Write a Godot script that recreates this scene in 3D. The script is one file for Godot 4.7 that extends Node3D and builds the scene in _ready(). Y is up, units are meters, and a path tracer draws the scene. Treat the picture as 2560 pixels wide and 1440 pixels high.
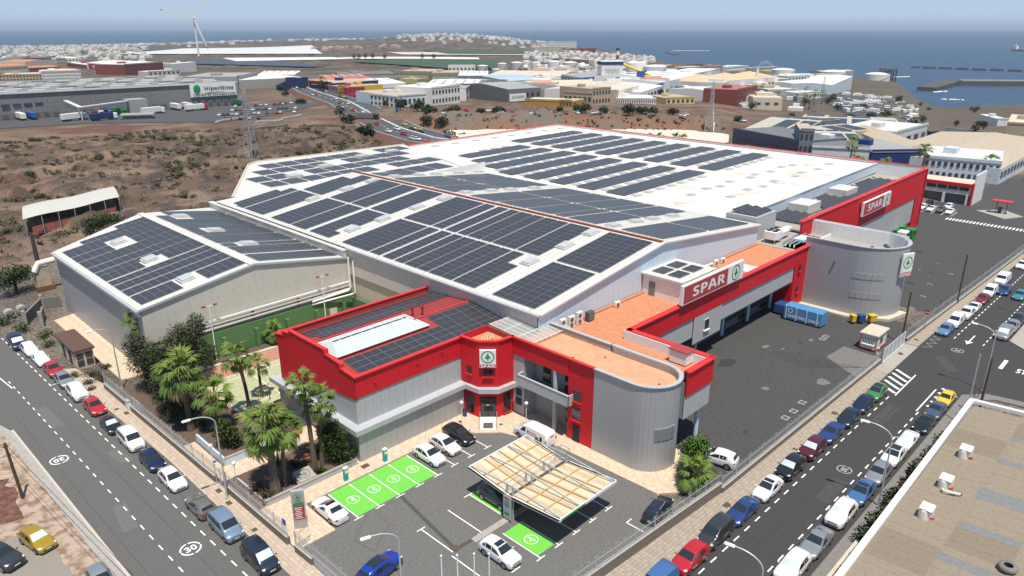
extends Node3D
# ground axes: a runs along the right-hand street,b along the left-hand street;world x=a,world z=-b
var M:={}
var used:={}
var org:=Vector3.ZERO
var rng:=RandomNumberGenerator.new()
const EYE_H:=45.0
const FWD:=45.6

func V(a: float,y: float,b: float) -> Vector3:
	return Vector3(a,y,-b)

class MB:
	var v:=PackedVector3Array()
	var n:=PackedVector3Array()
	var uv:=PackedVector2Array()
	var ix:=PackedInt32Array()
	var o:=Vector3.ZERO
	func tri(p0: Vector3,p1: Vector3,p2: Vector3) -> void:
		var nn:=(p2 - p0).cross(p1 - p0).normalized()
		var k:=v.size()
		v.append(p0 - o);v.append(p1 - o);v.append(p2 - o)
		for i in 3:
			n.append(nn);uv.append(Vector2.ZERO);ix.append(k+i)
	func quad(p0: Vector3,p1: Vector3,p2: Vector3,p3: Vector3,nrm:=Vector3.ZERO) -> void:
		var nn:=(p2 - p0).cross(p1 - p0)
		if nn.length_squared() < 1e-12:
			nn=(p3 - p0).cross(p2 - p0)
		nn=nn.normalized()
		if nrm != Vector3.ZERO and nn.dot(nrm) < 0.0:
			var t:=p1;p1=p3;p3=t;nn=-nn
		var k:=v.size()
		v.append(p0 - o);v.append(p1 - o);v.append(p2 - o);v.append(p3 - o)
		uv.append(Vector2(0,1));uv.append(Vector2(0,0));uv.append(Vector2(1,0));uv.append(Vector2(1,1))
		for i in 4:
			n.append(nn)
		for i in [0,1,2,0,2,3]:
			ix.append(k+i)
	func smooth_grid(p: Array,nu: int,nv: int,closed:=false) -> void:
		var k:=v.size()
		var nr:=PackedVector3Array()
		nr.resize(nu*nv)
		for i in nu - 1:
			for j in (nv if closed else nv - 1):
				var j2:=(j+1) % nv
				var a: Vector3=p[i*nv+j];var b: Vector3=p[(i+1)*nv+j];var c: Vector3=p[(i+1)*nv+j2];var d: Vector3=p[i*nv+j2]
				var f:=(c - a).cross(b - a)+(d - a).cross(c - a)
				for q in [i*nv+j,(i+1)*nv+j,(i+1)*nv+j2,i*nv+j2]:
					nr[q]+= f
				for q in [i*nv+j,(i+1)*nv+j,(i+1)*nv+j2,i*nv+j,(i+1)*nv+j2,i*nv+j2]:
					ix.append(k+q)
		for q in nu*nv:
			v.append(p[q] - o);n.append(nr[q].normalized());uv.append(Vector2(float(q/nv)/nu,float(q % nv)/nv))
	func box(c: Vector3,s: Vector3,bs:=Basis.IDENTITY) -> void:
		var x:=bs.x*s.x*0.5;var y:=bs.y*s.y*0.5;var z:=bs.z*s.z*0.5
		for f in [[x,y,z],[-x,y,z],[y,z,x],[-y,z,x],[z,x,y],[-z,x,y]]:
			var d: Vector3=f[0];var e: Vector3=f[1];var g: Vector3=f[2]
			quad(c+d - e - g,c+d+e - g,c+d+e+g,c+d - e+g,d)
	func cbox(c: Vector3,s: Vector3,ch: float,bs:=Basis.IDENTITY) -> void:
		var h:=s*0.5
		var q:=h - Vector3(ch,ch,ch)
		var ax:=[bs.x,bs.y,bs.z]
		for i in 3:
			var j:=(i+1) % 3;var k2:=(i+2) % 3
			for sg in [-1.0,1.0]:
				var d: Vector3=ax[i]*h[i]*sg
				var e: Vector3=ax[j]*q[j];var g: Vector3=ax[k2]*q[k2]
				quad(c+d - e - g,c+d+e - g,c+d+e+g,c+d - e+g,d)
			for s1 in [-1.0,1.0]:
				for s2 in [-1.0,1.0]:
					var e2: Vector3=ax[i]*q[i]
					var p: Vector3=ax[j]*h[j]*s1+ax[k2]*q[k2]*s2
					var r: Vector3=ax[j]*q[j]*s1+ax[k2]*h[k2]*s2
					quad(c+p - e2,c+p+e2,c+r+e2,c+r - e2,p+r)
		for s1 in [-1.0,1.0]:
			for s2 in [-1.0,1.0]:
				for s3 in [-1.0,1.0]:
					var A: Vector3=bs.x*h.x*s1+bs.y*q.y*s2+bs.z*q.z*s3
					var B: Vector3=bs.x*q.x*s1+bs.y*h.y*s2+bs.z*q.z*s3
					var C: Vector3=bs.x*q.x*s1+bs.y*q.y*s2+bs.z*h.z*s3
					if (C - A).cross(B - A).dot(A+B+C) < 0:
						tri(c+A,c+C,c+B)
					else:
						tri(c+A,c+B,c+C)
	func bar(p: Vector3,q: Vector3,w: float,hh: float,up:=Vector3.UP) -> void:
		var z:=(q - p);var l:=z.length();z=z/l
		if absf(z.dot(up)) > 0.98:
			up=Vector3.RIGHT
		var x:=up.cross(z).normalized();var y:=z.cross(x)
		box((p+q)*0.5,Vector3(w,hh,l),Basis(x,y,z))
	func tube(pts: Array,rad,sides:=8,caps:=true) -> void:
		var grid:=[]
		var np:=pts.size()
		var lastx:=Vector3.ZERO
		for i in np:
			var t: Vector3=(pts[mini(i+1,np - 1)] - pts[maxi(i - 1,0)]).normalized()
			var x: Vector3
			if lastx == Vector3.ZERO:
				x=(Vector3.RIGHT if absf(t.y) > 0.9 else Vector3.UP).cross(t).normalized()
			else:
				x=(lastx - t*lastx.dot(t)).normalized()
			lastx=x
			var y:=t.cross(x)
			var r: float=rad[i] if rad is Array else rad
			for j in sides:
				var an:=TAU*j/sides
				grid.append(pts[i]+(x*cos(an)+y*sin(an))*r)
		smooth_grid(grid,np,sides,true)
		if caps:
			for e in 2:
				var i0:=0 if e == 0 else (np - 1)*sides
				for j in range(1,sides - 1):
					if e == 0: tri(grid[i0],grid[i0+j],grid[i0+j+1])
					else: tri(grid[i0],grid[i0+j+1],grid[i0+j])
	func lathe(c: Vector3,prof: Array,sides:=16) -> void:
		var grid:=[]
		for p in prof:
			for j in sides:
				var an:=TAU*j/sides
				grid.append(c+Vector3(cos(an)*p[0],p[1],sin(an)*p[0]))
		smooth_grid(grid,prof.size(),sides,true)
	func ball(c: Vector3,r: Vector3,nu:=8,nv:=12) -> void:
		var grid:=[]
		for i in nu+1:
			var th:=PI*i/nu
			for j in nv:
				var an:=TAU*j/nv
				grid.append(c+Vector3(r.x*sin(th)*cos(an),-r.y*cos(th),r.z*sin(th)*sin(an)))
		smooth_grid(grid,nu+1,nv,true)
	func cap(poly: PackedVector2Array,y: float,up:=true) -> void:
		var t:=Geometry2D.triangulate_polygon(poly)
		for i in t.size()/3:
			var p:=[]
			for j in 3:
				var q:=poly[t[i*3+j]]
				p.append(Vector3(q.x,y,-q.y))
			var nn: Vector3=(p[2] - p[0]).cross(p[1] - p[0])
			if (nn.y > 0) == up: tri(p[0],p[1],p[2])
			else: tri(p[0],p[2],p[1])
	func prism(poly: PackedVector2Array,y0: float,y1: float,top:=true,bottom:=false) -> void:
		var s:=0.0
		var m:=poly.size()
		for i in m:
			s+= poly[i].x*poly[(i+1) % m].y - poly[(i+1) % m].x*poly[i].y
		for i in m:
			var p:=poly[i];var q:=poly[(i+1) % m]
			if s < 0:
				var t:=p;p=q;q=t
			var out:=Vector3(q.y - p.y,0,(q.x - p.x))
			quad(Vector3(p.x,y0,-p.y),Vector3(p.x,y1,-p.y),Vector3(q.x,y1,-q.y),Vector3(q.x,y0,-q.y),out)
		if top: cap(poly,y1)
		if bottom: cap(poly,y0,false)
	func mesh() -> ArrayMesh:
		var m:=ArrayMesh.new()
		add_to(m)
		return m
	func add_to(m: ArrayMesh) -> void:
		if ix.is_empty(): return
		var ar:=[]
		ar.resize(Mesh.ARRAY_MAX)
		ar[Mesh.ARRAY_VERTEX]=v;ar[Mesh.ARRAY_NORMAL]=n;ar[Mesh.ARRAY_TEX_UV]=uv;ar[Mesh.ARRAY_INDEX]=ix
		m.add_surface_from_arrays(Mesh.PRIMITIVE_TRIANGLES,ar)

func mb() -> MB:
	var m:=MB.new()
	m.o=org
	return m

func numbered(s: String) -> String:
	if not used.has(s):
		used[s]=0
		return s
	used[s]+= 1
	return "%s_%03d" % [s,used[s]]

func thing(called: String,label: String,category: String,at:=Vector3.ZERO,turn:=0.0,group:="") -> Node3D:
	var o:=Node3D.new()
	o.name=numbered(called)
	add_child(o)
	o.position=at
	o.rotation.y=turn
	meta(o,label,category,group)
	return o

func thing_w(called: String,label: String,category: String,at: Vector3,group:="") -> Node3D:
	org=at
	return thing(called,label,category,at,0.0,group)

func meta(o: Node,label: String,category:="",group:="",kind:="") -> void:
	if label: o.set_meta("label",label)
	if category: o.set_meta("category",category)
	if group: o.set_meta("group",group)
	if kind: o.set_meta("kind",kind)

func part(called: String,m,material,parent: Node3D) -> MeshInstance3D:
	var o:=MeshInstance3D.new()
	o.name=called
	o.mesh=m.mesh() if m is MB else m
	if material: o.material_override=M[material] if material is String else material
	parent.add_child(o,true)
	return o

func struct(called: String,m,material) -> MeshInstance3D:
	var o:=MeshInstance3D.new()
	o.name=numbered(called)
	o.mesh=m.mesh() if m is MB else m
	o.material_override=M[material] if material is String else material
	add_child(o)
	o.set_meta("kind","structure")
	return o

func whole(called: String,m,material,label: String,category: String,group:="",at:=Vector3.ZERO) -> MeshInstance3D:
	var o:=MeshInstance3D.new()
	o.name=numbered(called)
	o.mesh=m.mesh() if m is MB else m
	o.material_override=M[material] if material is String else material
	add_child(o)
	o.position=at
	meta(o,label,category,group)
	return o

func copy_of(root: Node3D,called: String,label: String,at: Vector3,turn: float,group:="") -> Node3D:
	var r: Node3D=root.duplicate()
	r.name=numbered(called)
	add_child(r)
	r.position=at
	r.rotation.y=turn
	meta(r,label,"",group)
	return r

func lin(r: float,g: float,b: float,a:=1.0) -> Color:
	var c:=Color(r,g,b,1).linear_to_srgb()
	c.a=a
	return c

func noise_tex(freq: float,c0: Color,c1: Color,seed_: int,size:=512,oct:=5,lo:=0.25,hi:=0.75,kind:=FastNoiseLite.TYPE_SIMPLEX_SMOOTH) -> Texture2D:
	var f:=FastNoiseLite.new()
	f.noise_type=kind
	f.seed=seed_
	f.frequency=freq
	f.fractal_octaves=oct
	var im:=f.get_seamless_image(size,size,false,false,0.15)
	im.convert(Image.FORMAT_RGBA8)
	var lut:=PackedColorArray()
	for i in 256:
		lut.append(c0.lerp(c1,smoothstep(lo,hi,i/255.0)).linear_to_srgb())
	var data:=im.get_data()
	var out:=PackedByteArray()
	out.resize(data.size())
	for i in data.size()/4:
		var c:=lut[data[i*4]]
		out[i*4]=int(c.r*255);out[i*4+1]=int(c.g*255);out[i*4+2]=int(c.b*255);out[i*4+3]=255
	return ImageTexture.create_from_image(Image.create_from_data(size,size,false,Image.FORMAT_RGBA8,out))

func bump_tex(freq: float,seed_: int,size:=512,oct:=5,strength:=4.0) -> Texture2D:
	var f:=FastNoiseLite.new()
	f.seed=seed_
	f.frequency=freq
	f.fractal_octaves=oct
	var im:=f.get_seamless_image(size,size,false,false,0.15)
	im.convert(Image.FORMAT_RGBA8)
	im.bump_map_to_normal_map(strength)
	return ImageTexture.create_from_image(im)

func plainmat(key: String,c: Color,rough:=0.7,metal:=0.0,spec:=0.5) -> StandardMaterial3D:
	var m:=StandardMaterial3D.new()
	m.resource_name=key
	m.albedo_color=c
	m.roughness=rough
	m.metallic=metal
	m.metallic_specular=spec
	M[key]=m
	return m

func texmat(key: String,c: Color,tex: Texture2D,scale: float,rough:=0.8,nrm: Texture2D=null,nstr:=1.0,metal:=0.0,spec:=0.4) -> StandardMaterial3D:
	var m:=plainmat(key,c,rough,metal,spec)
	m.albedo_texture=tex
	m.uv1_triplanar=true
	m.uv1_world_triplanar=true
	m.uv1_scale=Vector3.ONE/scale
	if nrm:
		m.normal_enabled=true
		m.normal_texture=nrm
		m.normal_scale=nstr
	return m

func rib_tex(n: int,depth: float) -> Texture2D:
	var im:=Image.create(256,16,false,Image.FORMAT_RGBA8)
	for x in 256:
		var ph:=fmod(float(x)*n/256.0,1.0)
		var hgt:=clampf((absf(ph - 0.5) - 0.2)*6.0,0.0,1.0)
		for y in 16:
			im.set_pixel(x,y,Color(hgt,hgt,hgt))
	im.bump_map_to_normal_map(depth)
	return ImageTexture.create_from_image(im)

func materials() -> void:
	var w:=Color(1,1,1)
	var mott:=noise_tex(0.012,Color(0.94,0.94,0.94),w,11)
	var fine:=noise_tex(0.09,Color(0.80,0.80,0.80),w,12)
	var grime:=noise_tex(0.02,Color(0.86,0.84,0.81),w,13,512,6,0.15,0.55)
	var asph:=noise_tex(0.03,Color(0.84,0.84,0.84),w,14,1024,7,0.2,0.8)
	var bump:=bump_tex(0.2,15,512,3,2.0)
	var bumpc:=bump_tex(0.03,16,512,6,10.0)
	var rib:=rib_tex(4,6.0)
	texmat("asphalt_left",lin(0.125,0.123,0.118),asph,9.0,0.9,bump,0.3)
	texmat("asphalt_right",lin(0.056,0.055,0.055),asph,11.0,0.9,bump,0.3)
	texmat("asphalt_yard",lin(0.072,0.071,0.070),asph,23.0,0.92,bump,0.3)
	texmat("asphalt_park",lin(0.150,0.147,0.140),asph,13.0,0.9,bump,0.3)
	texmat("asphalt_far",lin(0.085,0.085,0.088),asph,30.0,0.9)
	texmat("asphalt_patch",lin(0.085,0.083,0.080),fine,3.0,0.9)
	texmat("asphalt_stain",lin(0.045,0.045,0.045),fine,3.0,0.8)
	texmat("concrete",lin(0.36,0.34,0.31),grime,7.0,0.85,bump,0.2)
	texmat("concrete_dark",lin(0.20,0.19,0.18),grime,6.0,0.9)
	texmat("concrete_patch",lin(0.17,0.165,0.155),grime,5.0,0.9)
	texmat("pavement",lin(0.66,0.53,0.40),paving_tex(Color(0.80,0.78,0.74)),2.4,0.85)
	texmat("pavement_left",lin(0.54,0.44,0.35),paving_tex(Color(0.74,0.71,0.68)),2.4,0.85)
	texmat("pavement_right",lin(0.40,0.34,0.275),paving_tex(Color(0.66,0.64,0.60)),2.4,0.85)
	texmat("kerb",lin(0.52,0.47,0.41),grime,3.0,0.85)
	texmat("paint_white",lin(0.80,0.80,0.78),noise_tex(0.05,Color(0.82,0.82,0.82),w,21,512,6,0.2,0.45),2.5,0.7)
	texmat("paint_worn",lin(0.42,0.40,0.36),noise_tex(0.05,Color(0.55,0.55,0.55),w,22,512,6,0.2,0.5),2.0,0.8)
	texmat("paint_green",lin(0.16,0.55,0.075),mott,4.0,0.6)
	texmat("court_green",lin(0.42,0.43,0.26),grime,9.0,0.85)
	texmat("court_red",lin(0.42,0.21,0.16),grime,7.0,0.85)
	texmat("red",lin(0.60,0.012,0.022),mott,6.0,0.55)
	texmat("red_trim",lin(0.66,0.035,0.035),mott,5.0,0.5)
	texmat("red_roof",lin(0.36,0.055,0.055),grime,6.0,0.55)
	texmat("red_dark",lin(0.22,0.025,0.025),mott,6.0,0.6)
	texmat("ridge_cap",lin(0.25,0.055,0.04),mott,6.0,0.5)
	var g:=texmat("grey_clad",lin(0.40,0.405,0.415),mott,5.0,0.5,rib,0.5)
	g.uv1_scale=Vector3(1,1,1)/1.0
	g.albedo_texture=null
	g.metallic=0.25
	g.clearcoat_enabled=false
	texmat("grey_panel",lin(0.43,0.44,0.45),mott,6.0,0.5)
	texmat("grey_wall",lin(0.33,0.335,0.34),mott,6.0,0.6)
	texmat("grey_trim",lin(0.44,0.46,0.48),mott,6.0,0.45)
	texmat("grey_dark",lin(0.20,0.205,0.215),mott,6.0,0.6)
	texmat("hall_blue",lin(0.55,0.66,0.76),mott,4.0,0.45)
	texmat("hall_pink",lin(0.62,0.56,0.51),mott,4.0,0.5)
	texmat("beige_wall",lin(0.57,0.55,0.49),mott,9.0,0.6)
	texmat("white_wall",lin(0.76,0.755,0.73),mott,7.0,0.6)
	texmat("white_roof",lin(0.60,0.59,0.56),grime,8.0,0.6)
	texmat("membrane",lin(0.73,0.70,0.645),noise_tex(0.008,Color(0.74,0.62,0.50),w,31,1024,6,0.05,0.42),60.0,0.7)
	texmat("gutter",lin(0.62,0.61,0.58),grime,3.0,0.5)
	texmat("terracotta",lin(0.56,0.235,0.125),noise_tex(0.012,Color(0.88,0.85,0.82),w,32,1024,7,0.15,0.75),14.0,0.85)
	texmat("terracotta_pale",lin(0.72,0.34,0.20),noise_tex(0.01,Color(0.88,0.86,0.84),w,33,1024,7,0.2,0.7),17.0,0.85)
	texmat("stone_wall",lin(0.27,0.24,0.21),noise_tex(0.05,Color(0.45,0.43,0.42),w,34,512,3,0.35,0.6,FastNoiseLite.TYPE_CELLULAR),2.2,0.95,bumpc,0.8)
	texmat("court_wall",lin(0.10,0.21,0.085),grime,6.0,0.8)
	texmat("cream_plinth",lin(0.55,0.50,0.40),grime,5.0,0.8)
	texmat("soil",lin(0.14,0.10,0.075),fine,2.0,1.0,bumpc,0.8)
	texmat("dirt",lin(0.42,0.325,0.25),noise_tex(0.012,Color(0.58,0.50,0.45),w,36,1024,7,0.25,0.65),19.0,1.0,bumpc,0.7)
	texmat("gravel",lin(0.30,0.27,0.235),fine,1.6,1.0,bumpc,0.7)
	texmat("red_earth",lin(0.20,0.10,0.075),noise_tex(0.02,Color(0.6,0.55,0.5),w,37,512,6),11.0,1.0,bumpc,0.8)
	texmat("timber",lin(0.78,0.64,0.46),plank_tex(),3.2,0.8)
	texmat("timber_beam",lin(0.55,0.38,0.20),mott,1.5,0.8)
	texmat("fibre_roof",lin(0.27,0.225,0.17),grime,5.0,0.9)
	texmat("fibre_roof_b",lin(0.235,0.19,0.14),grime,5.0,0.9)
	texmat("fibre_grey",lin(0.20,0.205,0.205),grime,5.0,0.8)
	texmat("net_cover",lin(0.62,0.58,0.50),grime,9.0,0.9)
	texmat("net_grey",lin(0.50,0.50,0.46),grime,9.0,0.9)
	texmat("rust",lin(0.22,0.10,0.05),grime,2.0,0.9)
	texmat("wood_pole",lin(0.10,0.065,0.04),fine,1.0,0.9)
	texmat("trunk",lin(0.15,0.115,0.085),fine,0.6,1.0,bumpc,0.8)
	texmat("trunk_dark",lin(0.07,0.055,0.045),fine,0.6,1.0)
	texmat("pot",lin(0.45,0.17,0.07),mott,1.0,0.8)
	texmat("red_brown",lin(0.12,0.07,0.055),grime,4.0,0.8)
	plainmat("rust_dark",lin(0.06,0.045,0.04),0.8)
	plainmat("galv",lin(0.45,0.46,0.47),0.4,0.5)
	plainmat("fence_metal",lin(0.50,0.51,0.53),0.45,0.3)
	plainmat("lamp_grey",lin(0.50,0.51,0.51),0.4,0.3)
	plainmat("white",lin(0.78,0.78,0.77),0.5)
	plainmat("white_gloss",lin(0.78,0.78,0.78),0.25)
	plainmat("ac_white",lin(0.70,0.68,0.62),0.5)
	plainmat("black",lin(0.012,0.012,0.013),0.6)
	plainmat("dark_void",lin(0.03,0.03,0.032),0.8)
	plainmat("rubber",lin(0.018,0.018,0.018),0.85)
	plainmat("rim",lin(0.42,0.42,0.43),0.3,0.8)
	plainmat("window_dark",lin(0.018,0.020,0.022),0.08,0.0,0.6)
	plainmat("window_mid",lin(0.06,0.075,0.09),0.12,0.0,0.6)
	plainmat("glass_car",lin(0.020,0.024,0.026),0.05,0.0,0.7)
	plainmat("sunshade",lin(0.62,0.68,0.70),0.35,0.3)
	plainmat("lamp_clear",lin(0.62,0.63,0.65),0.15,0.2)
	plainmat("lamp_red",lin(0.35,0.012,0.01),0.2)
	plainmat("plate",lin(0.7,0.7,0.68),0.5)
	plainmat("trim_black",lin(0.022,0.022,0.023),0.5)
	plainmat("globe",lin(0.80,0.80,0.78),0.3)
	plainmat("sign_white",lin(0.76,0.77,0.76),0.4)
	plainmat("sign_red",lin(0.42,0.045,0.055),0.45)
	plainmat("sign_green",lin(0.015,0.26,0.075),0.45)
	plainmat("sign_grey",lin(0.36,0.37,0.37),0.5)
	plainmat("sign_black",lin(0.03,0.03,0.03),0.5)
	plainmat("sign_blue",lin(0.03,0.08,0.30),0.5)
	plainmat("sign_yellow",lin(0.80,0.55,0.03),0.5)
	plainmat("teal",lin(0.02,0.30,0.33),0.4)
	plainmat("blue_bin",lin(0.02,0.06,0.22),0.5)
	plainmat("yellow_bin",lin(0.70,0.42,0.015),0.5)
	texmat("blue_box",lin(0.085,0.26,0.50),grime,2.0,0.5)
	plainmat("green_truck",lin(0.02,0.22,0.05),0.35)
	plainmat("manhole",lin(0.10,0.065,0.045),0.7)
	plainmat("iron",lin(0.09,0.09,0.09),0.7)
	var pv:=plainmat("pv_glass",lin(0.016,0.018,0.024),0.3,0.0,0.35)
	pv.albedo_texture=pv_tex()
	pv.albedo_color=Color.WHITE
	plainmat("pv_frame",lin(0.42,0.43,0.44),0.35,0.6)
	plainmat("pv_black",lin(0.03,0.03,0.033),0.4)
	plainmat("skydome",lin(0.46,0.48,0.49),0.3)
	var gl:=plainmat("glass_roof",lin(0.62,0.72,0.72,0.55),0.05)
	gl.transparency=BaseMaterial3D.TRANSPARENCY_ALPHA
	var gl3:=plainmat("skydome_glass",lin(0.66,0.76,0.77,0.72),0.05)
	gl3.transparency=BaseMaterial3D.TRANSPARENCY_ALPHA
	var gl2:=plainmat("glass_canopy",lin(0.55,0.60,0.55,0.45),0.08)
	gl2.transparency=BaseMaterial3D.TRANSPARENCY_ALPHA

func paving_tex(joint: Color) -> Texture2D:
	var im:=Image.create(256,256,false,Image.FORMAT_RGBA8)
	var r:=RandomNumberGenerator.new()
	r.seed=5
	for i in 6:
		for j in 6:
			var t:=r.randf_range(0.90,1.0)
			im.fill_rect(Rect2i(i*43,j*43,43,43),Color(t,t,t))
	for i in 6:
		im.fill_rect(Rect2i(i*43,0,3,256),joint)
		im.fill_rect(Rect2i(0,i*43,256,3),joint)
	return ImageTexture.create_from_image(im)

func plank_tex() -> Texture2D:
	var im:=Image.create(256,256,false,Image.FORMAT_RGBA8)
	var r:=RandomNumberGenerator.new()
	r.seed=8
	var f:=FastNoiseLite.new()
	f.frequency=0.03
	for x in 256:
		for y in 256:
			var s:=int(x/8.0)
			var t:=0.88+0.10*sin(s*12.9898)*0.6+0.10*f.get_noise_2d(s*40.0+x*2.0,y*0.6)
			im.set_pixel(x,y,Color(t,t,t*0.98))
	return ImageTexture.create_from_image(im)

func pv_tex() -> Texture2D:
	var im:=Image.create(128,256,false,Image.FORMAT_RGBA8)
	im.fill(lin(0.040,0.040,0.046))
	for i in 7:
		im.fill_rect(Rect2i(clampi(i*21,0,127),0,1,256),lin(0.085,0.087,0.095))
	for i in 13:
		im.fill_rect(Rect2i(0,clampi(i*21,0,255),128,1),lin(0.085,0.087,0.095))
	im.fill_rect(Rect2i(0,126,128,4),lin(0.16,0.165,0.175))
	return ImageTexture.create_from_image(im)

func paint(c: Color,key: String,rough:=0.3) -> String:
	if not M.has(key):
		var m:=plainmat(key,c,rough,0.0,0.5)
		m.clearcoat_enabled=true
		m.clearcoat=0.8
		m.clearcoat_roughness=0.05
	return key

const CARS:={
	"hatch": {"s": [[2.02,.55,.52,.60,.45],[1.97,.72,.62,.70,.58],[1.75,.82,.70,.80,.66],[1.25,.86,.80,.93,.72],[0.92,.86,.87,1.00,.72],[0.10,.87,.91,1.44,.60],[-0.45,.87,.93,1.48,.60],[-1.05,.87,.95,1.46,.58],[-1.62,.86,.96,1.36,.54],[-1.95,.80,.93,1.02,.66],[-2.03,.70,.72,.80,.60]],"yb": .22,"wx": 1.25,"wr": .31,"cowl": 4,"rf": 5,"rr": 8,"rb": 9,"side": [[.70,-.40],[-.46,-1.15],[-1.21,-1.55]]},
	"sedan": {"s": [[2.28,.55,.50,.58,.45],[2.22,.74,.60,.68,.58],[1.95,.84,.68,.78,.68],[1.30,.88,.78,.90,.74],[0.88,.88,.86,.97,.74],[0.02,.88,.90,1.38,.60],[-0.50,.88,.91,1.42,.60],[-0.95,.88,.92,1.38,.57],[-1.62,.87,.93,1.03,.68],[-2.05,.82,.92,1.00,.68],[-2.27,.74,.82,.93,.62],[-2.31,.66,.60,.70,.58]],"yb": .20,"wx": 1.38,"wr": .32,"cowl": 4,"rf": 5,"rr": 7,"rb": 8,"side": [[.62,-.34],[-.40,-1.10]]},
	"suv": {"s": [[2.15,.60,.66,.78,.50],[2.10,.78,.80,.90,.62],[1.90,.87,.88,.98,.70],[1.35,.90,.96,1.06,.76],[0.98,.90,1.02,1.13,.76],[0.22,.91,1.05,1.60,.64],[-0.40,.91,1.07,1.65,.64],[-1.15,.91,1.08,1.63,.62],[-1.75,.90,1.09,1.54,.58],[-2.06,.86,1.05,1.14,.70],[-2.15,.76,.80,.90,.64]],"yb": .28,"wx": 1.31,"wr": .36,"cowl": 4,"rf": 5,"rr": 8,"rb": 9,"side": [[.80,-.36],[-.42,-1.15],[-1.21,-1.66]]},
	"mpv": {"s": [[2.15,.58,.56,.68,.48],[2.10,.76,.70,.82,.60],[1.90,.85,.82,.94,.68],[1.50,.88,.94,1.06,.74],[1.25,.88,1.00,1.13,.74],[0.52,.89,1.03,1.72,.70],[-0.40,.89,1.05,1.81,.72],[-1.40,.89,1.06,1.81,.71],[-1.95,.89,1.06,1.74,.69],[-2.12,.88,1.02,1.14,.80],[-2.17,.80,.72,.82,.74]],"yb": .24,"wx": 1.35,"wr": .32,"cowl": 4,"rf": 5,"rr": 8,"rb": 9,"side": [[.92,-.16],[-.24,-1.10],[-1.18,-1.85]]},
	"partner": {"s": [[2.15,.58,.56,.68,.48],[2.10,.76,.70,.82,.60],[1.90,.85,.82,.94,.68],[1.50,.88,.94,1.06,.74],[1.25,.88,1.00,1.13,.74],[0.52,.89,1.03,1.72,.70],[-0.40,.89,1.05,1.84,.74],[-1.40,.89,1.06,1.84,.74],[-2.00,.89,1.06,1.80,.73],[-2.14,.88,1.02,1.14,.82],[-2.17,.80,.72,.82,.74]],"yb": .24,"wx": 1.35,"wr": .32,"cowl": 4,"rf": 5,"rr": 8,"rb": 9,"side": [[.92,-.10]]},
	"van": {"s": [[2.55,.66,.70,.84,.56],[2.50,.84,.86,.98,.68],[2.32,.93,.98,1.08,.76],[2.00,.95,1.08,1.22,.80],[1.78,.95,1.12,1.34,.80],[1.02,.96,1.14,1.90,.76],[0.30,.96,1.15,1.97,.80],[-1.60,.96,1.15,1.97,.80],[-2.46,.96,1.15,1.93,.79],[-2.54,.95,1.10,1.20,.90],[-2.57,.90,.75,.85,.84]],"yb": .26,"wx": 1.60,"wr": .34,"cowl": 4,"rf": 5,"rr": 8,"rb": 9,"side": [[1.40,.55]]},
}
var cars:={}
var tyre_mesh:={}

func car_ring(s: Array,yb: float) -> Array:
	var w: float=s[1];var be: float=s[2];var t: float=s[3];var wt: float=s[4]
	var lo:=minf(yb+.22,be - .2)
	var r:=[[0.0,yb],[w*.86,yb],[w*.97,yb+.05],[w,lo],[w*1.005,(lo+be)*.5],[w,be - .07],[w - .035,be - .005],[wt+.035,t - .085],[wt - .015,t - .03],[wt - .11,t],[0.0,t+.025]]
	return r

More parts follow.
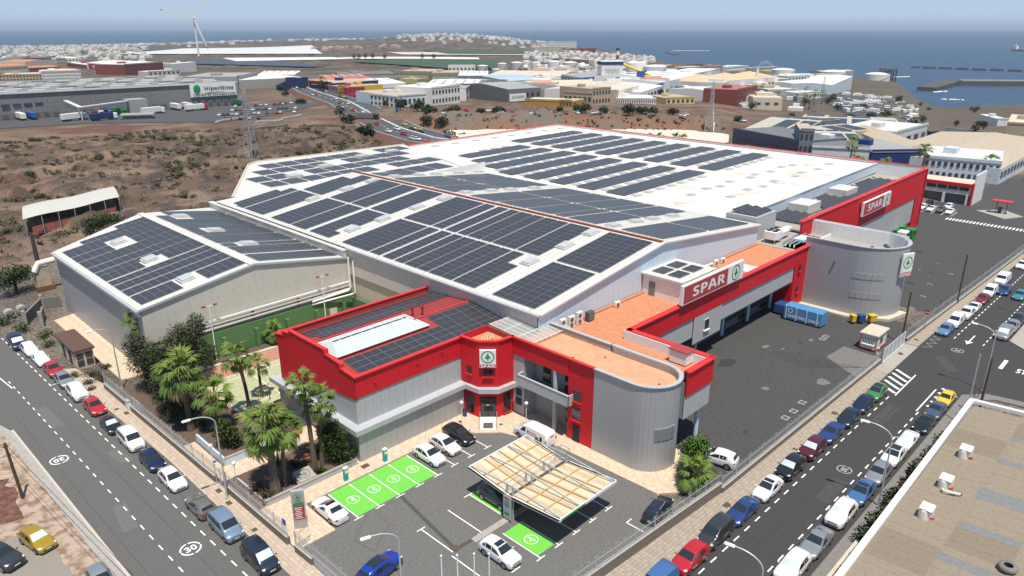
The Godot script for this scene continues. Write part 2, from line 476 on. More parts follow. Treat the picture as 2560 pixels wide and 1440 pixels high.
func make_car(kind: String) -> Node3D:
	var d: Dictionary=CARS[kind]
	var root:=Node3D.new()
	root.name="car"
	var S: Array=d.s
	var yb: float=d.yb
	org=Vector3.ZERO
	var m:=mb()
	var grid:=[]
	var nring:=20
	for s in S:
		var r:=car_ring(s,yb)
		var ring:=[]
		for i in r.size(): ring.append(Vector3(s[0],r[i][1],r[i][0]))
		for i in range(r.size() - 2,0,-1): ring.append(Vector3(s[0],r[i][1],-r[i][0]))
		nring=ring.size()
		grid.append_array(ring)
	m.smooth_grid(grid,S.size(),nring,true)
	for e in [0,S.size() - 1]:
		var c:=Vector3.ZERO
		for j in nring: c+= grid[e*nring+j]
		c/= nring
		for j in nring:
			var p: Vector3=grid[e*nring+j];var q: Vector3=grid[e*nring+(j+1) % nring]
			if e == 0: m.tri(c,q,p)
			else: m.tri(c,p,q)
	var body:=part("body",m,"white_gloss",root)
	for sd in [1.0,-1.0]:
		var k:=0
		for w in d.side:
			var g:=mb()
			var P:=[]
			for x in [w[0],w[1]]:
				var a:=side_at(S,x)
				var lo:=0.10;var hi:=0.86
				if kind in ["mpv","partner","van"]: hi=0.78
				var xo:=0.0
				P.append(Vector3(x,lerpf(a[1],a[3],lo),(lerpf(a[0],a[2],lo)+.012)*sd))
				P.append(Vector3(x,lerpf(a[1],a[3],hi),(lerpf(a[0],a[2],hi)+.012)*sd))
			if k == 0:
				var a2:=side_at(S,w[0] - .42)
				P[1]=Vector3(w[0] - .52,lerpf(a2[1],a2[3],.84),(lerpf(a2[0],a2[2],.84)+.012)*sd)
			if k == d.side.size() - 1 and kind in ["hatch","sedan","suv"]:
				P[3]=Vector3(w[1]+.16,P[3].y - .03,P[3].z)
			g.quad(P[0],P[1],P[3],P[2],Vector3(0,0.3,sd))
			part("side_window",g,"glass_car",root)
			k+= 1
	var pairs:=[["windshield",d.cowl,d.rf,0.80,.10,.93],["rear_window",d.rb,d.rr,0.80,.18,.92]]
	if kind in ["van","partner"]: pairs=[pairs[0]]
	for q in pairs:
		var A: Array=S[q[1]];var B: Array=S[q[2]]
		var g:=mb()
		var nn:=Vector3(A[0] - B[0],0,0).normalized()*.012+Vector3(0,.014,0)
		var pa:=Vector3(A[0],A[3]+.01,0).lerp(Vector3(B[0],B[3]+.01,0),q[4])+nn
		var pb:=Vector3(A[0],A[3]+.01,0).lerp(Vector3(B[0],B[3]+.01,0),q[5])+nn
		var wa: float=lerpf(A[4],B[4],q[4]) - .04;var wb: float=lerpf(A[4],B[4],q[5]) - .05
		var G:=[]
		for i in 2:
			for j in 5:
				var f:=(j - 2)/2.0
				var pc: Vector3=pa if i == 0 else pb
				G.append(pc+Vector3(0,-.022*f*f,(wa if i == 0 else wb)*f)+Vector3(-signf(nn.x)*.02*f*f,0,0))
		if q[0] == "windshield": g.smooth_grid(G,2,5)
		else:
			G.reverse()
			var G2:=[]
			for j in 5: G2.append(G[5+j])
			for j in 5: G2.append(G[j])
			g.smooth_grid(G2,2,5)
		part(q[0],g,"glass_car",root)
	var key:=str(d.wr)
	if not tyre_mesh.has(key):
		var tm:=mb();var r: float=d.wr
		tm.lathe(Vector3.ZERO,[[r*.62,-.095],[r*.95,-.105],[r,-.07],[r,.07],[r*.95,.105],[r*.62,.095]],18)
		var rm:=mb()
		rm.lathe(Vector3.ZERO,[[r*.64,.09],[r*.60,.112],[r*.2,.085],[0.01,.095]],10)
		tyre_mesh[key]=[tm.mesh(),rm.mesh()]
	for sx in [1.0,-1.0]:
		for sz in [1.0,-1.0]:
			var hw: float=side_w(S,sx*d.wx)
			var ar:=mb()
			var pts:=PackedVector2Array()
			var cn:=Vector3(sx*d.wx,d.wr,sz*(hw+.006))
			for j in 9:
				var an:=PI*j/8.0
				pts.append(Vector2(cos(an),sin(an))*(d.wr+.07))
			for j in 8:
				ar.tri(cn,cn+Vector3(pts[j].x,pts[j].y,0),cn+Vector3(pts[j+1].x,pts[j+1].y,0))
			part("wheel_arch",ar,"trim_black",root)
			var wh:=part("wheel",tyre_mesh[key][0],"rubber",root)
			wh.position=Vector3(sx*d.wx,d.wr,sz*(hw - .085))
			wh.rotation.x=PI/2*sz
			part("rim",tyre_mesh[key][1],"rim",wh)
	var nose: Array=S[1];var tail: Array=S[S.size() - 2]
	for sz in [1.0,-1.0]:
		var h:=mb()
		h.ball(Vector3(S[2][0] - .02,S[2][2] - .02,sz*(S[2][1] - .16)),Vector3(.22,.085,.17),5,8)
		part("headlight",h,"lamp_clear",root)
		var t:=mb()
		var ty: float=tail[2] - .06
		if kind in ["mpv","partner","van"]:
			t.cbox(Vector3(tail[0] - .01,ty - .02,sz*(tail[1] - .04)),Vector3(.12,.42,.14),.03)
		else:
			t.cbox(Vector3(tail[0]+.02,ty - .02,sz*(tail[1] - .12)),Vector3(.16,.15,.30),.04)
		part("tail_light",t,"lamp_red",root)
		var mi:=mb()
		var cw: Array=S[d.cowl]
		mi.cbox(Vector3(cw[0] - .22,cw[2]+.06,sz*(cw[1]+.09)),Vector3(.12,.13,.19),.04)
		part("mirror",mi,"trim_black",root)
	var gr:=mb()
	gr.cbox(Vector3(S[0][0] - .02,yb+.14,0),Vector3(.08,.16,S[0][1]*2 - .1),.03)
	gr.cbox(Vector3(S[0][0] - .01,S[0][2]+.02,0),Vector3(.06,.08,S[0][1]*1.3),.02)
	part("grille",gr,"trim_black",root)
	for e in [0,S.size() - 1]:
		var pl:=mb()
		var sg:=1.0 if e == 0 else -1.0
		pl.box(Vector3(S[e][0]+sg*.025,yb+.28,0),Vector3(.012,.11,.50))
		part("number_plate",pl,"plate",root)
	return root

func side_at(S: Array,x: float) -> Array:
	for i in S.size() - 1:
		if x <= S[i][0] and x >= S[i+1][0]:
			var f: float=(x - S[i][0])/(S[i+1][0] - S[i][0])
			var r:=[]
			for k in 5: r.append(lerpf(S[i][k],S[i+1][k],f))
			return [r[1] - .035,r[2] - .005,r[4]+.035,r[3] - .085]
	return [0.8,0.9,0.6,1.3]

func side_w(S: Array,x: float) -> float:
	for i in S.size() - 1:
		if x <= S[i][0] and x >= S[i+1][0]:
			return lerpf(S[i][1],S[i+1][1],(x - S[i][0])/(S[i+1][0] - S[i][0]))
	return 0.85

func car(kind: String,a: float,b: float,head: float,col: String,label: String,opts:={},group:="parked cars") -> Node3D:
	if not cars.has(kind): cars[kind]=make_car(kind)
	var c: Node3D=cars[kind].duplicate()
	c.name=numbered({"van": "delivery_van","partner": "small_van","mpv": "parked_car"}.get(kind,"parked_car"))
	add_child(c)
	c.position=V(a,opts.get("y",0.0),b)
	c.rotation.y=deg_to_rad(head)
	var s: float=opts.get("scale",1.0)
	c.scale=Vector3.ONE*s
	meta(c,label,"van" if kind in ["van","partner"] else "car",group)
	c.get_node("body").material_override=M[col]
	if not col in ["car_black","car_charcoal"]:
		for n in c.get_children():
			if n.name.begins_with("mirror"): n.material_override=M[col]
	if opts.has("shade"): c.get_node("windshield").material_override=M["sunshade"]
	if opts.has("roof"):
		var S: Array=CARS[kind].s
		var g:=mb()
		var i0: int=CARS[kind].rf
		g.quad(Vector3(S[i0][0] - .02,S[i0][3]+.032,.5),Vector3(S[i0][0] - .02,S[i0][3]+.032,-.5),Vector3(S[i0+1][0],S[i0+1][3]+.034,-.5),Vector3(S[i0+1][0],S[i0+1][3]+.034,.5),Vector3.UP)
		if str(opts.roof) == "full":
			g.quad(Vector3(S[i0+1][0],S[i0+1][3]+.034,.5),Vector3(S[i0+1][0],S[i0+1][3]+.034,-.5),Vector3(S[i0+2][0],S[i0+2][3]+.034,-.48),Vector3(S[i0+2][0],S[i0+2][3]+.034,.48),Vector3.UP)
		part("sunroof",g,"glass_car",c)
	if opts.has("rails"):
		for sz in [1,-1]:
			var g:=mb()
			var S: Array=CARS[kind].s
			g.bar(Vector3(S[5][0] - .1,S[5][3]+.06,sz*.58),Vector3(S[7][0] - .2,S[7][3]+.05,sz*.57),.04,.05)
			part("roof_rail",g,"galv",c)
	return c

func car_paints() -> void:
	paint(lin(.78,.78,.78),"car_white",.3)
	paint(lin(.34,.35,.36),"car_silver",.3).length()
	M["car_silver"].metallic=.5
	paint(lin(.22,.22,.20),"car_greige");M["car_greige"].metallic=.5
	paint(lin(.42,.012,.018),"car_red")
	paint(lin(.075,.008,.014),"car_maroon")
	paint(lin(.20,.012,.016),"car_darkred")
	paint(lin(.010,.010,.011),"car_black")
	paint(lin(.030,.033,.037),"car_charcoal")
	paint(lin(.008,.014,.055),"car_navy")
	paint(lin(.012,.018,.035),"car_ink")
	paint(lin(.02,.055,.20),"car_blue");M["car_blue"].metallic=.2
	paint(lin(.006,.035,.30),"car_electric")
	paint(lin(.05,.13,.30),"car_midblue")
	paint(lin(.22,.30,.40),"car_iceblue");M["car_iceblue"].metallic=.4
	paint(lin(.10,.20,.38),"car_skyblue")
	paint(lin(.03,.20,.26),"car_teal")
	paint(lin(.08,.105,.16),"car_slate");M["car_slate"].metallic=.3
	paint(lin(.42,.27,.015),"car_gold");M["car_gold"].metallic=.3
	paint(lin(.72,.50,.02),"car_yellow")
	paint(lin(.05,.20,.05),"car_green")
	paint(lin(.09,.09,.092),"car_grey")

func lorry(a: float,b: float,y: float,head: float,cab: String,box: String,label: String,L:=13.0,hgt:=2.7,group:="",nocab:=false) -> Node3D:
	var t:=thing("lorry" if not nocab else "trailer",label,"truck" if not nocab else "trailer",V(a,y,b),deg_to_rad(head),group)
	org=Vector3.ZERO
	var m:=mb()
	m.cbox(Vector3(0,1.15+hgt*.5,0),Vector3(L,hgt,2.5),.06)
	part("cargo_box",m,box,t)
	var ch:=mb()
	ch.box(Vector3(0,.95,0),Vector3(L - .3,.36,1.1))
	part("chassis",ch,"trim_black",t)
	var xs:=[-L*.5+1.4,-L*.5+2.6,-L*.5+3.8]
	if not nocab:
		var c:=mb()
		c.cbox(Vector3(L*.5+1.25,1.95,0),Vector3(2.1,2.7,2.45),.18)
		part("cab",c,cab,t)
		var g:=mb()
		g.box(Vector3(L*.5+2.32,2.45,0),Vector3(.04,.85,2.1))
		part("windshield",g,"glass_car",t)
		xs.append(L*.5+1.4);xs.append(L*.5 - 1.0)
	else:
		xs.append(L*.5 - 2.0)
	for x in xs:
		for sz in [1,-1]:
			var w:=mb()
			w.tube([Vector3(x,.5,sz*.92),Vector3(x,.5,sz*1.22)],.5,12)
			part("wheel",w,"rubber",t)
	return t

var frond_mesh:=[]
func leafmat(key: String,c: Color,back:=0.35) -> void:
	var m:=plainmat(key,c,0.6,0.0,0.3)
	m.backlight_enabled=true
	m.backlight=Color(c.r*back,c.g*back,c.b*back*0.6)
	m.cull_mode=BaseMaterial3D.CULL_DISABLED

func plant_materials() -> void:
	leafmat("frond",lin(.105,.165,.035))
	leafmat("frond_young",lin(.15,.21,.045))
	leafmat("frond_dead",lin(.26,.18,.09))
	leafmat("needle",lin(.075,.095,.042))
	leafmat("leaf_dark",lin(.048,.078,.026))
	leafmat("leaf_mid",lin(.065,.115,.028))
	leafmat("leaf_bright",lin(.10,.20,.03))
	leafmat("leaf_grey",lin(.12,.135,.075))
	leafmat("leaf_dry",lin(.17,.135,.075))
	leafmat("leaf_far",lin(.045,.060,.030))
	leafmat("crop",lin(.055,.085,.038))

func fan_frond(seed_: int) -> Mesh:
	var r:=RandomNumberGenerator.new()
	r.seed=seed_
	var m:=MB.new()
	m.bar(Vector3.ZERO,Vector3(1.0,.05,0),.05,.03)
	var c:=Vector3(1.0,.05,0)
	for k in 15:
		var an:=(k - 7)*0.175+r.randf_range(-.05,.05)
		var L:=(1.0 - .22*absf(k - 7)/7.0)*r.randf_range(.85,1.08)
		var d:=Vector3(cos(an),0,sin(an))
		var sd:=Vector3(-sin(an),0,cos(an))*.07
		var up:=Vector3(0,.10,0)
		var p1:=c+d*L*.55+up*.9
		var p2:=c+d*L*.95+Vector3(0,-.12 - r.randf()*.4,0)
		m.quad(c - sd*.3,p1 - sd,p1+sd,c+sd*.3,Vector3.UP)
		m.quad(p1 - sd,p2 - sd*.15,p2+sd*.15,p1+sd,Vector3.UP)
	return m.mesh()

func palm(a: float,b: float,h: float,cr: float,label: String,n:=34,y:=0.0,lean:=Vector2.ZERO,tr:=.24,group:="fan palms in the garden") -> Node3D:
	if frond_mesh.is_empty():
		for i in 4: frond_mesh.append(fan_frond(40+i))
	var t:=thing("palm_tree",label,"palm tree",V(a,y,b),0,group)
	org=Vector3.ZERO
	var r:=RandomNumberGenerator.new()
	r.seed=int(a*131+b*17+h*7)
	var m:=mb()
	var pts:=[];var rad:=[]
	for i in 9:
		var f:=i/8.0
		pts.append(Vector3(lean.x*f*f,h*f,lean.y*f*f))
		rad.append(tr*(1.35 - .55*smoothstep(0.0,.3,f)+.12*sin(i*2.4)*.3))
	m.tube(pts,rad,9)
	part("trunk",m,"trunk",t)
	var top: Vector3=pts[8]
	var cw:=Node3D.new()
	cw.name="crown"
	t.add_child(cw)
	cw.position=top
	n=int(n*.8)
	for i in n:
		var f:=float(i)/n
		var el:=lerpf(1.35,-1.0,pow(f,.85))+r.randf_range(-.28,.28)
		var az:=i*2.39996+r.randf_range(-.2,.2)
		var fr:=part("frond",frond_mesh[i % 4],"frond_young" if f < .3 else ("frond" if f < .88 else "frond_dead"),cw)
		var s:=cr*r.randf_range(.42,.62)
		fr.basis=Basis(Vector3.UP,az)*Basis(Vector3(0,0,1),el)*Basis(Vector3.RIGHT,r.randf_range(-.4,.4))*Basis.from_scale(Vector3.ONE*s)
		fr.position=Vector3(0,-.25*f,0)
	return t

func leaves(blobs: Array,n: int,ll: float,lw: float,seed_: int,fill:=0.5) -> MB:
	var m:=mb()
	var r:=RandomNumberGenerator.new()
	r.seed=seed_
	var tot:=0.0
	for bl in blobs: tot+= bl[1].x*bl[1].z+bl[1].x*bl[1].y
	for bl in blobs:
		var cnt:=int(n*(bl[1].x*bl[1].z+bl[1].x*bl[1].y)/tot)
		for i in cnt:
			var d:=Vector3(r.randfn(),r.randfn(),r.randfn()).normalized()
			var rr:=pow(r.randf(),fill)
			var p: Vector3=bl[0]+d*bl[1]*rr*r.randf_range(.85,1.12)
			var ax:=(d+Vector3(r.randfn(),r.randfn()*.8+.1,r.randfn())*.75).normalized()
			var sd:=ax.cross(Vector3(r.randfn(),r.randfn(),r.randfn())).normalized()*lw*r.randf_range(.7,1.3)
			var q:=p+ax*ll*r.randf_range(.6,1.4)
			var nn:=(d+Vector3(0,.35,0)+Vector3(r.randfn(),r.randfn(),r.randfn())*.35).normalized()
			var k:=m.v.size()
			var mid:=(p+q)*.5
			for z in [p,mid - sd,q,mid+sd]:
				m.v.append(z);m.n.append(nn);m.uv.append(Vector2.ZERO)
			for z in [0,1,2,0,2,3]: m.ix.append(k+z)
	return m

func tree(called: String,a: float,b: float,y: float,h: float,blobs: Array,n: int,ll: float,lw: float,mat_: String,label: String,group:="",tr:=.2) -> Node3D:
	var t:=thing(called,label,"tree",V(a,y,b),0,group)
	org=Vector3.ZERO
	var m:=mb()
	m.tube([Vector3(0,-.3,0),Vector3(.05,h*.35,0),Vector3(0,h*.7,.1)],[tr*1.3,tr,tr*.5],7)
	for bl in blobs:
		m.tube([Vector3(0,h*.3,0),(bl[0] as Vector3)*.75+Vector3(0,h*.08,0),bl[0]],[tr*.5,tr*.35,tr*.12],5)
	part("trunk",m,"trunk_dark",t)
	part("crown",leaves(blobs,n,ll,lw,int(a*37+b*91)),mat_,t)
	return t

func shrub(a: float,b: float,y: float,r: float,h: float,mat_: String,label: String,group:="",n:=420,called:="shrub") -> Node3D:
	var t:=thing(called,label,"shrub",V(a,y,b),0,group)
	org=Vector3.ZERO
	var g:=RandomNumberGenerator.new()
	g.seed=int(a*71+b*13)
	var bl:=[]
	for i in 4:
		bl.append([Vector3(g.randf_range(-.45,.45)*r,h*g.randf_range(.35,.65),g.randf_range(-.45,.45)*r),Vector3(r*.62,h*.42,r*.62)])
	var m:=mb()
	for q in bl: m.tube([Vector3(0,-.1,0),q[0]],[.05,.02],5)
	part("stems",m,"trunk_dark",t)
	part("foliage",leaves(bl,n,maxf(.16,r*.16),maxf(.05,r*.05),int(a*7+b*3)),mat_,t)
	return t

var font: SystemFont
func lettering(called: String,s: String,pos: Vector3,right: Vector3,up: Vector3,hgt: float,wid: float,mat_: String,parent: Node3D,bold:=true) -> MeshInstance3D:
	if font == null:
		font=SystemFont.new()
		font.font_names=PackedStringArray(["Droid Sans"])
		font.font_weight=700
	var t:=TextMesh.new()
	t.text=s
	t.font=font
	t.font_size=48
	t.depth=0.6
	t.pixel_size=0.02
	t.curve_step=2.0
	var bb:=t.get_aabb()
	var o:=MeshInstance3D.new()
	o.name=called
	o.mesh=t
	o.material_override=M[mat_]
	parent.add_child(o,true)
	var n:=right.cross(up)
	var sx:=wid/bb.size.x;var sy:=hgt/bb.size.y
	o.basis=Basis(right*sx,up*sy,n*0.03)
	o.position=pos - o.basis*(bb.position+bb.size*0.5) - org
	return o

func ngon(c: Vector3,right: Vector3,up: Vector3,pts: Array,th: float,m: MB) -> void:
	var poly:=PackedVector2Array()
	for p in pts: poly.append(Vector2(p[0],p[1]))
	var n:=right.cross(up)
	var tr:=Geometry2D.triangulate_polygon(poly)
	for i in tr.size()/3:
		var q:=[]
		for j in 3: q.append(c+right*poly[tr[i*3+j]].x+up*poly[tr[i*3+j]].y+n*th)
		if (q[2] - q[0]).cross(q[1] - q[0]).dot(n) > 0: m.tri(q[0],q[1],q[2])
		else: m.tri(q[0],q[2],q[1])
	for i in poly.size():
		var a:=poly[i];var b:=poly[(i+1) % poly.size()]
		var A:=c+right*a.x+up*a.y;var B:=c+right*b.x+up*b.y
		m.quad(A,A+n*th,B+n*th,B)

func ring_shape(c: Vector3,right: Vector3,up: Vector3,r0: float,r1: float,th: float,m: MB,k:=28,a0:=0.0,a1:=TAU) -> void:
	var n:=right.cross(up)*th
	for i in k:
		var t0:=lerpf(a0,a1,float(i)/k);var t1:=lerpf(a0,a1,float(i+1)/k)
		var d0:=right*cos(t0)+up*sin(t0);var d1:=right*cos(t1)+up*sin(t1)
		m.quad(c+d0*r0+n,c+d0*r1+n,c+d1*r1+n,c+d1*r0+n,right.cross(up))

func fir(c: Vector3,right: Vector3,up: Vector3,r: float,m: MB) -> void:
	var pts:=[[0,.78],[.16,.42],[.36,.08],[.58,-.22],[.40,-.30],[.16,-.30],[.10,-.32],[.10,-.52],[.22,-.66],[-.22,-.66],[-.10,-.52],[-.10,-.32],[-.16,-.30],[-.40,-.30],[-.58,-.22],[-.36,.08],[-.16,.42]]
	var p2:=[]
	for p in pts: p2.append([p[0]*r,p[1]*r])
	ngon(c,right,up,p2,.02,m)

func long_sign(t: Node3D,c: Vector3,right: Vector3,up: Vector3,w: float,h: float) -> void:
	var n:=right.cross(up)
	var b:=Basis(right,up,n)
	var m:=mb();m.cbox(c,Vector3(w,h,.5),.04,b)
	part("sign_case",m,"sign_white",t)
	var m2:=mb();m2.box(c - right*w*.135+n*.255,Vector3(w*.705,h*.88,.02),b)
	part("red_field",m2,"sign_red",t)
	lettering("lettering","SPAR",c - right*w*.09+n*.275,right,up,h*.5,w*.52,"sign_white",t)
	var lc:=c+right*w*.365+n*.255
	var m3:=mb();ring_shape(lc,right,up,h*.36,h*.43,.02,m3)
	fir(lc,right,up,h*.36,m3)
	part("tree_emblem",m3,"sign_green",t)

func square_sign(t: Node3D,c: Vector3,right: Vector3,up: Vector3,w: float,h: float) -> void:
	var n:=right.cross(up)
	var b:=Basis(right,up,n)
	var m:=mb();m.cbox(c,Vector3(w,h,.3),.04,b)
	part("sign_case",m,"sign_white",t)
	var lc:=c+up*h*.12+n*.155
	var m3:=mb();ring_shape(lc,right,up,w*.34,w*.405,.02,m3)
	fir(lc,right,up,w*.33,m3)
	part("tree_emblem",m3,"sign_green",t)
	var m2:=mb();m2.box(c - up*h*.385+n*.155,Vector3(w*.94,h*.2,.02),b)
	part("red_field",m2,"sign_red",t)
	lettering("lettering","SPAR",c - up*h*.385+n*.17,right,up,h*.15,w*.86,"sign_white",t)

func railing(called: String,label: String,p: Vector2,q: Vector2,wall_h: float,rail_h: float,y0:=0.0,y1:=0.0,bay:=2.6,step:=.19,wall_t:=.34,wallmat:="stone_wall") -> Node3D:
	var t:=thing_w(called,label,"fence",V(p.x,y0,p.y))
	var L:=p.distance_to(q)
	var nb:=maxi(1,int(round(L/bay)))
	var dir:=(q - p)/L
	for i in nb:
		var f0:=float(i)/nb;var f1:=float(i+1)/nb
		var a:=p.lerp(q,f0);var b:=p.lerp(q,f1)
		var ya:=lerpf(y0,y1,f0);var yb:=lerpf(y0,y1,f1)
		var A:=V(a.x,ya,a.y);var B:=V(b.x,yb,b.y)
		if wall_h > 0:
			var w:=mb()
			w.bar(A+Vector3(0,wall_h*.5 - .3,0),B+Vector3(0,wall_h*.5 - .3,0),wall_t,wall_h+.6)
			part("stone_wall",w,wallmat,t)
			var cp:=mb()
			cp.bar(A+Vector3(0,wall_h+.035,0),B+Vector3(0,wall_h+.035,0),wall_t+.06,.07)
			part("coping",cp,"concrete",t)
		var m:=mb()
		var up:=Vector3(0,1,0)
		for hh in [.18,rail_h - .28]:
			m.bar(A+up*(wall_h+hh),B+up*(wall_h+hh),.035,.05)
		var cnt:=int(L/nb/step)
		for k in cnt:
			var P:=A.lerp(B,(k+.5)/cnt)
			var ht:=rail_h+(.12 if (k/2) % 2 == 0 else 0.0)
			m.bar(P+up*(wall_h+.07),P+up*(wall_h+ht),.022,.022)
		for k in range(0,cnt - 1,4):
			var P0:=A.lerp(B,(k+.5)/cnt);var P1:=A.lerp(B,(k+1.5)/cnt)
			m.bar(P0+up*(wall_h+rail_h+.12),P1+up*(wall_h+rail_h+.12),.022,.022)
		part("rail_bay",m,"fence_metal",t)
		var po:=mb()
		po.box(A+up*(wall_h+rail_h*.5+.06),Vector3(.07,rail_h+.16,.07))
		part("post",po,"fence_metal",t)
	return t

func street_lamp(a: float,b: float,h: float,dir: Vector2,reach: float,label: String,y:=0.0) -> void:
	var t:=thing("street_lamp",label,"street lamp",V(a,y,b),0,"street lamps")
	org=Vector3.ZERO
	var d:=Vector3(dir.x,0,-dir.y).normalized()
	var m:=mb()
	var pts:=[Vector3(0,0,0),Vector3(0,h*.5,0),Vector3(0,h - 1.3,0)]
	var rad:=[.11,.085,.065]
	for i in 7:
		var an:=PI*.5*(i+1)/7.0
		pts.append(Vector3(0,h - 1.3+1.2*sin(an),0)+d*reach*.75*(1.0 - cos(an)))
		rad.append(.06)
	pts.append(Vector3(0,h - .08,0)+d*reach*.85)
	rad.append(.05)
	m.tube(pts,rad,8)
	part("pole",m,"lamp_grey",t)
	var f:=mb()
	f.cbox(Vector3(0,.12,0),Vector3(.34,.24,.34),.03)
	part("base",f,"concrete",t)
	var hd:=mb()
	var x:=d;var z:=x.cross(Vector3.UP)
	hd.cbox(Vector3(0,h - .12,0)+d*(reach*.85+.35),Vector3(.85,.2,.32),.08,Basis(x,Vector3.UP,z))
	part("lamp_head",hd,"white",t)

func globe_lamp(a: float,b: float,h: float,label: String,y:=0.0) -> void:
	var t:=thing("globe_lamp",label,"lamp",V(a,y,b),0,"globe lamps by the building")
	org=Vector3.ZERO
	var m:=mb();m.tube([Vector3.ZERO,Vector3(0,h,0)],.04,6)
	part("pole",m,"white",t)
	var g:=mb();g.ball(Vector3(0,h+.2,0),Vector3.ONE*.23,8,12)
	part("globe",g,"globe",t)
	var f:=mb();f.cbox(Vector3(0,.06,0),Vector3(.25,.12,.25),.02)
	part("base",f,"concrete",t)

func pole(called: String,a: float,b: float,y: float,h: float,r: float,mat_: String,label: String,cat: String,lean:=Vector3.ZERO) -> Node3D:
	var t:=thing(called,label,cat,V(a,y,b))
	org=Vector3.ZERO
	var m:=mb();m.tube([Vector3(0,-.2,0),Vector3(0,h,0)+lean],[r,r*.72],8)
	part("shaft",m,mat_,t)
	return t

var pv_meshes:={}
func pv_mesh(pa: float,pb: float,dark:=false) -> Mesh:
	var key:="%s %s %s" % [pa,pb,dark]
	if not pv_meshes.has(key):
		var f:=MB.new()
		f.box(Vector3(0,.02,0),Vector3(pa - .02,.04,pb - .02))
		var g:=MB.new()
		var x:=pa*.5 - .034;var z:=pb*.5 - .034
		g.quad(Vector3(-x,.043,z),Vector3(-x,.043,-z),Vector3(x,.043,-z),Vector3(x,.043,z),Vector3.UP)
		if pa > pb:
			g.uv=PackedVector2Array([Vector2(0,0),Vector2(1,0),Vector2(1,1),Vector2(0,1)])
		var m:=f.mesh()
		g.add_to(m)
		m.surface_set_material(0,M["pv_black"] if dark else M["pv_frame"])
		m.surface_set_material(1,M["pv_glass"])
		pv_meshes[key]=m
	return pv_meshes[key]

func pv_fields(fields: Array,pl: Array,holes: Array,out: Array) -> void:
	var nrm:=Vector3(-pl[1],1,pl[4] if pl.size() > 4 else 0.0).normalized()
	var sb: float=pl[4] if pl.size() > 4 else 0.0
	var b0p: float=pl[3] if pl.size() > 3 else 0.0
	var ax:=Vector3(1,pl[1],0).normalized()
	var az:=ax.cross(nrm)
	for f in fields:
		var na: int=f[4];var nb: int=f[5]
		var pa: float=(f[1] - f[0])/na;var pb: float=(f[3] - f[2])/nb
		for i in na:
			for j in nb:
				var a: float=f[0]+(i+.5)*pa;var b: float=f[2]+(j+.5)*pb
				var skip:=false
				for h in holes:
					if absf(a - h[0]) < h[2]+pa*.4 and absf(b - h[1]) < h[3]+pb*.4: skip=true
				if skip: continue
				var y: float=pl[0]+(a - pl[2])*pl[1]+(b - b0p)*sb+.10
				out.append([Transform3D(Basis(ax,nrm,az),V(a,y,b)),snappedf(pa,.02),snappedf(pb,.02)])

func pv_commit(out: Array,parent: Node3D,dark:=false,most:=300) -> void:
	var eye:=Vector3(0,EYE_H,0)
	out.sort_custom(func(x,y): return x[0].origin.distance_squared_to(eye) < y[0].origin.distance_squared_to(eye))
	var off:=Transform3D(Basis.IDENTITY,-org)
	var rest:={}
	for i in out.size():
		var o: Array=out[i]
		if i < most:
			var p:=part("solar_panel",pv_mesh(o[1],o[2],dark),null,parent)
			p.transform=off*o[0]
		else:
			var key:=Vector2(o[1],o[2])
			if not rest.has(key): rest[key]=[]
			rest[key].append(off*o[0])
	for key in rest:
		var mm:=MultiMesh.new()
		mm.transform_format=MultiMesh.TRANSFORM_3D
		mm.mesh=pv_mesh(key.x,key.y,dark)
		mm.instance_count=rest[key].size()
		for i in rest[key].size(): mm.set_instance_transform(i,rest[key][i])
		var mi:=MultiMeshInstance3D.new()
		mi.name="solar_panels"
		mi.multimesh=mm
		parent.add_child(mi,true)
		mi.set_meta("kind","stuff")

func rooflight(c: Vector3,sa: float,parent: Node3D,w:=2.3,d:=1.5,h:=.38,base:=true) -> void:
	var ax:=Vector3(1,sa,0).normalized();var up:=Vector3(-sa,1,0).normalized()
	var b:=Basis(ax,up,ax.cross(up))
	var m:=mb()
	m.box(c+up*(h*.3 - .1),Vector3(w+.2,h*.6+.2,d+.2),b)
	var o:=part("rooflight",m,"white_roof",parent)
	var g:=mb()
	g.cbox(c+up*(h*.8),Vector3(w - .12,h*.42,d - .12),.1,b)
	part("dome",g,"skydome",o)

func panel_wall(called: String,p: Vector2,q: Vector2,y0,y1,wid: float,th: float,mat_,parent: Node3D,gap:=.025) -> void:
	var L:=p.distance_to(q);var n:=maxi(1,int(round(L/wid)))
	var dir:=(q - p)/L
	var out:=Vector3(dir.y,0,dir.x)   # to the right of p->q
	for i in n:
		var f0:=(i+gap*.5/wid)/n;var f1:=(i+1 - gap*.5/wid)/n
		var a:=p.lerp(q,f0);var b:=p.lerp(q,f1)
		var t0: float=y0.call(a) if y0 is Callable else y0
		var t1: float=y0.call(b) if y0 is Callable else y0
		var u0: float=y1.call(a) if y1 is Callable else y1
		var u1: float=y1.call(b) if y1 is Callable else y1
		var m:=mb()
		var A:=V(a.x,t0,a.y);var B:=V(b.x,t1,b.y);var C:=V(b.x,u1,b.y);var D:=V(a.x,u0,a.y)
		var o:=out*th
		m.quad(A+o,D+o,C+o,B+o,out)
		m.quad(D,C,C+o,D+o,Vector3.UP)
		m.quad(A,D,D+o,A+o,-V(dir.x,0,dir.y))
		m.quad(B,C,C+o,B+o,V(dir.x,0,dir.y))
		part(called,m,mat_,parent)

func smooth(a: float,b: float,x: float) -> float:
	return smoothstep(a,b,x)

func interp(x: float,xs: Array,ys: Array) -> float:
	if x <= xs[0]: return ys[0]
	for i in xs.size() - 1:
		if x <= xs[i+1]:
			return lerpf(ys[i],ys[i+1],(x - xs[i])/(xs[i+1] - xs[i]))
	return ys[-1]

